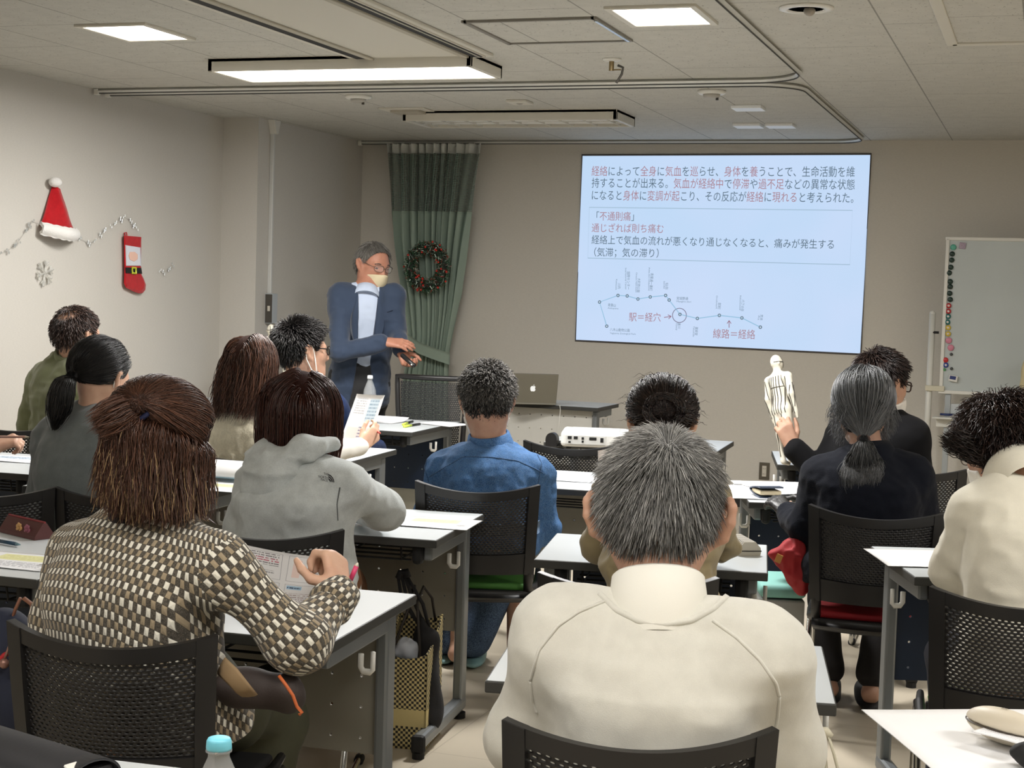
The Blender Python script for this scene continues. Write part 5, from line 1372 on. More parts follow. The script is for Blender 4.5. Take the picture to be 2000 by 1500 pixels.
# ---------------------------------------------------------------- speaker (standing at the front)
def stand8(p):
    kn = [h + np.array([0, 0, -.44]) + p.fb * .03 for h in p.hips]; an = [np.array([k[0], k[1], .09]) - p.fb * .02 for k in kn]
    return kn, an, [p.fb, p.fb]
V_ = lambda r, u, a: RC @ np.array([r, -u, a])      # right, up, away as seen from the camera
def build_speaker():
    T = 9.25
    wR, wL = at(760, 668, 8.98), at(783, 688, 9.05)
    p = person('person standing in navy jacket and cream mask, holding a small remote', (728, 519, T), 1.10, 142, 14, -4, (768, 578, 9.25), (662, 578, 9.18), (776, 645, 9.22), (664, 688, 9.0), (783, 686, 9.06), (752, 668, 8.98), nbup=.045, lean=.06, q=1.025, legvy=150, male=True, tone=SK3, hb=.006, pz=.86, stand=stand8, bend=.02,
        hands=[('R', V_(1, -.12, -.05), V_(.05, -.75, .65), 1, 14, (.8, .5, .3), 1.12), ('L', V_(.45, -.8, -.35), V_(.55, .45, -.7), -1, 48, (.6, .6, .5), 1.12)])
    H = p.H
    jk = mat('navy_jacket', (44, 58, 80), .85, bump=(420, .3, .001), sheen=.2)
    sh = mat('pale_blue_shirt', (190, 202, 222), .8, bump=(500, .15, .0008))
    L = np.linalg.norm(p.nb - p.pel); u_, r_, f_ = [v.astype(np.float32) for v in (p.up, p.right, p.fwd)]; o_ = p.pel.astype(np.float32)
    WH = lambda h: np.interp(h, [-.5, -.05, .30, .90, 1.2], [.11, .060, .038, .058, .070])
    def wedge(q):
        d = q - o_; h = d @ u_ / L; x = d @ r_; y = d @ f_
        return (-np.maximum(np.maximum(np.abs(x) - WH(h), .03 - y), y - .19)).astype(np.float32)
    top(p, sh, 'shirt', .012, .04, hem=.0, wr=(.004, (10, 10, 14)), h=.008, arms='', depth=1.02)
    jo = top(p, jk, 'jacket', .026, .045, .068, .060, .050, hem=-.34, wr=(.009, (10, 10, 16)), h=.008, sleeve=.92, depth=1.06, subs=[(wedge, .012)])
    jb = BVHTree.FromPolygons([v.co[:] for v in jo.data.vertices], [q.vertices[:] for q in jo.data.polygons])
    def front(x, h, lift, fall=.15):
        o = p.pel - p.off + p.up * h * L + p.right * x + p.fwd * .6; q = jb.ray_cast(Vector(o), Vector(-p.fwd))
        return (np.array(q[0]) if q[0] is not None and (np.array(q[0]) - o) @ -p.fwd > .38 else o - p.fwd * (.6 - fall)) + p.fwd * lift
    for sg in (-1, 1):
        hs_ = np.linspace(.42, .98, 13); P = np.array([[front(sg * (WH(h) + .006 + .052 * k / 3 * math.sin(PI * min(1, max(.08, (h - .40) / .5))) ), h, .008) for k in range(4)] for h in hs_])
        for _ in range(3): P[1:-1] = (P[:-2] + 2 * P[1:-1] + P[2:]) / 4
        MB().sheet(lambda u, v: P[round(u * 12), round(v * 3)], 12, 3, .006 * sg).build('lapel', jk, p.o, True)
        C = np.array([[p.nb - p.off + p.fwd * (.062 + .012 * v) + p.right * sg * (.010 + .040 * u) + p.up * (-.02 + .030 * u - .045 * v * (1 - .3 * u)) for v in (0, .5, 1)] for u in (0, .5, 1)])
        MB().sheet(lambda u, v: C[round(u * 2), round(v * 2)], 2, 2, .004 * sg).build('collar_point', sh, p.o)
    collar(p, [(.076, -.07), (.068, -.02), (.063, .004), (.067, .008), (.073, .004), (.082, -.03), (.086, -.05), (.084, -.07)], sh, 'shirt_collar', ex=1.0, ey=1.0, up=-.022)
    def strip(name, L, R_, m, lift, n=4, th=.006):
        P = []
        for i in range(n + 1):
            row = []
            for j in range(5):
                q = np.array([np.interp(i / n, np.linspace(0, 1, len(L)), [a[k] for a in L]) * (1 - j / 4) + np.interp(i / n, np.linspace(0, 1, len(R_)), [a[k] for a in R_]) * j / 4 for k in (0, 1)])
                h, nn = raycast(jo, q[0], q[1], p.off)
                if h is None: return
                row.append(h + nn * lift)
            P.append(row)
        P = np.array(P); return MB().sheet(lambda u, v: P[round(u * n)][round(v * 4)], n, 4, th).build(name, m, p.o, True)
    strip('pocket_flap', [(642, 692), (642, 702)], [(686, 697), (683, 707)], jk, .006, 4)
    seam(jo, [(756, 610), (768, 606)], .003, mat('jacket_dark', (26, 36, 54), .9), p.off, 'breast_pocket')
    h, nn = raycast(jo, 711, 703, p.off)
    if h is not None: MB().ball(h, (.008, .008, .008), 8).build('button', BLACKP, p.o, True)
    trousers(p, mat('charcoal_trousers', (40, 40, 42), .85, bump=(300, .2, .001)), ank=.07, extra=[loft(p.pel, p.nb, p.right, [(h, w * p.ws, d, 0) for h, w, d, _ in p.tab if h < .2] + [(.26, .158 * p.ws, .128, 0)], p.bend, .03, .016)])
    slippers(p, SLIPK)
    bald = lambda q: (.09 - np.linalg.norm((q - np.array([0, .045, .118])) / np.array([.062, .075, .05]), axis=1) * .09)
    rs = np.random.RandomState(4)
    GB = ([-.14, -.105, -.075, -.045, -.032, -.024, .012, .022, .032, .045, .06, .09, .13], [-.072, -.074, -.078, -.060, -.022, .022, .029, .012, .022, .058, .085, .12, .2])
    short_hair(p, H_SILV, 2200, .05, (.02, -.02, .125), GB, .009, 4, .0011, lambda R, r: .25 + .65 * r.rand(len(R)) * (1 - .4 * (R[:, 2] > .09)), .03, grav=.5, rnd=.12)
    mask_on(H, MASKC, p.o, p.off, .006)
    glasses_on(H, mat('steel_frames', (92, 84, 76), .35, metal=.7), p.o, p.off, r=.0014)
    for x in (-1, 1):
        e = MB().ball(H.w((x * .034, .082, .004)) - p.off, np.array((.013, .009, .006)) * H.s, 10, M=H.M); e.build('eye', mat('eye_dark', (40, 30, 26), .3), p.o, True)
        MB().tube([H.w((x * q, yy, zz)) - p.off for q, yy, zz in ((.016, .094, .026), (.034, .092, .031), (.052, .078, .024))], .0035, 6).build('eyebrow', H_SILV, p.o, True)
    k = thing('remote_pointer', 'small black remote held in the speaker\'s lower hand', 'remote', tuple(at(796, 703, 8.98)))
    MB().cyl(at(786, 694, 9.02) - at(796, 703, 8.98), at(807, 713, 8.92) - at(796, 703, 8.98), .014, .013, 12).ball(at(808, 713, 8.92) - at(796, 703, 8.98), .014, 10).build('body', BLACKP, k, True)
    MB().box(at(804, 712, 8.905) - at(796, 703, 8.98), (.008, .004, .008)).build('tip', WHITE, k)
    return p
# ---------------------------------------------------------------- near man, grey hair, cream sweater
def build_near():
    p = person('person in cream sweater over white collar, seated nearest the camera', (1288, 1014, 2.60), 1.07, 2, 14, 0, (1098, 1248, 2.56), (1472, 1282, 2.50), (1022, 1440, 2.62), (1518, 1460, 2.56), (1130, 1470, 2.86), (1480, 1490, 2.80), chair='near', nbup=.055, flare=.22, lean=-.02, q=1.045, legvy=2, tone=SK1, hb=.0055, bend=.03)
    H = p.H
    o = top(p, CREAMK, 'sweater', .017, .06, .078, .072, .055, wr=(.010, (6, 6, 9)), h=.007, fine=(.0008, 60), capw=.058)
    sc = mat('collar_white', (226, 224, 214), .85, bump=(600, .2, .0008))
    collar(p, [(.074, -.05), (.070, .0), (.066, .044), (.069, .050), (.074, .045), (.079, .0), (.078, -.03), (.072, -.06)], sc, 'shirt_collar', ex=1.04, ey=1.0, up=.014, fwd=.004)
    seam(o, [(1172, 1160), (1205, 1192), (1250, 1214), (1300, 1220), (1350, 1212), (1392, 1190), (1424, 1160)], .007, CREAMK, p.off, 'neckband', -.001)
    for pts in ([(1036, 1330), (1052, 1270), (1090, 1222), (1130, 1195), (1192, 1170)], [(1392, 1212), (1440, 1246), (1485, 1290), (1516, 1335), (1522, 1362)], [(1522, 1362), (1519, 1400), (1512, 1440)], [(1036, 1330), (1040, 1370), (1050, 1395)]):
        seam(o, pts, .0032, CREAMK, p.off, 'raglan_seam', .0)
    trousers(p, DARKT, h=.014)
    whorl = np.array([.012, -.07, .108])
    short_hair(p, H_GREY, 13000, .058, tuple(whorl), GSHORT, .017, 21, .00052, lambda R, r: np.clip(.05 + .34 * r.rand(len(R)) ** 1.3 + .34 * (r.rand(len(R)) < .20) + .22 * np.clip((R[:, 2] - .06) / .06, 0, 1) - .22 * np.clip((.0 - R[:, 2]) / .06, 0, 1), 0, 1), .0, rnd=.10, grav=.30, sides=.0)
    return p
# ---------------------------------------------------------------- woman in checkered sweater
def build_check():
    w = (664, 1160, 3.20)
    p = person('person in checkered knit sweater, leaning over a handout with pink pen', (312, 884, 3.10), 1.0, 42, 22, 8, (160, 1068, 3.28), (428, 1096, 3.02), (110, 1215, 3.25), (577, 1254, 3.03), (330, 1150, 3.5), w, chair='check', lean=-.02, q=1.03, legvy=25, male=False, tone=SK2, hb=.0048, bend=.04,
        hands=[('R', V_(-.22, .80, .50), V_(-.80, -.15, .55), 1, 58, (.35, .9, .55), 1.0)])
    H = p.H; ck = checks()
    o = top(p, ck, 'checkered_sweater', .024, .055, .060, .056, .042, hem=-.13, wr=(.010, (7, 7, 10)), h=.007, fine=(0, 1), uv=True, sleeve=.90, drop=.014, capw=.058,
        extra=[ell(p.elR - np.array([0, 0, .012]), (.062, .062, .058), None, .05)])
    d = nz(p.wrR - p.elR)
    cf = surf('sleeve_cuff', [caps(p.elR + (p.wrR - p.elR) * .80, p.elR + (p.wrR - p.elR) * .93, .050, .047, .02)], .006, ck, p.o, p.off, disp=lambda q: (vnoise(q, (30, 30, 30)) * .004).astype(np.float32))
    uv_regions(cf, [('arm', p.elR, p.wrR, p.fwd, .05, 0)], p.off)
    rib = knit('rib_grey', (112, 106, 98), .2, 500, .9)
    crew(p, rib, .076, .012, 'neckband', up=-.018, ex=1.2, ey=1.15)
    collar(p, [(.060, -.03), (.058, .01), (.055, .03), (.060, .034), (.074, .0), (.080, -.02)], mat('black_undershirt', (20, 22, 26), .8), 'undershirt_collar', ex=1.1, ey=1.1)
    trousers(p, OLIVET, inflate=.024, h=.012, wr=.016)
    rs = np.random.RandomState(8); dn = down_of(H)
    more = [cap_prim(H, .0, GLONG, None, (.080, .099, .088), (0, -.018, .022))]
    cap = cap_of(H, .010, GLONG, None, h=.007, more=more)
    T = np.array([.024, -.118, .060])
    n = 5200; R = roots(n, GLONG, rs, .006, lambda q: q[:, 2] > .03)
    S1 = grow(R, 14, .018, lambda q, i: (T - q) / (np.linalg.norm(T - q, axis=1)[:, None] + .01) + rs.randn(len(q), 3) * .07, .022 + .008 * rs.rand(n))
    S1 = S1 + (np.linalg.norm(S1 - T, axis=2) < .02)[:, :, None] * 0
    n2 = 3600; R2 = roots(n2, GLONG, rs, .006, lambda q: (q[:, 2] < .06) & (q[:, 1] < .045))
    wave = rs.rand(n2) * 6
    def df(q, i):
        d = np.tile(dn, (len(q), 1)) + .25 * np.stack([np.sin(wave + i * .8) * .35, -.25 + .1 * np.cos(wave), np.zeros(len(q))], 1)
        if i > 8: d = d + np.stack([q[:, 0] * 1.5 + .22 * np.sin(wave * 3), -.12 + 0 * wave, 0 * wave], 1)
        return d + rs.randn(len(q), 3) * .11
    L = (.175 - (.06 - R2[:, 2]) * .62) * (.62 + .5 * rs.rand(n2))
    S2 = grow(R2, 16, L / 15, df, .020 + .016 * rs.rand(n2))
    S2w = push_out(H.W(S2.reshape(-1, 3)).reshape(S2.shape), p.topP, .012, 2); S2 = ((S2w - H.C) @ H.M) / H.s
    S3 = tail(T, rs, 1100, 10, .095, .034, .024, (-.55, -.75, .45), dn * .7 + np.array([-.6, -.45, 0]), H, ([0, .2, .6, 1], [.4, .9, 1.1, .8]), .006)
    c2 = np.clip(.12 + .5 * rs.rand(n2) + .35 * np.clip(-R2[:, 2] * 5, 0, 1), 0, 1)
    hair_obj(H, [(S1, .0008 * (.7 + .6 * rs.rand(n)), .15 + .6 * rs.rand(n) ** 1.5), (S2, .0008 * (.7 + .6 * rs.rand(n2)), c2), (S3, np.full(1100, .0009), .15 + .5 * rs.rand(1100))], H_BROWN, p.o, p.off, cap)
    # lighter ends
    idx = rs.permutation(n2)[:500]; S4 = S2[idx][:, 9:, :] + rs.randn(500, 1, 3) * .004
    hair_obj(H, [(S4, np.full(500, .0008), .3 + .7 * rs.rand(500))], hair_mat('hair_ash_ends', (96, 72, 46), (176, 146, 104), .45), p.o, p.off, None, 'bleached_ends')
    MB().tube([H.w(T + np.array([math.cos(a) * .022, .004 * math.sin(2 * a), math.sin(a) * .022])) - p.off for a in np.arange(16) * PI / 8], .006, 8, closed=True).build('hair_tie', mat('tie_navy', (28, 34, 70), .8), p.o, True)
    mask_on(H, MASKW, p.o, p.off)
    return p
# ---------------------------------------------------------------- woman in grey hoodie
def build_hoodie():
    p = person('person in light grey hooded sweatshirt with a dark shoulder print', (586, 812, 4.62), 1.0, 4, 16, 0, (508, 945, 4.62), (668, 945, 4.50), (476, 1028, 4.62), (752, 995, 4.72), (560, 1000, 4.95), (700, 995, 4.98), chair='hoodie', lean=.0, q=1.015, legvy=4, male=False, tone=SK2, hb=.008, bend=.03, feet=[onz(642, 1404, .0) + [0, 0, .095], onz(704, 1440, .0) + [0, 0, .095]])
    H = p.H
    p2 = [at(640, 1395, 4.72), at(702, 1425, 4.62)]
    o = top(p, GREYH, 'hooded_sweatshirt', .030, .05, .068, .066, .054, hem=-.22, wr=(.014, (9, 9, 12)), h=.008, fine=(.001, 40))
    r, f, u = p.right, p.fwd, p.up; nb = p.nb
    HP = chain([nb + r * -.115 + f * .03 + u * .015, nb + r * -.10 - f * .055 + u * .0, nb + r * -.02 - f * .10 - u * .02, nb + r * .050 - f * .060 + u * .035, nb + r * .095 + f * .03 + u * .04], [.030, .042, .044, .032, .024], .04)
    HP += [ell(nb + r * -.050 - f * .105 - u * .06, (.088, .05, .068), np.array([r, f, u]).T, .05), ell(nb + r * -.06 - f * .11 - u * .105, (.055, .036, .045), np.array([r, f, u]).T, .04)]
    hd = surf('hood', HP, .007, GREYH, p.o, p.off, disp=lambda q: (np.abs(vnoise(q, (16, 16, 22))) * .014 + vnoise(q, (30, 30, 30)) * .004 - .004).astype(np.float32))
    seam(o, [(664, 952), (658, 985), (660, 1020)], .0022, mat('heather_dark', (92, 96, 97), .9), p.off, 'shoulder_seam')
    # printed letters and half-dome mark on the right shoulder blade
    lm = mat('print_charcoal', (44, 44, 48), .8)
    def shoulder_print(V, F, o0, ex, ey, name):
        b = MB(); out = []
        for v in V:
            q = np.array(o0) + np.array(ex) * v[0] + np.array(ey) * v[1]; h, n = raycast(o, q[0], q[1], p.off)
            if h is None: return
            out.append(h + n * .0016)
        b.raw(out, F).build(name, lm, p.o)
    for i, (s, x0, y0) in enumerate((('THE', 632.5, 928.0), ('NORTH', 622.0, 933.2), ('FACE', 626.5, 939.0))):
        V, F = text_mesh(s); V = V / max(.1, V[:, 0].max())
        wpx = (9.5, 19, 14)[i]; hpx = 6.2 / max(.01, V[:, 1].max())
        shoulder_print(V, F, (x0, y0), (wpx, wpx * .17), (0, -hpx * .75), 'printed_letters')
    for r0, r1 in ((.2, .42), (.52, .72), (.82, 1.0)):
        N = 10; a = [PI - i * PI / 2 / N for i in range(N + 1)]
        V = np.array([(1 + math.cos(t) * r1, math.sin(t) * r1) for t in a] + [(1 + math.cos(t) * r0, math.sin(t) * r0) for t in a]); V[:, 0] = 1 - V[:, 0]
        F = [(i, i + 1, N + 2 + i, N + 1 + i) for i in range(N)]
        shoulder_print(V, F, (642, 940.5), (11, 1.9), (-.5, -14), 'printed_dome')
    trousers(p, BROWNT, inflate=.02, h=.012, ank=.075)
    slippers(p, SLIPT)
    rs = np.random.RandomState(9); dn = down_of(H)
    G = ([-.14, -.10, -.06, -.03, .0, .03, .05, .07, .09, .13], [-.12, -.125, -.125, -.13, -.13, -.12, .0, .07, .09, .11])
    cap = cap_of(H, .0, G, None, (.098, .112, .128), (0, -.022, .004), h=.008)
    n = 3600; R = roots(n, G, rs, .006, lambda q: (q[:, 1] < .06)); k = 700; R[:k] = C0 + (lambda d: d / np.linalg.norm(d / R0, axis=1)[:, None])(np.stack([.012 + rs.randn(k) * .004, .04 - .12 * rs.rand(k), np.full(k, .1)], 1))
    def df(q, i):
        return np.tile(dn, (len(q), 1)) * (1.0 if i > 3 else .6) + np.stack([np.sign(q[:, 0] - .012) * np.clip(q[:, 2] - .02, 0, .1) * 9, -np.clip(q[:, 2] - .06, 0, .1) * 8, 0 * q[:, 0]], 1) + rs.randn(len(q), 3) * .05
    L = (.17 + R[:, 2] * 1.25) * (.92 + .1 * rs.rand(n))
    S = [R.copy()]; q = R.copy(); K = 16; st = (L / (K - 1))[:, None]
    B_, BR = np.array([0, -.022, .0]), np.array([.102, .116, .134]); off = .92 + .14 * rs.rand(n)
    for i in range(K - 1):
        d = df(q, i); d /= np.linalg.norm(d, axis=1)[:, None]; q = q + d * st
        e = np.linalg.norm((q - B_) / BR, axis=1) / off
        lowk = (q[:, 2] < -.02)
        q = np.where((e < 1)[:, None] & ~lowk[:, None], B_ + (q - B_) / np.maximum(e, .3)[:, None], q)
        if i > 11: q[:, :2] = q[:, :2] + (B_[:2] - q[:, :2]) * .03
        S.append(q.copy())
    S = np.stack(S, 1)
    c = np.clip(.08 + .35 * rs.rand(n) + .55 * np.clip((R[:, 0] - .03) * 12, 0, 1) * rs.rand(n), 0, 1)
    hair_obj(H, [(S, .0013 * (.7 + .6 * rs.rand(n)), c)], H_RED, p.o, p.off, cap)
    return p
# ---------------------------------------------------------------- woman in fluffy cream top
def build_fluffy():
    w = (706, 872, 6.72)
    p = person('person in fluffy cream top with white sleeve, raising a handout', (491, 716, 6.50), 1.0, 26, 8, 2, (432, 826, 6.62), (553, 816, 6.48), (415, 884, 6.7), (636, 884, 6.52), (480, 866, 6.95), w, chair='fluffy', lean=.02, q=.992, legvy=20, male=False, tone=SK2, hb=.006,
        hands=[('R', V_(.62, .62, .35), V_(-.55, .25, .85), 1, None, (.75, .45, .45), 1.0, ((25, 40, 30), (35, 55, 40), (45, 65, 45), (55, 65, 45)))])
    H = p.H
    o = top(p, FLUFF, 'fluffy_top', .034, .05, .066, .052, .042, wr=(.008, (9, 9, 10)), h=.008, fine=(.006, 60), arms='L', extra=[caps(p.shR, p.shR + (p.elR - p.shR) * .45, .07, .062, .04)])
    sl = mat('white_jersey', (226, 222, 212), .85, bump=(400, .2, .001))
    surf('white_sleeve', [caps(p.shR, p.elR, .052, .050, .02), caps(p.elR, p.elR + (p.wrR - p.elR) * .96, .052, .038, .02)], .007, sl, p.o, p.off, disp=lambda q: (vnoise(q, (24, 24, 24)) * .004).astype(np.float32))
    trousers(p, NAVYT, h=.014)
    rs = np.random.RandomState(12); dn = down_of(H)
    cap = cap_of(H, .012, GLONG, None, h=.008, more=[cap_prim(H, .0, GLONG, None, (.088, .10, .11), (0, -.03, .0))])
    n = 3000; R = roots(n, GLONG, rs, .006, lambda q: q[:, 1] < .06); k = 500; R[:k] = C0 + (lambda d: d / np.linalg.norm(d / R0, axis=1)[:, None])(np.stack([rs.randn(k) * .004, -.02 + .06 * rs.rand(k) - .03, np.full(k, .1)], 1)); wv = rs.rand(n) * 6
    def df(q, i):
        d = np.tile(dn, (len(q), 1)) * (1.0 if i > 3 else .7) + np.stack([np.sign(q[:, 0] + .01) * np.clip(q[:, 2] - .03, 0, .1) * 8, -np.clip(q[:, 2] - .06, 0, .1) * 9 - .25 * (i > 6), 0 * q[:, 0]], 1)
        d[:, 0] += .28 * np.sin(wv + i * .5) * (i > 6) - .14 * (i > 6)
        return d + rs.randn(len(q), 3) * .06
    L = (.21 + R[:, 2] * 1.15) * (.62 + .55 * rs.rand(n))
    S = grow(R, 20, L / 19, df, .018 + .012 * rs.rand(n))
    S = push_out(H.W(S.reshape(-1, 3)).reshape(S.shape), p.topP, .014, 2); S = ((S - H.C) @ H.M) / H.s
    hair_obj(H, [(S, .0014 * (.7 + .6 * rs.rand(n)), .1 + .7 * rs.rand(n) ** 1.6)], H_BROWN, p.o, p.off, cap)
    return p
# ---------------------------------------------------------------- man in navy with glasses
def build_navyman():
    p = person('person in navy fleece and black glasses, mask hanging from the ear', (592, 688, 7.35), 1.14, 66, 0, -4, (548, 800, 7.55), (640, 800, 7.20), (560, 880, 7.6), (688, 872, 7.30), None, (735, 880, 7.6), chair='navyman', nbup=.115, lean=.0, q=1.07, legvy=40, tone=SK1, hb=.006)
    H = p.H
    o = top(p, NAVYF, 'navy_fleece', .03, .06, .078, .07, .055, wr=(.007, (9, 9, 12)), h=.009)
    collar(p, [(.074, -.05), (.078, -.01), (.072, .045), (.076, .052), (.084, .046), (.092, -.01), (.098, -.05)], NAVYF, 'stand_collar', ex=1.12, ey=1.12)
    trousers(p, NAVYT, h=.014)
    short_hair(p, H_BLACK, 4600, .045, (0, -.06, .11), GSHORT, .022, 31, .0014, lambda R, r: np.where(R[:, 2] > .045, .1 + .8 * r.rand(len(R)) ** 2, .05 + .25 * r.rand(len(R))), .0, rnd=.10, grav=.16)
    glasses_on(H, BLACKP, p.o, p.off, r=.0026)
    # loosened mask: loop round the ear and the white end hanging below it
    x = 1
    MB().tube([H.w(q) - p.off for q in ((.082, .004, .024), (.090, -.016, .030), (.092, -.030, .010), (.088, -.024, -.030), (.080, .0, -.072), (.076, .02, -.092), (.082, .024, -.078), (.084, .018, -.04), (.084, .012, .0), (.082, .004, .024))], .0032, 6).build('ear_loop', MASKW, p.o, True)
    surf('hanging_mask', [caps(H.w((.072, .018, -.088)), H.w((.068, .050, -.100)), .010, .014, .01)], .004, MASKW, p.o, p.off)
    return p
# ---------------------------------------------------------------- man in denim shirt
def build_denim():
    p = person('person in blue denim shirt, bowed over a desk', (951, 788, 5.72), 1.06, 0, 16, 0, (868, 925, 5.72), (1042, 928, 5.68), (838, 1020, 5.72), (1068, 1030, 5.72), (890, 1000, 6.0), (1020, 1010, 6.02), chair='denim', nbup=.105, lean=.05, legvy=2, tone=SK1, hb=.006, bend=.02)
    H = p.H
    o = top(p, BLUEJ, 'denim_shirt', .024, .045, .068, .062, .052, hem=-.22, wr=(.015, (12, 12, 9)), h=.007, fine=(.002, 50))
    dk = denim('denim_seam', (36, 68, 108))
    seam(o, [(838, 932), (870, 912), (905, 892), (960, 893), (1010, 900), (1046, 916), (1062, 925)], .0026, dk, p.off, 'yoke_seam')
    seam(o, [(1046, 880), (1058, 905), (1052, 940), (1046, 960)], .0026, dk, p.off, 'armhole_seam'); seam(o, [(836, 890), (830, 915), (838, 945)], .0026, dk, p.off, 'armhole_seam')
    collar(p, [(.064, -.03), (.063, .0), (.060, .036), (.064, .041), (.070, .036), (.080, .0), (.088, -.03), (.090, -.05)], BLUEJ, 'collar', ex=1.10, ey=1.05, up=.006)
    # jeans; feet in slippers
    p.an = [at(868, 1270, 6.1), at(925, 1268, 6.05)]
    for a in p.an: a[2] = .09
    trousers(p, JEAN, h=.010, ank=.07); slippers(p, SLIPT)
    MB().sheet(lambda u, v: (p.pel - p.off) + np.array([math.sin((u - .5) * 3.6) * .205, -math.cos((u - .5) * 3.6) * .165 - .02, .02 + .045 * v]), 24, 2, .004).build('jeans_waistband', JEANL, p.o, True)
    short_hair(p, H_SALT, 6000, .036, (.0, -.04, .118), GSHORT, .020, 41, .0012, lambda R, r: np.clip(.08 + .75 * r.rand(len(R)) ** 1.6 - .35 * np.clip((.01 - R[:, 2]) / .05, 0, 1), 0, 1), .10, rnd=.45, curl=.002, grav=.3)
    for x in (-1, 1):
        MB().tube([H.w((x * q, y, z)) - p.off for q, y, z in ((.078, .008, .022), (.0845, -.018, .028), (.087, -.030, .006), (.080, -.022, -.030), (.068, .004, -.075), (.055, .035, -.09))], .0034, 6).build('mask_loop', MASKW, p.o, True)
    mask_on(H, MASKW, p.o, p.off)
    return p
# ---------------------------------------------------------------- woman in beige jacket
def build_jacket():
    p = person('person in beige cotton jacket, elbows on the white desk', (1293, 832, 4.36), 1.0, 0, 14, 0, (1202, 968, 4.30), (1382, 972, 4.26), (1176, 1060, 4.40), (1404, 1064, 4.44), (1200, 955, 4.62), (1376, 935, 4.62), chair='jacket', lean=.28, legvy=-4, male=False, tone=SK2, hb=.006, bend=.04,
        hands=[('R', V_(-.15, .9, -.1), V_(-.9, 0, .3), 1, 35, (.6, .6, .4), .95), ('L', V_(.1, .8, .5), V_(.8, 0, .5), -1, 40, (.6, .6, .4), .95)])
    H = p.H
    top(p, BEIGEJ, 'beige_jacket', .024, .045, .062, .058, .048, hem=-.12, wr=(.015, (10, 10, 17)), h=.007, fine=(.002, 50))
    collar(p, [(.060, -.03), (.058, .01), (.056, .026), (.062, .030), (.080, -.02), (.078, -.03)], BEIGEJ, 'collar', ex=1.15, ey=1.1)
    trousers(p, NAVYT, h=.014)
    rs = np.random.RandomState(15); dn = down_of(H); T = np.array([.004, -.115, .02])
    cap = cap_of(H, .014, GUP, None, h=.007, more=[ell(H.w((.0, -.100, .018)), np.array([.060, .032, .052]) * H.s, H.M, .03)])
    n = 2600; R = roots(n, GUP, rs, .006)
    S = grow(R, 14, .016, lambda q, i: (T - q) / (np.linalg.norm(T - q, axis=1)[:, None] + .02) + rs.randn(len(q), 3) * .10, .018 + .012 * rs.rand(n))
    n2 = 900; a = rs.rand(n2) * 2 * PI; rr = .030 + .022 * rs.rand(n2); K = 10; sp = np.linspace(0, 1.6, K)
    S2 = np.stack([np.stack([T[0] + np.cos(a + s) * rr * 1.15, T[1] - .016 - .016 * rs.rand(n2) - .01 * np.sin(s * 2), T[2] + np.sin(a + s) * rr], 1) for s in sp], 1)
    n3 = 40; R3 = roots(n3, GUP, rs, .01); S3 = grow(R3, 9, .009, lambda q, i: rs.randn(len(q), 3) * .2 + dn * (.4 if i > 4 else -.2) + np.stack([np.sign(q[:, 0]) * .5, 0 * q[:, 0] - .4, 0 * q[:, 0]], 1), .022 * np.ones(n3), .03)
    hair_obj(H, [(S, .0012 * (.7 + .6 * rs.rand(n)), .05 + .6 * rs.rand(n) ** 2), (S2, np.full(n2, .0012), .5 * rs.rand(n2) ** 2), (S3, np.full(n3, .0006), .3 + .4 * rs.rand(n3))], H_DKBR, p.o, p.off, cap)
    MB().tube([H.w((.03, -.148, -.022)) - p.off, H.w((.0, -.150, -.018)) - p.off, H.w((-.035, -.142, -.028)) - p.off], .004, 6).build('hair_clip', mat('clip_plum', (92, 52, 58), .4), p.o, True)
    return p
# ---------------------------------------------------------------- man in black suit holding the model
def build_suit():
    w = (1548, 874, 6.72)
    p = person('person in black suit and glasses, holding up a white body model', (1722, 752, 6.55), 1.13, 44, 6, 2, (1652, 850, 6.75), (1778, 852, 6.48), (1598, 925, 6.72), (1800, 950, 6.5), w, (1660, 872, 6.95), chair='suit', nbup=.10, lean=-.03, q=1.015, legvy=6, tone=SK1, hb=.0058,
        hands=[('L', V_(-.38, .92, .10), V_(-.05, .1, 1), -1, None, (.75, .65, .35), 1.1, ((20, 50, 40), (28, 55, 45), (35, 60, 45), (42, 60, 45))), ('R', V_(-.95, -.05, -.1), V_(.1, -.6, .75), 1, 40, (.6, .7, .3), 1.0)])
    H = p.H
    top(p, BLACKW, 'black_suit_jacket', .026, .05, .070, .062, .052, hem=-.24, wr=(.005, (9, 9, 12)), h=.009, sleeve=.90, fine=(0, 1))
    e, wv = p.elL, p.wrL; d = nz(wv - e)
    MB().cyl(e + (wv - e) * .86 - p.off, wv + d * .004 - p.off, .042, .038, 18, caps=False).build('shirt_cuff', mat('cuff_white', (226, 222, 214), .8), p.o, True)
    collar(p, SHIRTC(.066, .03), mat('cuff_white', (226, 222, 214), .8), 'shirt_collar', ex=1.0, ey=1.0); collar(p, [(.074, -.05), (.080, -.02), (.076, .012), (.082, .016), (.094, -.02), (.1, -.05)], BLACKW, 'jacket_collar', ex=1.1, ey=1.1)
    trousers(p, NAVYT, h=.014)
    short_hair(p, H_DKBR, 3600, .05, (-.02, -.06, .105), GSHORT, .015, 51, .0013, lambda R, r: np.clip(.10 + .5 * r.rand(len(R)) ** 2 + .45 * np.clip((.04 - R[:, 2]) / .08, 0, 1) * r.rand(len(R)), 0, 1), .0, rnd=.10, grav=.35)
    glasses_on(H, mat('brown_frames', (52, 34, 26), .35), p.o, p.off, r=.0028); mask_on(H, MASKW, p.o, p.off, .02)
    return p
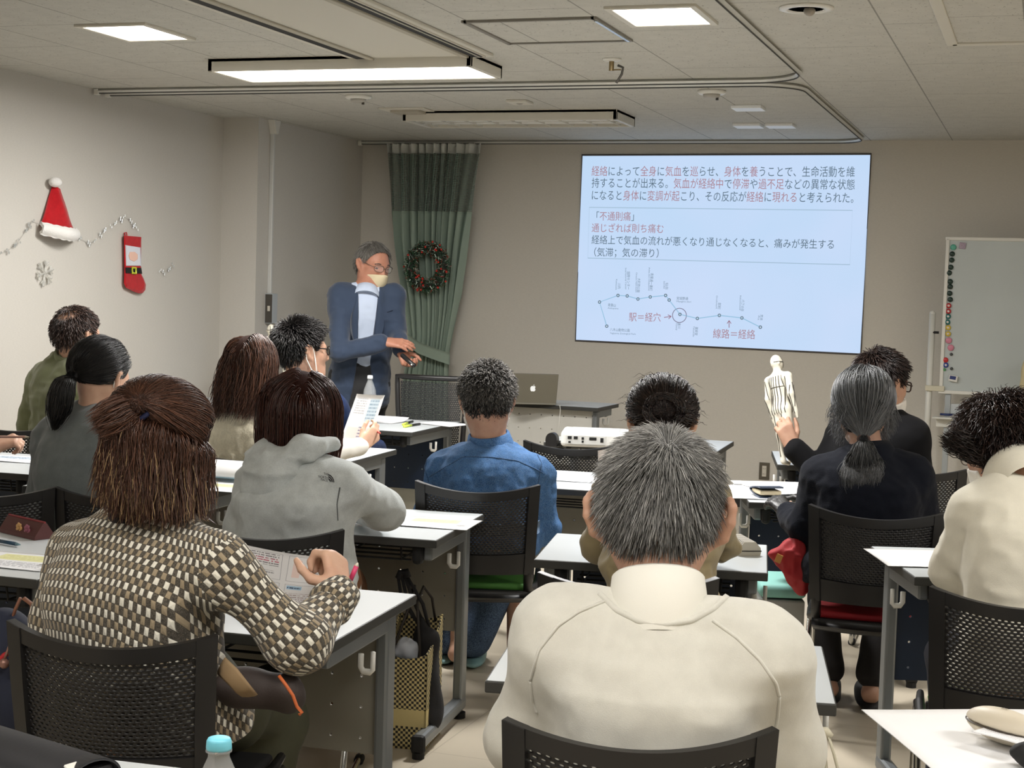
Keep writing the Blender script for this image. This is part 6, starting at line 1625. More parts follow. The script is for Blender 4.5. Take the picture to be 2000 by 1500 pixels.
# ---------------------------------------------------------------- woman in dark navy
def build_navywoman():
    w = (1540, 1004, 5.50)
    p = person('person in dark navy sweater on red-seated chair, dark glove on hand', (1685, 796, 5.30), 1.02, -4, 10, 0, (1606, 930, 5.28), (1780, 928, 5.22), (1568, 1030, 5.30), (1812, 1040, 5.28), w, (1780, 1030, 5.6), chair='navy', lean=.02, q=1.012, legvy=-4, male=False, tone=SK1, hb=.007,
        hands=[('L', V_(-.35, .45, .8), V_(.1, -.9, .4), -1, 28, (.6, .7, .3), .98)], bend=.03, feet=[onz(1618, 1372, .0) + [0, 0, .10], onz(1698, 1384, .0) + [0, 0, .10]])
    H = p.H
    top(p, BLACKN, 'dark_navy_sweater', .032, .05, .070, .062, .048, hem=-.24, wr=(.007, (9, 9, 12)), h=.009, fine=(.003, 60), sleeve=.95)
    gl = mat('black_leather', (36, 34, 33), .45, bump=(120, .5, .002))
    surf('glove', hand(p.wrL, V_(-.35, .45, .8), V_(.1, -.9, .4), -1, 28, (.6, .7, .3), 1.0, r=1.35) + [caps(p.wrL - nz(p.wrL - p.elL) * .01, p.wrL + nz(p.wrL - p.elL) * .03, .036, .030, .015)], .005, gl, p.o, p.off)
    collar(p, [(.062, -.05), (.066, -.01), (.062, .02), (.068, .026), (.080, .0), (.09, -.05)], BLACKN, 'neckband', ex=1.15, ey=1.1)
    trousers(p, mat('black_leggings', (22, 18, 18), .85), h=.010, ank=.050, inflate=.004)
    slippers(p, SLIPK)
    rs = np.random.RandomState(17); dn = down_of(H); T = np.array([-.003, -.118, -.118])
    cap = cap_of(H, .006, GLONG, None, h=.007, more=[cap_prim(H, 0, GLONG, None, (.084, .098, .104), (0, -.022, .0)), caps(H.w((0, -.085, -.07)), H.w(T), .032, .008, .03)])
    n = 5200; R = roots(n, GLONG, rs, .006, lambda q: q[:, 1] < .07); k = 1200; R[:k] = C0 + (lambda d: d / np.linalg.norm(d / R0, axis=1)[:, None])(np.stack([rs.randn(k) * .014, .05 - .15 * rs.rand(k), np.full(k, .08)], 1))
    def df(q, i):
        t = T - q; t /= np.linalg.norm(t, axis=1)[:, None] + .015
        return t + np.stack([np.tanh(q[:, 0] / .03) * np.clip(q[:, 2] - .0, 0, .1) * 6 * (i < 5), 0 * q[:, 0], 0 * q[:, 0]], 1) + rs.randn(len(q), 3) * .06
    S = grow(R, 20, .0175, df, .018 + .010 * rs.rand(n))
    S2 = tail(T, rs, 1600, 12, .160, .058, .026, dn * .6 + np.array([0, -.8, 0]), dn, H, ([0, .12, .5, .85, 1], [.18, .5, .95, 1.0, .7]), .006)
    S2 = push_out(H.W(S2.reshape(-1, 3)).reshape(S2.shape), p.topP, .003, 1); S2 = ((S2 - H.C) @ H.M) / H.s
    n3 = 260; R3 = roots(n3, GLONG, rs, .01, lambda q: (q[:, 2] < .05) & (np.abs(q[:, 0]) > .04)); S3 = grow(R3, 10, .011, lambda q, i: np.tile(dn, (len(q), 1)) + rs.randn(len(q), 3) * .25 + np.stack([np.sign(q[:, 0]) * .25, 0 * q[:, 0], 0 * q[:, 0]], 1), .03 * np.ones(n3))
    col = np.clip(.10 + .35 * rs.rand(n) + .45 * np.clip((R[:, 2] - .05) / .06, 0, 1) * rs.rand(n) + .3 * (np.abs(R[:, 0]) > .055) * rs.rand(n), 0, 1)
    hair_obj(H, [(S, .0012 * (.7 + .6 * rs.rand(n)), col), (S2, np.full(1600, .0012), .03 + .38 * rs.rand(1600) ** 2), (S3, np.full(n3, .0008), .3 + .5 * rs.rand(n3))], H_DARKG, p.o, p.off, cap)
    MB().tube([H.w(T + np.array([math.cos(a) * .017, .0, math.sin(a) * .010 + .002])) - p.off for a in np.arange(14) * PI / 7], .006, 8, closed=True).build('hair_tie', mat('tie_brown', (70, 52, 46), .8), p.o, True)
    return p
# ---------------------------------------------------------------- woman at right in cream sweater
def build_creamwoman():
    p = person('person in cream sweatshirt and white mask, writing at right edge', (1956, 880, 4.12), 1.03, -38, 20, -4, (1908, 1010, 4.02), (2080, 1010, 3.98), (1866, 1102, 4.10), (2130, 1110, 4.0), (1935, 1090, 4.36), (2060, 1095, 4.36), chair='cream_r', nbup=.095, lean=.08, legvy=-8, male=False, tone=SK1, hb=.007, bend=.03)
    H = p.H
    top(p, CREAMS, 'cream_sweatshirt', .030, .05, .074, .074, .052, wr=(.014, (8, 8, 11)), h=.008, fine=(.001, 50))
    collar(p, [(.066, -.04), (.074, -.01), (.070, .035), (.078, .042), (.088, .018), (.086, -.02), (.066, -.06)], CREAMS, 'funnel_collar', ex=1.12, ey=1.12)
    trousers(p, NAVYT, h=.014); slippers(p, SLIPT)
    GS = ([-.14, -.10, -.06, -.03, .0, .02, .035, .05, .07, .09, .13], [-.085, -.088, -.085, -.05, -.005, -.002, .005, .03, .065, .082, .10])
    short_hair(p, H_DKBR, 5200, .075, (0, -.03, .12), GS, .026, 61, .0011, lambda R, r: np.clip(.08 + .7 * r.rand(len(R)) ** 2 + .2 * (R[:, 2] > .08), 0, 1), .03, rnd=.22, curl=.003, grav=.4)
    rs = np.random.RandomState(5); n = 240; R = roots(n, GS, rs, .012, lambda q: (q[:, 0] < -.04) & (q[:, 2] < .05) & (q[:, 1] > -.06))
    S = grow(R, 8, .011, lambda q, i: np.tile(np.array([-1.0, .25, -.35 + .22 * i]), (n, 1)) + rs.randn(n, 3) * .3, .03 * np.ones(n))
    hair_obj(H, [(S, np.full(n, .0013), .3 * rs.rand(n))], H_DKBR, p.o, p.off, None, 'flicked_hair')
    mask_on(H, MASKW, p.o, p.off); glasses_on(H, mat('steel_frames', (92, 84, 76), .35, metal=.7), p.o, p.off)
    return p
# ---------------------------------------------------------------- man in olive shirt
def build_olive():
    p = person('person in olive shirt and mask, seated by the left wall', (150, 657, 7.25), 1.08, 50, 4, 0, (85, 745, 7.42), (205, 748, 7.12), (60, 830, 7.45), (215, 850, 7.1), None, None, chair='olive', nbup=.115, lean=.0, q=1.02, legvy=20, tone=SK1, hb=.007)
    H = p.H
    top(p, OLIVE, 'olive_shirt', .028, .05, .074, .068, .055, wr=(.014, (9, 9, 16)), h=.009)
    collar(p, [(.066, -.03), (.064, .0), (.064, .035), (.070, .040), (.078, .032), (.092, -.012), (.098, -.05), (.10, -.08)], OLIVE, 'collar', ex=1.1, ey=1.1)
    trousers(p, NAVYT, h=.014)
    bald = lambda q: (.05 - np.linalg.norm((q - np.array([0, -.070, .105])) / np.array([.058, .058, .05]), axis=1) * .05)
    short_hair(p, H_DKBR, 2400, .04, (0, -.05, .118), GSHORT, .010, 71, .0014, None, .06, keep=lambda q: (np.linalg.norm((q - np.array([0, -.070, .105])) / np.array([.055, .055, .05]), axis=1) > .9 - .0) | (np.random.RandomState(1).rand(len(q)) < .10), capx=bald)
    mask_on(H, MASKW, p.o, p.off)
    return p
# ---------------------------------------------------------------- woman with ponytail
def build_pony():
    p = person('person in plain grey sweatshirt with a hairpin, before the olive shirt', (197, 737, 5.20), 1.0, 40, 18, 4, (112, 858, 5.28), (258, 852, 5.08), (88, 960, 5.25), (300, 960, 5.1), None, None, chair='pony', nbup=.095, lean=.04, q=1.03, legvy=25, male=False, tone=SK2, hb=.006, bend=.03)
    H = p.H
    top(p, GREYS, 'grey_sweatshirt', .030, .055, .072, .070, .052, wr=(.013, (7, 7, 11)), h=.008)
    crew(p, GREYS, .070, .011, up=-.010, ex=1.15, ey=1.12); crew(p, mat('inner_white', (216, 212, 206), .8), .058, .008, 'inner_collar', up=.0, ex=1.1, ey=1.1, fwd=.015)
    trousers(p, NAVYT, h=.014)
    rs = np.random.RandomState(19); dn = down_of(H); T = np.array([-.012, -.122, -.030])
    cap = cap_of(H, .010, GUP, None, h=.007)
    n = 2600; R = roots(n, GUP, rs, .005)
    S = grow(R, 15, .0165, lambda q, i: (T - q) / (np.linalg.norm(T - q, axis=1)[:, None] + .015) + rs.randn(len(q), 3) * .04, .013 + .006 * rs.rand(n))
    S2 = tail(T, rs, 1500, 12, .185, .048, .030, dn * .3 + np.array([-.1, -1, 0]), dn + np.array([-.12, -.1, 0]), H, ([0, .15, .5, .75, 1], [.25, .75, 1.0, .85, .15]), .003)
    S2 = push_out(H.W(S2.reshape(-1, 3)).reshape(S2.shape), p.topP, .012, 2); S2 = ((S2 - H.C) @ H.M) / H.s
    hair_obj(H, [(S, .0011 * (.7 + .6 * rs.rand(n)), .5 * rs.rand(n) ** 2), (S2, np.full(1500, .0013), .4 * rs.rand(1500) ** 2)], H_BLACK, p.o, p.off, cap)
    MB().tube([H.w(T + np.array([math.cos(a) * .018, -.002, math.sin(a) * .018])) - p.off for a in np.arange(14) * PI / 7], .006, 8, closed=True).build('hair_tie', mat('tie_black', (24, 22, 24), .8), p.o, True)
    b = MB().tube([H.w(q) - p.off for q in ((.066, -.062, .036), (.080, -.036, .022), (.0865, -.014, .014))], .0024, 6); b.build('hairpin', CHROME, p.o, True)
    mask_on(H, MASKW, p.o, p.off)
    return p
# ---------------------------------------------------------------- person at the left edge writing
def build_writer():
    w = (-16, 876, 5.66)
    p = person('person mostly beyond left edge, hand holding a pencil over papers', (-175, 720, 5.3), 1.0, 10, 15, 0, (-260, 850, 5.35), (-115, 850, 5.3), (-280, 930, 5.4), (-78, 935, 5.42), None, w, lean=.08, legvy=10, male=False, tone=SK2, hb=.0055,
        hands=[('R', V_(.80, .30, .35), V_(.15, -.75, .55), 1, None, (.7, .6, .25), 1.0, ((48, 55, 30), (55, 62, 40), (60, 66, 42), (64, 66, 42)))])
    top(p, NAVYF, 'navy_top', .026, .05, .066, .06, .046, h=.010, sleeve=.85)
    trousers(p, NAVYT, h=.016)
    short_hair(p, H_DKBR, 900, .06, (0, -.05, .115), GSHORT, .018, 81, .002)
    k = thing('wood_pencil', 'pale wooden pencil held by the hand at left edge', 'pencil', tuple(at(20, 853, 5.58)))
    a, b = at(-12, 853, 5.66) - at(20, 853, 5.58), at(50, 853.5, 5.50) - at(20, 853, 5.58)
    MB().cyl(a, b, .0045, n=8).build('shaft', mat('pencil_pink', (216, 168, 150), .5), k, True); MB().cyl(b, b + nz(b - a) * .025, .0045, .001, 8).build('tip', mat('pencil_wood', (232, 220, 196), .6), k, True)
    return p
PEOPLE = [build_speaker, build_near, build_check, build_hoodie, build_fluffy, build_navyman, build_denim, build_jacket, build_suit, build_navywoman, build_creamwoman, build_olive, build_pony, build_writer]
import time as _t
for fn in PEOPLE:
    t0 = _t.time(); fn(); print(fn.__name__, '%.1fs' % (_t.time() - t0))
# ================================================================ handouts and things on the desks
def m_print(name, kind, seed=0.0):
    """printed page: blocks of text lines, frames and pale coloured patches, laid out in the sheet's own uv"""
    def b(nt, bs, c):
        uv = nt.coord('UV'); sx = nt.n.new('ShaderNodeSeparateXYZ'); nt.link(uv, sx.inputs[0]); u, v = sx.outputs[0], sx.outputs[1]
        M = lambda op, a, b2=None: nt.math(op, a, b2)
        def box(x0, x1, y0, y1):
            a = M('MULTIPLY', M('GREATER_THAN', u, x0), M('LESS_THAN', u, x1)); d = M('MULTIPLY', M('GREATER_THAN', v, y0), M('LESS_THAN', v, y1)); return M('MULTIPLY', a, d)
        def text(x0, x1, y0, y1, rows):
            fr = M('FRACT', M('MULTIPLY', v, rows)); row = M('FLOOR', M('MULTIPLY', v, rows))
            cm = nt.n.new('ShaderNodeCombineXYZ'); nt.link(M('MULTIPLY', u, 70), cm.inputs[0]); nt.link(M('ADD', M('MULTIPLY', row, 3.7), seed), cm.inputs[1])
            n = nt.noise(1.0, 1, cm.outputs[0])
            return M('MULTIPLY', box(x0, x1, y0, y1), M('MULTIPLY', M('LESS_THAN', fr, .5), M('GREATER_THAN', n, .44)))
        col = c
        def put(mask, k, f=1.0):
            nonlocal col
            col = nt.mix(M('MULTIPLY', mask, f), col, lin(k))
        if kind == 'slides':
            for x0 in (.04, .53):
                for y0 in (.05, .53):
                    put(M('SUBTRACT', box(x0, x0 + .43, y0, y0 + .43), box(x0 + .004, x0 + .426, y0 + .004, y0 + .426)), (150, 150, 158))
            put(text(.07, .44, .74, .94, 26), (92, 84, 96), .8); put(text(.07, .44, .80, .86, 26), (214, 96, 120), .7); put(text(.07, .40, .60, .66, 26), (96, 96, 104), .7)
            put(box(.72, .93, .84, .92), (176, 208, 232)); put(text(.74, .90, .84, .92, 22), (60, 70, 100), .8); put(text(.72, .93, .66, .80, 26), (110, 104, 110), .7)
            put(box(.58, .66, .60, .90), (240, 214, 206), .9)
            put(box(.55, .72, .40, .46), (176, 208, 232)); put(text(.56, .71, .40, .46, 24), (50, 56, 90), .9); put(text(.55, .94, .08, .34, 30), (150, 120, 124), .7); put(box(.55, .95, .07, .18), (240, 206, 192), .6); put(text(.08, .44, .10, .44, 24), (120, 120, 128), .6)
        elif kind == 'yellow':
            put(box(.25, .80, .50, .86), (226, 224, 160), .9); put(text(.10, .90, .10, .42, 16), (130, 130, 140), .7); put(text(.3, .75, .55, .8, 12), (190, 186, 120), .5); put(box(.82, .92, .3, .42), (120, 120, 110), .6)
        elif kind == 'blue':
            put(box(.15, .85, .46, .82), (190, 206, 220), .8); put(text(.16, .84, .48, .80, 9), (86, 104, 128), .9); put(text(.12, .88, .12, .36, 16), (140, 140, 148), .7)
        elif kind == 'pale':
            put(text(.08, .92, .08, .92, 24), (176, 176, 184), .55)
        elif kind == 'mixed':
            put(text(.10, .45, .60, .92, 20), (150, 150, 160), .6); put(box(.55, .90, .45, .92), (206, 222, 234), .9); put(text(.56, .90, .46, .90, 14), (120, 150, 176), .7); put(box(.08, .92, .05, .32), (240, 220, 214), .7); put(text(.45, .56, .06, .34, 16), (70, 70, 130), .7)
        if not isinstance(col, tuple): nt.link(col, bs.inputs['Base Color'])
    return mat(name, (236, 236, 238), .75, spec=.2, build=b)
PM = {k: m_print('print_' + k, k, i * 3.1) for i, k in enumerate(('slides', 'yellow', 'blue', 'pale', 'mixed'))}
def paper(fn, label, kind, loc, name='handout', th=.0012, nu=10, nv=10, group='handouts', m=None):
    """fn(u, v) -> point relative to loc; u to the right of the print, v up it"""
    b = MB().sheet(fn, nu, nv, th); o = b.build(name, m or PM.get(kind, PAPER), None, True)
    N = (nu + 1) * (nv + 1); k = np.arange(2 * N) % N; UV = np.stack([(k // (nv + 1)) / nu, (k % (nv + 1)) / nv], 1).astype(np.float32)
    n = len(o.data.loops); vi = np.zeros(n, np.int32); o.data.loops.foreach_get('vertex_index', vi)
    o.data.uv_layers.new(name='UVMap').data.foreach_set('uv', UV[vi].ravel())
    o.location = loc; return tag(o, label, 'paper', group)
def sheet_on(px, py, yaw, label, kind, w=.21, l=.297, z=.7015, curl=0.0, lift=.0):
    c = onz(px, py, z); a = math.radians(yaw)
    def fn(u, v):
        x, y = (u - .5) * w, (v - .5) * l
        return np.array([x * math.cos(a) - y * math.sin(a), x * math.sin(a) + y * math.cos(a), .0035 + lift + curl * (abs(v - .5) * 2) ** 3 * (v > .5) + .0008 * math.sin(u * 5 + v * 4)])
    return paper(fn, label, kind, c)
def quad_paper(TL, TR, BR, BL, label, kind, bow=0.0, **k):
    P = [at(*q) for q in (TL, TR, BR, BL)]; c = sum(P) / 4; n = nz(np.cross(P[1] - P[0], P[3] - P[0]))
    fn = lambda u, v: (P[0] * (1 - u) + P[1] * u) * v + (P[3] * (1 - u) + P[2] * u) * (1 - v) - c + n * bow * math.sin(PI * u) * (1 - .3 * v)
    return paper(fn, label, kind, c, **k)
quad_paper((452, 1058, 3.66), (668, 1092, 3.52), (612, 1200, 3.36), (470, 1180, 3.46), 'open printed handout held by the person in checkered sweater', 'slides', .012)
quad_paper((697, 769, 6.92), (751, 772, 6.80), (719, 868, 6.76), (664, 862, 6.86), 'handout raised in the hand with the white sleeve', 'mixed', .006)
quad_paper((1168, 880, 4.62), (1214, 872, 4.70), (1216, 935, 4.66), (1170, 940, 4.58), 'white sheet held up by the person in beige jacket', 'plain', .004)
sheet_on(842, 1022, 6, 'handout with yellow chart on the desk right of the grey hoodie', 'yellow', .30, .21)
sheet_on(28, 1096, 3, 'handout with yellow chart at left edge below the pencil case', 'yellow', .30, .21)
sheet_on(30, 897, 6, 'printed handout under the hand at left edge', 'blue', .30, .21)
sheet_on(1108, 935, 8, 'handout with blue picture on the desk beside the denim shirt', 'blue', .26, .20)
sheet_on(745, 823, -6, 'printed sheet under the raised handout on the front-row desk', 'pale', .25, .2, curl=.02)
sheet_on(868, 829, -20, 'pale sheet at the right end of the front-row desk', 'pale', .26, .2)
sheet_on(1466, 962, 18, 'blank white sheet under the wallet on the glove desk', 'plain', .21, .42)
sheet_on(1535, 958, 40, 'printed sheet lying across the glove desk right of the wallet', 'pale', .24, .30, lift=.004)
sheet_on(1500, 946, 18, 'folded white sheet at the far edge of the glove desk', 'plain', .30, .12, lift=.002)
sheet_on(1797, 1092, 20, 'large white sheet on the desk at right beside cream sleeve', 'plain', .27, .30, z=.7165)
sheet_on(1935, 1452, 25, 'white sheet on the nearest right desk under the glasses case', 'plain', .34, .42)
sheet_on(1992, 1462, 60, 'small printed slip leaning beside the glasses case', 'pale', .16, .10, lift=.03)
sheet_on(425, 952, 3, 'printed page lying under the curled notebook', 'yellow', .25, .22)
c = onz(430, 938, .704)
def nbk(u, v):
    a = v * PI * 1.15
    return np.array([(u - .5) * .19, .10 - .055 * math.sin(a) - .10 * (1 - v), .012 + .045 * (1 - math.cos(a)) / 1.6])
nb_ = paper(nbk, 'spiral notebook with its page curled over, beside grey hoodie', 'plain', c, 'notebook', .004, 10, 16, None)
MB().sheet(lambda u, v: nbk(u, v * .9) + np.array([.004, .004, -.004 - .003 * v]), 8, 14, .004).build('cover', mat('cover_blue', (168, 196, 208), .6), nb_, True)
nb_['category'] = 'notebook'
# pens
def pen(a, b, r, c, label, name='pen', tipc=(230, 224, 206), cap=None, cat='pen'):
    a = np.array(a); b = np.array(b); k = thing(name, label, cat, tuple(a)); d = b - a; L = np.linalg.norm(d); u = d / L
    MB().cyl((0, 0, 0), d * .82, r, n=10).build('barrel', mat('pen_%d_%d_%d' % c, c, .4), k, True)
    MB().cyl(d * .82, d, r, r * .25, 10).build('tip', mat('pentip_%d_%d_%d' % tipc, tipc, .5), k, True)
    if cap: MB().cyl(-u * .002, d * .3, r * 1.15, n=10).build('cap', mat('pencap_%d_%d_%d' % cap, cap, .4), k, True)
    return k
pen(at(684, 1134, 3.36), at(699, 1099, 3.36), .0055, (222, 72, 120), 'pink pen in the fist of the person in checkered sweater')
pen(onz(-4, 1056, .7085), onz(40, 1064, .7085), .0055, (34, 66, 88), 'dark teal pen on the desk below the pencil case', tipc=(120, 150, 160))
pen(onz(1074, 934, .708), onz(1082, 927, .708), .004, (30, 30, 34), 'black pen on the desk beside the denim sleeve')
pen(at(742, 846, 6.66), at(729, 838, 6.74), .0045, (206, 96, 86), 'small red pen pinched in the hand with white sleeve')
for a, b, lab in (((787, 829), (806, 823), 'yellow highlighter pen on front desk, farther of two'), ((789, 833), (820, 828), 'yellow highlighter pen on front desk, nearer of two')):
    p0_, p1_ = onz(*a, .708), onz(*b, .708); k = thing('highlighter', lab, 'highlighter', tuple(p0_), 0, 'highlighters on the front desk'); d = p1_ - p0_
    MB().cyl((0, 0, 0), d * .45, .007, n=10).build('cap', mat('hi_yellow', (206, 226, 84), .4), k, True); MB().cyl(d * .45, d, .0065, n=10).build('barrel', mat('hi_black', (30, 32, 28), .4), k, True)
# pencil case
c = onz(52, 1046, .70); k = thing('pencil_case', 'maroon pencil case with two flower badges on left desk', 'pencil case', tuple(c), math.radians(-22))
MB().prism([(-.035, .002), (.035, .002), (.033, .012), (.006, .05), (-.006, .05), (-.033, .012)], lambda u, v, w: (w - .1, u, v), .2).build('pouch', mat('maroon_leather', (84, 44, 42), .5, bump=(300, .3, .001)), k)
MB().tube([(-.1, 0, .052), (.1, 0, .052)], .0035, 6).build('zip', mat('zip_red', (128, 40, 44), .5), k)
for x, cc in ((.0, (196, 152, 96)), (.045, (150, 84, 100))):
    b = MB()
    for i in range(7):
        a = i * 2 * PI / 7; b.ball((x + .011 * math.cos(a), -.026, .026 + .011 * math.sin(a)), (.006, .003, .006), 8)
    b.ball((x, -.027, .026), (.005, .004, .005), 8).build('flower_badge', mat('badge_%d' % cc[0], cc, .4), k, True)
# glasses cases
c = onz(1449, 1078, .70); k = thing('striped_case', 'grey striped glasses case on desk beside beige jacket', 'glasses case', tuple(c), math.radians(-62))
def m_stripe():
    def b(nt, bs, cc):
        sx = nt.n.new('ShaderNodeSeparateXYZ'); nt.link(nt.coord('Object'), sx.inputs[0])
        f = nt.math('GREATER_THAN', nt.math('FRACT', nt.math('MULTIPLY', sx.outputs[0], 75)), .5); nt.link(nt.mix(f, lin((66, 62, 56)), lin((196, 190, 176))), bs.inputs['Base Color'])
    return mat('case_stripe', (120, 116, 106), .8, build=b)
MB().prism([(-.033, .0), (.033, .0), (.036, .012), (.034, .026), (.018, .044), (-.018, .044), (-.034, .026), (-.036, .012)], lambda u, v, w: (w - .078, u, v), .156).build('case_body', m_stripe(), k); MB().tube([(-.078, -.036, .016), (.078, -.036, .016), (.079, .0, .016), (.078, .036, .016), (-.078, .036, .016)], .002, 5).build('rim', mat('case_rim', (70, 66, 60), .4), k)
c = onz(1962, 1452, .706); k = thing('glasses_case', 'cream hard glasses case on the nearest right desk', 'glasses case', tuple(c), math.radians(-38))
cm = mat('case_cream', (212, 202, 182), .45)
surf('lid', [ell((-.0, 0, .032), (.085, .034, .030), None, .01)], .004, cm, k, None, subs=[(lambda q: (.030 - q[:, 2]).astype(np.float32), .002)]); surf('base', [ell((0, 0, .032), (.086, .035, .032), None, .01)], .004, cm, k, None, subs=[(lambda q: (q[:, 2] - .028).astype(np.float32), .002)])
MB().tube([(.085 * math.cos(a), .0345 * math.sin(a), .029) for a in np.arange(32) * PI / 16], .0016, 5, closed=True).build('seam', mat('case_seam', (70, 62, 52), .5), k)
V, F = text_mesh('Bt'); MB().raw([(x * .016 - .01, y * .012 - .004, .0625 - .012 * ((x * .016) ** 2 + (y * .012) ** 2) * 60) for x, y, _ in V], F).build('stamped_mark', mat('stamp_grey', (130, 120, 106), .5), k)
k = thing('black_pouch', 'crumpled black pouch at the bottom right corner', 'pouch', tuple(onz(2008, 1508, .70)))
surf('pouch_body', [ell((0, 0, .03), (.03, .03, .022), None, .02)], .005, BLACKM, k, None, disp=lambda q: (vnoise(q, (60, 60, 60)) * .006).astype(np.float32))
# wallet and glove
c = onz(1497, 968, .708); k = thing('folded_wallet', 'dark blue folded wallet on the glove desk', 'wallet', tuple(c), math.radians(30))
def wl_(u, v):
    a = v * PI * 1.05; return np.array([(u - .5) * .095, .055 - .11 * abs(v - .5) * 2 + .01 * math.sin(a), .019 - .017 * math.cos(a)])
MB().sheet(wl_, 8, 20, .006).build('cover', mat('wallet_blue', (58, 68, 86), .45, bump=(200, .2, .001)), k, True); MB().box((0, .0, .017), (.088, .10, .018), .005).build('inner', mat('wallet_cream', (206, 192, 160), .6), k)
k = thing('leather_glove', 'black leather glove lying on desk by the dark navy sleeve', 'glove', tuple(onz(1565, 985, .71)))
surf('glove_body', [(f, cc, r, kk) for f, cc, r, kk in hand(np.array([.06, -.03, .018]), (-.8, .5, .02), (0, 0, -1), 1, 18, (.6, .7, .2), 1.0, r=1.3)], .005, mat('black_leather', (36, 34, 33), .45), k)
# bottles
def bottle(loc, label, capc, H_=.215, R_=.033, liquid=None):
    k = thing('plastic_bottle', label, 'bottle', tuple(loc))
    pr = [(.0, .004), (R_ * .7, .002), (R_ * .95, .01), (R_, .02), (R_, H_ * .30), (R_ * .93, H_ * .34), (R_, H_ * .38), (R_, H_ * .62), (R_ * .93, H_ * .70), (R_ * .62, H_ * .82), (.0135, H_ * .89), (.0135, H_ * .92), (.0165, H_ * .922), (.0165, H_ * .932), (.0125, H_ * .934), (.0125, H_ * .95)]
    MB().lathe(pr, 28).build('bottle_body', mat('clear_plastic', (236, 240, 242), .15, alpha=.2, spec=.5), k, True)
    if liquid: MB().lathe([(0, .006), (R_ * .9, .008), (R_ * .94, .02), (R_ * .94, H_ * .6), (0, H_ * .6)], 24).build('tea', mat('tea_dark', liquid, .2), k, True)
    n = 40; z0, z1 = H_ * .935, H_
    b = MB(); V = []
    for z, r in ((z0, .0155), (z0 + .002, .0158), (z1 - .004, .0152), (z1 - .001, .0138), (z1, .011)):
        for i in range(n): a = 2 * PI * i / n; rr = r + (.0003 if i % 2 and z < z1 - .003 else 0); V.append((rr * math.cos(a), rr * math.sin(a), z))
    F = [(q * n + i, q * n + (i + 1) % n, (q + 1) * n + (i + 1) % n, (q + 1) * n + i) for q in range(4) for i in range(n)] + [list(range(4 * n, 5 * n)), list(range(n))[::-1]]
    b.raw(V, F).build('cap', mat('cap_%d_%d_%d' % capc, capc, .4), k, True)
    return k
bp_ = at(428, 1440, 1.92); bottle((bp_[0], bp_[1], .70), 'clear bottle with light blue cap on nearest left desk', (112, 196, 216), H_=bp_[2] - .70)
bp_ = at(723, 733, 8.62); bottle((bp_[0], bp_[1], .70), 'tea bottle with white cap on front-row desk before the speaker', (226, 228, 228), H_=bp_[2] - .70, R_=.036, liquid=(30, 28, 28))
# black case on the nearest left desk
c = onz(85, 1486, .70); k = thing('black_case', 'long black soft case with white tag on nearest desk', 'case', tuple(c), math.radians(-16))
MB().sheet(lambda u, v: np.array([(u - .5) * .30, -.02 - .055 * math.cos(v * PI), .004 + .034 * math.sin(v * PI)]), 8, 16, .004).build('flap', mat('case_black', (34, 34, 37), .6, bump=(200, .3, .001)), k, True)
MB().box((0, -.02, .012), (.29, .09, .02), .008).build('case_body', mat('case_black2', (24, 24, 26), .7), k); MB().box((.138, -.052, .031), (.016, .024, .004), .001, M=rot('Y', 25)).build('tag', WHITE, k)
# ================================================================ speaker's table: laptop; projector
LY = 24; c = onz(1030, 792, .718) + np.array([0, .09, 0])
k = thing('laptop', 'silver laptop with apple mark, open on the speaker desk', 'laptop', tuple(c), math.radians(LY))
AL = mat('laptop_silver', (150, 148, 138), .38, metal=.75)
MB().box((0, .11, .008), (.325, .225, .015), .005).build('base', AL, k); MB().box((0, .10, .0162), (.28, .11, .002)).build('keyboard', BLACKM, k)
Ml = rot('X', 26); b = MB().box((0, 0, 0), (.325, .007, .222), .003); V = np.array(b.v) + [0, 0, .111]; b.v = [tuple(q) for q in (V @ Ml.T + [0, 0, .012])]; b.build('lid', AL, k)
def lidpt(x, z, d=-.0042): return (Ml @ np.array([x, d, z + .111])) + np.array([0, 0, .012])
ap = [(0, .020), (.006, .023), (.013, .021), (.018, .013), (.0145, .008), (.0145, -.002), (.0195, -.007), (.015, -.018), (.009, -.024), (.004, -.0225), (0, -.0215), (-.004, -.0225), (-.009, -.024), (-.016, -.016), (-.0195, -.004), (-.019, .010), (-.013, .020), (-.006, .023)]
b = MB(); n = len(ap); b.raw([lidpt(0, 0)] + [lidpt(x * .9, z * .9) for x, z in ap], [(0, 1 + i, 1 + (i + 1) % n) for i in range(n)])
b.raw([lidpt(x * .9, z * .9) for x, z in ((0, .025), (.002, .032), (.008, .036), (.007, .029))], [(0, 1, 2, 3)]); b.f = [f[::-1] for f in b.f]; b.build('fruit_mark', mat('mark_white', (238, 240, 240), .4, emit=((236, 240, 240), .35)), k)
b = MB().tube([(.16, .0, .01), (.18, -.06, .004), (.182, -.085, -.02), (.176, -.09, -.12), (.17, -.088, -.3)], .0025, 6); b.build('power_cord', WHITE, k, True)
c = onz(1150, 878, .70); k = thing('projector', 'white projector with rear connector panel facing the camera', 'projector', tuple(c + np.array([0, .12, 0])), math.radians(14))
PW = mat('projector_white', (226, 226, 222), .4)
MB().box((0, 0, .05), (.34, .26, .078), .018, seg=3).build('casing', PW, k); MB().box((0, .0, .0905), (.24, .18, .003), .001).build('top_panel', mat('projector_pale', (214, 215, 213), .4), k)
MB().box((-.045, -.1305, .048), (.20, .004, .046), .002).build('connector_panel', mat('connector_grey', (206, 206, 202), .5), k)
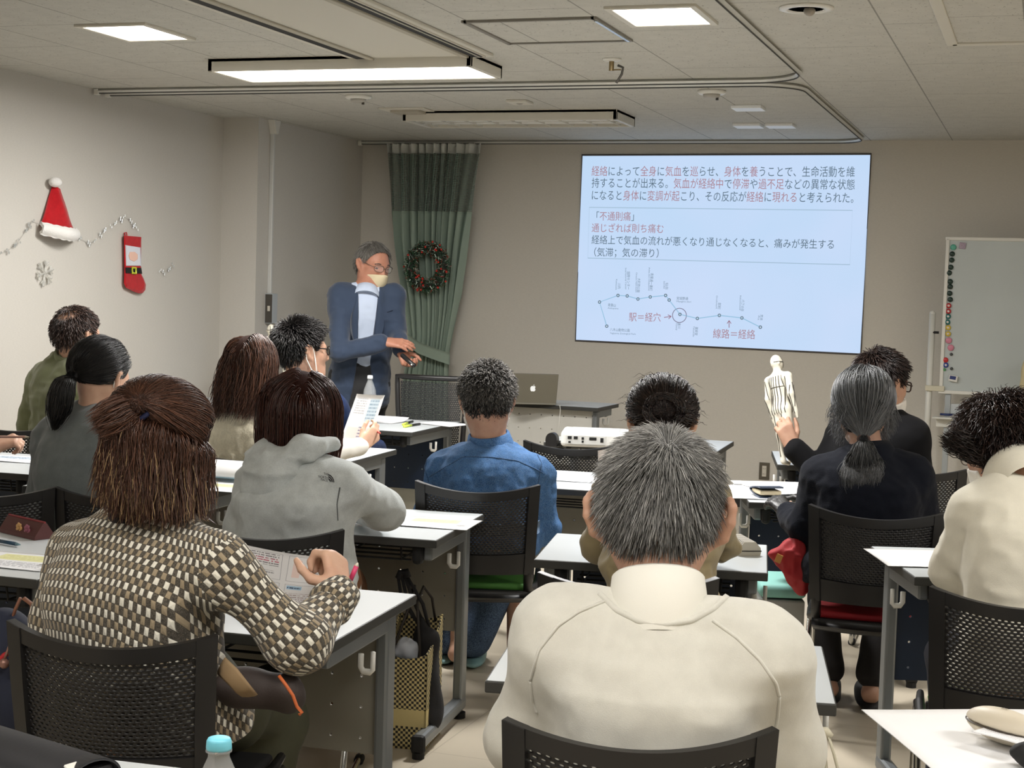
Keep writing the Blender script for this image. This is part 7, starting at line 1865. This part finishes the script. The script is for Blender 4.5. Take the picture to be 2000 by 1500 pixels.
for x, z, w, h in ((-.125, .058, .02, .014), (-.095, .058, .02, .014), (-.06, .056, .012, .012), (-.06, .040, .01, .01), (-.01, .056, .036, .014), (.035, .050, .016, .022), (-.125, .036, .012, .008)): MB().box((x, -.1335, z), (w, .004, h), .001).build('port', BLACKM, k)
for x in (-.13, .13): MB().cyl((x, -.08, 0), (x, -.08, .014), .014, n=12).build('foot', BLACKM, k)
MB().cyl((.10, .12, .052), (.10, .155, .052), .032, n=20).build('lens_barrel', BLACKP, k, True)
k = thing('desk_gadget', 'black rounded gadget standing left of the projector', 'gadget', tuple(onz(1076, 872, .70)))
MB().prism([(.03 * math.cos(a), .035 + .034 * math.sin(a)) for a in np.arange(13) * PI / 12] + [(-.03, .0), (.03, .0)][::1], lambda u, v, w: (u, w, v), .04).build('shell', BLACKP, k); MB().cyl((.045, .02, 0), (.045, .02, .03), .012).build('knob', BLACKM, k, True)
# office chair at the speaker desk
c = at(864, 800, 9.20); yw = yaw_of(head_dir(850, 18)); k = thing('office_chair', 'black mesh office chair between curtain and speaker desk', 'chair', (c[0], c[1], 0), yw)
bf = lambda u, v: np.array([(u - .5) * .44 * (.86 + .14 * v), -.20 - .05 * v - .04 * (1 - (2 * u - 1) ** 2) + .05 * v * v, .52 + .43 * v])
V, F = perf(lambda u, v: bf(1 - (.06 + .88 * u), .06 + .88 * v), 34, 34, (.36, .34), .003); MB().raw(V, F).build('mesh_back', mat('mesh_black', (24, 24, 26), .7), k, True)
rim = [bf(u, 0) for u in np.linspace(0, 1, 12)] + [bf(1, v) for v in np.linspace(.1, .9, 8)] + [bf(u, 1) for u in np.linspace(1, 0, 12)] + [bf(0, v) for v in np.linspace(.9, .1, 8)]
MB().tube(rim, .016, 8, closed=True).build('back_frame', BLACKP, k, True); MB().box((0, .02, .47), (.46, .45, .06), .025, seg=3).build('seat', SEATC['black'], k, True)
for s in (-1, 1): MB().tube([(s * .24, -.12, .47), (s * .27, -.12, .6), (s * .27, .0, .68), (s * .27, .12, .68)], .016, 8).build('armrest', BLACKP, k, True)
MB().cyl((0, 0, .08), (0, 0, .45), .025).build('gas_column', BLACKP, k, True); b = MB()
for i in range(5): a = i * 2 * PI / 5; b.tube([(0, 0, .1), (.21 * math.cos(a), .21 * math.sin(a), .07)], .018, 8)
b.build('star_base', BLACKP, k, True)
for i in range(5): a = i * 2 * PI / 5; MB().cyl((.21 * math.cos(a) - .015, .21 * math.sin(a), .03), (.21 * math.cos(a) + .015, .21 * math.sin(a), .03), .03).build('castor', BLACKM, k, True)
MB().tube([(0, .0, .44), (0, -.2, .42), (0, -.27, .5), (0, -.24, .62)], .02, 8).build('back_support', BLACKP, k, True)
# ================================================================ white body models with meridian lines
def body_model(base, up, face, H_, label, lines=True):
    up = nz(up); fw = nz(np.array(face) - up * (np.array(face) @ up)); rt = np.cross(fw, up); M = np.array([rt, fw, up]).T; base = np.array(base); s = H_ / 1.0
    w = lambda x, y, z: base + M @ np.array([x, y, z]) * s
    E = lambda c, r, k=.03: ell(w(*c), np.array(r) * s, M, k * s); K = lambda a, b, ra, rb, k=.02: caps(w(*a), w(*b), ra * s, rb * s, k * s)
    P = [E((0, .0, .935), (.048, .058, .066)), E((0, .020, .905), (.036, .042, .046)), K((0, -.005, .86), (0, -.005, .82), .030, .036), E((0, 0, .73), (.100, .062, .105), .05), E((0, 0, .60), (.082, .056, .10), .05), E((0, -.004, .51), (.094, .064, .07), .05)]
    for x in (-1, 1):
        P += [K((x * .05, 0, .80), (x * .125, 0, .785), .036, .042, .04), K((x * .135, 0, .775), (x * .160, -.01, .62), .038, .030), K((x * .160, -.01, .62), (x * .165, .02, .47), .029, .020), K((x * .165, .022, .46), (x * .162, .03, .40), .020, .012, .01),
              K((x * .048, 0, .49), (x * .052, 0, .28), .060, .042, .03), K((x * .052, 0, .28), (x * .052, -.01, .06), .041, .024), K((x * .052, -.01, .035), (x * .056, .055, .018), .024, .018, .02), K((x * .046, -.01, .93), (x * .052, -.012, .915), .010, .010, .008)]
    P += [K((0, .056, .925), (0, .064, .905), .008, .010, .01)]
    V, F = biggest(*skin(P, .0058 * s / .5)); o = link('body_model', mesh_from('body_model', V - base, F), mat('model_white', (226, 221, 205), .45), None, True); o.location = base
    tag(o, label, 'anatomical model', 'white body models')
    bv_ = BVHTree.FromPolygons([tuple(v) for v in V - base], [tuple(f) for f in F]); lm = mat('meridian_ink', (66, 62, 56), .6)
    if lines:
        L = []
        for x in (-.09, -.06, -.03, .0, .03, .06, .09): L.append([(x, d, z) for z in np.linspace(.80, .46, 10) for d in (.2,)]); L.append([(x, -.2, z) for z in np.linspace(.80, .46, 10)])
        for x in (-1, 1):
            for q in (.12, .16): L.append([(x * q + x * .02 * (1 - t), .2, .78 - .34 * t) for t in np.linspace(0, 1, 9)]); L.append([(x * q + x * .02 * (1 - t), -.2, .78 - .34 * t) for t in np.linspace(0, 1, 9)])
            L.append([(x * .05, .2, z) for z in np.linspace(.46, .08, 9)]); L.append([(x * .05, -.2, z) for z in np.linspace(.46, .08, 9)]); L.append([(x * .3, 0, z) for z in np.linspace(.72, .5, 8)]); L.append([(x * .3, y, .93) for y in np.linspace(-.05, .05, 6)]); L.append([(x * .02, .3, z) for z in np.linspace(.98, .88, 6)])
        L += [[(x, .3, .93) for x in np.linspace(-.05, .05, 6)], [(x, .3, .905) for x in np.linspace(-.03, .03, 6)], [(x, .3, .60) for x in np.linspace(-.08, .08, 8)], [(x, -.3, .70) for x in np.linspace(-.09, .09, 8)]]
        for j, l in enumerate(L):
            pts = []
            for q in l:
                q = np.array(q); tgt = np.array([q[0] * .3 if abs(q[0]) > .25 else q[0], 0, q[2]]); a = M @ q * s; d = nz(M @ (tgt - q))
                if abs(q[1]) < .06 and abs(q[0]) > .25: d = nz(M @ np.array([-np.sign(q[0]), 0, 0]))
                h = bv_.ray_cast(Vector(a), Vector(d))
                if h[0] is not None: pts.append(np.array(h[0]) - d * .0004)
            if len(pts) > 3: MB().tube(pts, .0042 * s, 4).build('meridian_line', lm, o)
    return o
gp = at(1529, 845, 6.74); mdl = body_model(at(1540, 908, 6.85), at(1514, 690, 6.93) - at(1540, 908, 6.85), head_dir(1530, 50), .50, 'white body model held up in the hand before the screen')
tp = onz(500, 790, .72)
k = thing('side_table', 'low side table in the front left corner carrying a body model', 'table', (-4.70, 8.45, 0))
MB().box((0, 0, .71), (.80, .5, .025), .003).build('tabletop', EDGE, k); MB().box((0, 0, .7225), (.79, .49, .003)).build('laminate', TOPW, k)
for sx in (-1, 1):
    for sy in (-1, 1): MB().box((sx * .37, sy * .22, .35), (.03, .03, .70), .004).build('leg', STEEL, k)
b2 = at(527, 776, 9.32); body_model((b2[0], b2[1], .7245), (0, 0, 1), head_dir(527, 170), .50, 'white body model standing on the side table behind the person in navy fleece')
# ================================================================ bags and other things by the desks
def weave():
    def b(nt, bs, cc):
        v = nt.coord('Object'); sx = nt.n.new('ShaderNodeSeparateXYZ'); nt.link(v, sx.inputs[0])
        h = nt.math('ADD', sx.outputs[0], sx.outputs[1]); u = nt.math('FLOOR', nt.math('MULTIPLY', h, 120)); w = nt.math('FLOOR', nt.math('MULTIPLY', sx.outputs[2], 120))
        ck = nt.math('FLOORED_MODULO', nt.math('ADD', u, w), 2); band = nt.math('MULTIPLY', nt.math('GREATER_THAN', sx.outputs[2], .075), nt.math('LESS_THAN', sx.outputs[2], .13))
        nt.link(nt.mix(nt.math('MAXIMUM', nt.math('SUBTRACT', 1, ck), band), lin((34, 30, 26)), lin((206, 188, 132))), bs.inputs['Base Color'])
        nt.link(nt.bump(ck, .4, .002), bs.inputs['Normal'])
    return mat('basket_weave', (190, 170, 120), .6, build=b)
c = onz(778, 1462, 0); k = thing('woven_basket', 'tall cream and black woven basket bag on floor under desk', 'basket', tuple(c + np.array([0, .10, 0])), math.radians(8))
WV = weave(); w2, d2, hF, hB = .075, .10, .31, .40
wall = lambda p0, p1, h0, h1: MB().sheet(lambda u, v: np.array([*(np.array(p0) * (1 - u) + np.array(p1) * u), .004 + (h0 * (1 - u) + h1 * u) * v]) + np.array([0, 0, -.02 * math.sin(PI * u) * v]), 8, 8, .006)
for p0, p1, a, b3 in (((-w2, -d2), (w2, -d2), hF, hF), ((w2, -d2), (w2, d2), hF, hB), ((w2, d2), (-w2, d2), hB, hB), ((-w2, d2), (-w2, -d2), hB, hF)): wall(p0, p1, a, b3).build('side', WV, k)
MB().box((0, 0, .006), (2 * w2, 2 * d2, .010)).build('bottom', WV, k)
surf('tissue', [ell((-.01, -.03, .30), (.04, .03, .045), None, .02)], .006, mat('tissue_pale', (206, 212, 222), .8), k, None, disp=lambda q: (vnoise(q, (40, 40, 40)) * .014).astype(np.float32))
for x in (-.05, .05): MB().tube([(x, d2 - .005, .38), (x * .8, d2 - .02, .46), (x * .3 + .0, d2 - .04, .50), (x * .2, -.0, .46), (x, -d2 + .005, .30)], .005, 6).build('handle', mat('handle_dark', (40, 34, 28), .6), k, True)
c = at(790, 1120, 5.0); k = thing('drawstring_bag', 'black mesh drawstring bag hanging from the hoodie desk', 'bag', tuple(c))
q = lambda px, py, t=5.02: at(px, py, t) - c
BKF = mat('bag_black', (24, 23, 24), .85, bump=(260, .5, .0015))
surf('bag_body', [caps(q(832, 1250), q(836, 1395), .040, .050, .03), caps(q(828, 1240), q(824, 1210), .030, .016, .02)], .007, BKF, k, None, disp=lambda p_: (vnoise(p_, (26, 26, 14)) * .010).astype(np.float32))
for a in (((778, 1128), (784, 1170), (815, 1215)), ((790, 1122), (806, 1170), (826, 1215)), ((796, 1128), (826, 1180), (838, 1225)), ((784, 1122), (798, 1185), (820, 1225))): MB().tube([q(*z) for z in a], .006, 6).build('cord', BKF, k, True)
MB().tube([q(778, 1130), q(783, 1118), q(793, 1116), q(797, 1128)], .012, 7).build('knot', BKF, k, True)
RB_ = mat('bag_red', (150, 24, 30), .75, bump=(200, .3, .001)); c = at(1545, 1100, 5.36); k = thing('red_bag', 'dark red cloth bag beside the chair of the person in dark navy', 'bag', tuple(c)); q = lambda px, py, t=5.36: at(px, py, t) - c
surf('bag_body', [caps(q(1550, 1090), q(1560, 1120), .055, .045, .03), caps(q(1515, 1085), q(1555, 1075), .022, .04, .04), caps(q(1560, 1120), q(1566, 1150), .04, .02, .03)], .006, RB_, k, None, disp=lambda p_: (np.abs(vnoise(p_, (30, 30, 16))) * .016 - .006).astype(np.float32))
MB().box(q(1521, 1091, 5.31), (.022, .004, .03), .001, M=rot('Y', 20)).build('patch', mat('patch_tan', (186, 134, 70), .6), k); MB().tube([q(1565, 1070), q(1580, 1000, 5.3), q(1590, 1040, 5.3)], .006, 6).build('strap', RB_, k, True)
c = onz(1520, 1340, 0); c = at(1515, 1225, 4.75); k = thing('brown_coat', 'crumpled brown coat over a bag behind the cream shoulder', 'coat', (c[0], c[1], 0)); g0 = np.array([c[0], c[1], 0.0])
surf('coat_body', [ell(at(1500, 1245, 4.75) - g0, (.085, .09, .09), None, .04), ell(at(1540, 1262, 4.7) - g0, (.06, .07, .07), None, .04), caps((0, 0, .10), (0, 0, .40), .10, .08, .05)], .007, mat('coat_brown', (74, 62, 56), .9, bump=(260, .4, .0015)), k, None, disp=lambda p_: (np.abs(vnoise(p_, (22, 22, 22))) * .028 - .01).astype(np.float32))
c = at(1607, 1436, 3.02); k = thing('tote_bag', 'cream tote bag hanging by straps from the nearest desk', 'bag', tuple(c)); q = lambda px, py, t=3.02: at(px, py, t) - c
TOT = mat('tote_cream', (206, 200, 178), .85, bump=(400, .3, .001))
for a in (((1590, 1436), (1588, 1470), (1582, 1510), (1574, 1560)), ((1606, 1436), (1611, 1470), (1615, 1510), (1618, 1560)), ((1618, 1438), (1628, 1470), (1637, 1505), (1650, 1560))): MB().tube([q(*z) for z in a], .010, 6, flat=.3).build('strap', TOT, k, True)
MB().tube([q(1588, 1440), q(1600, 1428), q(1612, 1428), q(1620, 1440)], .010, 6).build('strap_top', TOT, k, True)
surf('bag_body', [ell(q(1612, 1640), (.05, .10, .12), None, .03)], .009, TOT, k, None)
# navy backpack on the left, hung on the desk hook
c = at(20, 1340, 3.62); k = thing('backpack', 'navy backpack with red zips hanging at left edge', 'backpack', tuple(c)); q = lambda px, py, t=3.62: at(px, py, t) - c
NB = mat('pack_navy', (26, 32, 52), .8, bump=(300, .3, .001)); RZ = mat('zip_bright', (176, 34, 40), .6)
surf('pack_body', [ell(q(10, 1350), (.12, .09, .17), None, .04), ell(q(30, 1385, 3.54), (.07, .05, .09), None, .03), caps(q(12, 1225), q(10, 1270), .05, .08, .04)], .008, NB, k, None, disp=lambda p_: (vnoise(p_, (14, 14, 10)) * .008).astype(np.float32))
for a in (((-10, 1300), (8, 1280), (30, 1268), (50, 1262)), ((0, 1440), (6, 1390), (22, 1362), (50, 1345))): MB().tube([q(*z, 3.50) for z in a], .006, 6).build('zip', RZ, k, True)
for a in (((40, 1168), (30, 1190), (20, 1220)), ((46, 1168), (62, 1180), (66, 1215))): MB().tube([q(*z, 3.60) for z in a], .010, 6, flat=.4).build('strap', mat('strap_brown', (128, 84, 62), .7), k, True)
MB().tube([q(30, 1245, 3.5), q(18, 1262, 3.48), q(8, 1290, 3.48)], .0035, 5).ball(q(8, 1296, 3.48), .012, 10).ball(q(24, 1256, 3.48), .010, 10).build('charm', mat('charm_rose', (150, 112, 100), .35, metal=.4), k, True)
# pouch on the lap of the person in checkered sweater
c = at(510, 1345, 3.10); k = thing('waist_pouch', 'dark brown pouch with tan strap on the lap below the checkered sweater', 'bag', tuple(c)); q = lambda px, py, t=3.10: at(px, py, t) - c
surf('pouch_body', [caps(q(468, 1345, 3.14), q(556, 1352, 3.14), .045, .040, .04)], .006, mat('pouch_brown', (52, 42, 38), .7, bump=(240, .3, .0015)), k, None, disp=lambda p_: (vnoise(p_, (20, 20, 20)) * .012).astype(np.float32))
MB().tube([q(432, 1300, 3.03), q(455, 1322, 3.01), q(474, 1345, 3.0), q(486, 1358, 3.02)], .020, 8, flat=.22, up=(0, 1, 0)).build('strap', mat('strap_tan', (142, 118, 86), .8), k, True)
MB().tube([q(545, 1320, 3.04), q(560, 1340, 3.03), q(572, 1358, 3.03), q(580, 1380, 3.03), q(590, 1392, 3.03), q(584, 1396, 3.03)], .0035, 7).build('cord', mat('cord_orange', (190, 96, 46), .6), k, True)
# stool with teal cushion
c = onz(1530, 1245, 0); c = at(1518, 1150, 5.7); k = thing('footstool', 'small grey stool with teal cushion near the red bag', 'stool', (c[0], c[1], 0), math.radians(18))
MB().box((0, 0, .425), (.17, .30, .05), .02, seg=3).build('cushion', SEATC['teal'], k, True); MB().box((0, 0, .34), (.16, .29, .11), .008).build('box', mat('stool_grey', (150, 152, 148), .45), k)
for sx in (-1, 1):
    for sy in (-1, 1): MB().cyl((sx * .065, sy * .12, .0), (sx * .065, sy * .12, .29), .012).build('leg', CHROME, k, True)
# cream cloth hanging at the right edge of the board
c = at(1996, 742, 9.45); k = thing('cloth_bag', 'cream cloth bag hanging at the right edge before the whiteboard', 'bag', tuple(c)); q = lambda px, py, t=9.45: at(px, py, t) - c
surf('cloth_body', [caps(q(2010, 700), q(1996, 765), .03, .030, .03), caps(q(2030, 720), q(2010, 780), .08, .05, .04)], .008, mat('cloth_cream', (196, 182, 142), .9), k, None, disp=lambda p_: (vnoise(p_, (24, 24, 14)) * .012).astype(np.float32))
MB().tube([q(2015, 690), q(2018, 640), q(2030, 600)], .006, 6).build('cord', mat('cloth_cream', (196, 182, 142), .9), k, True)
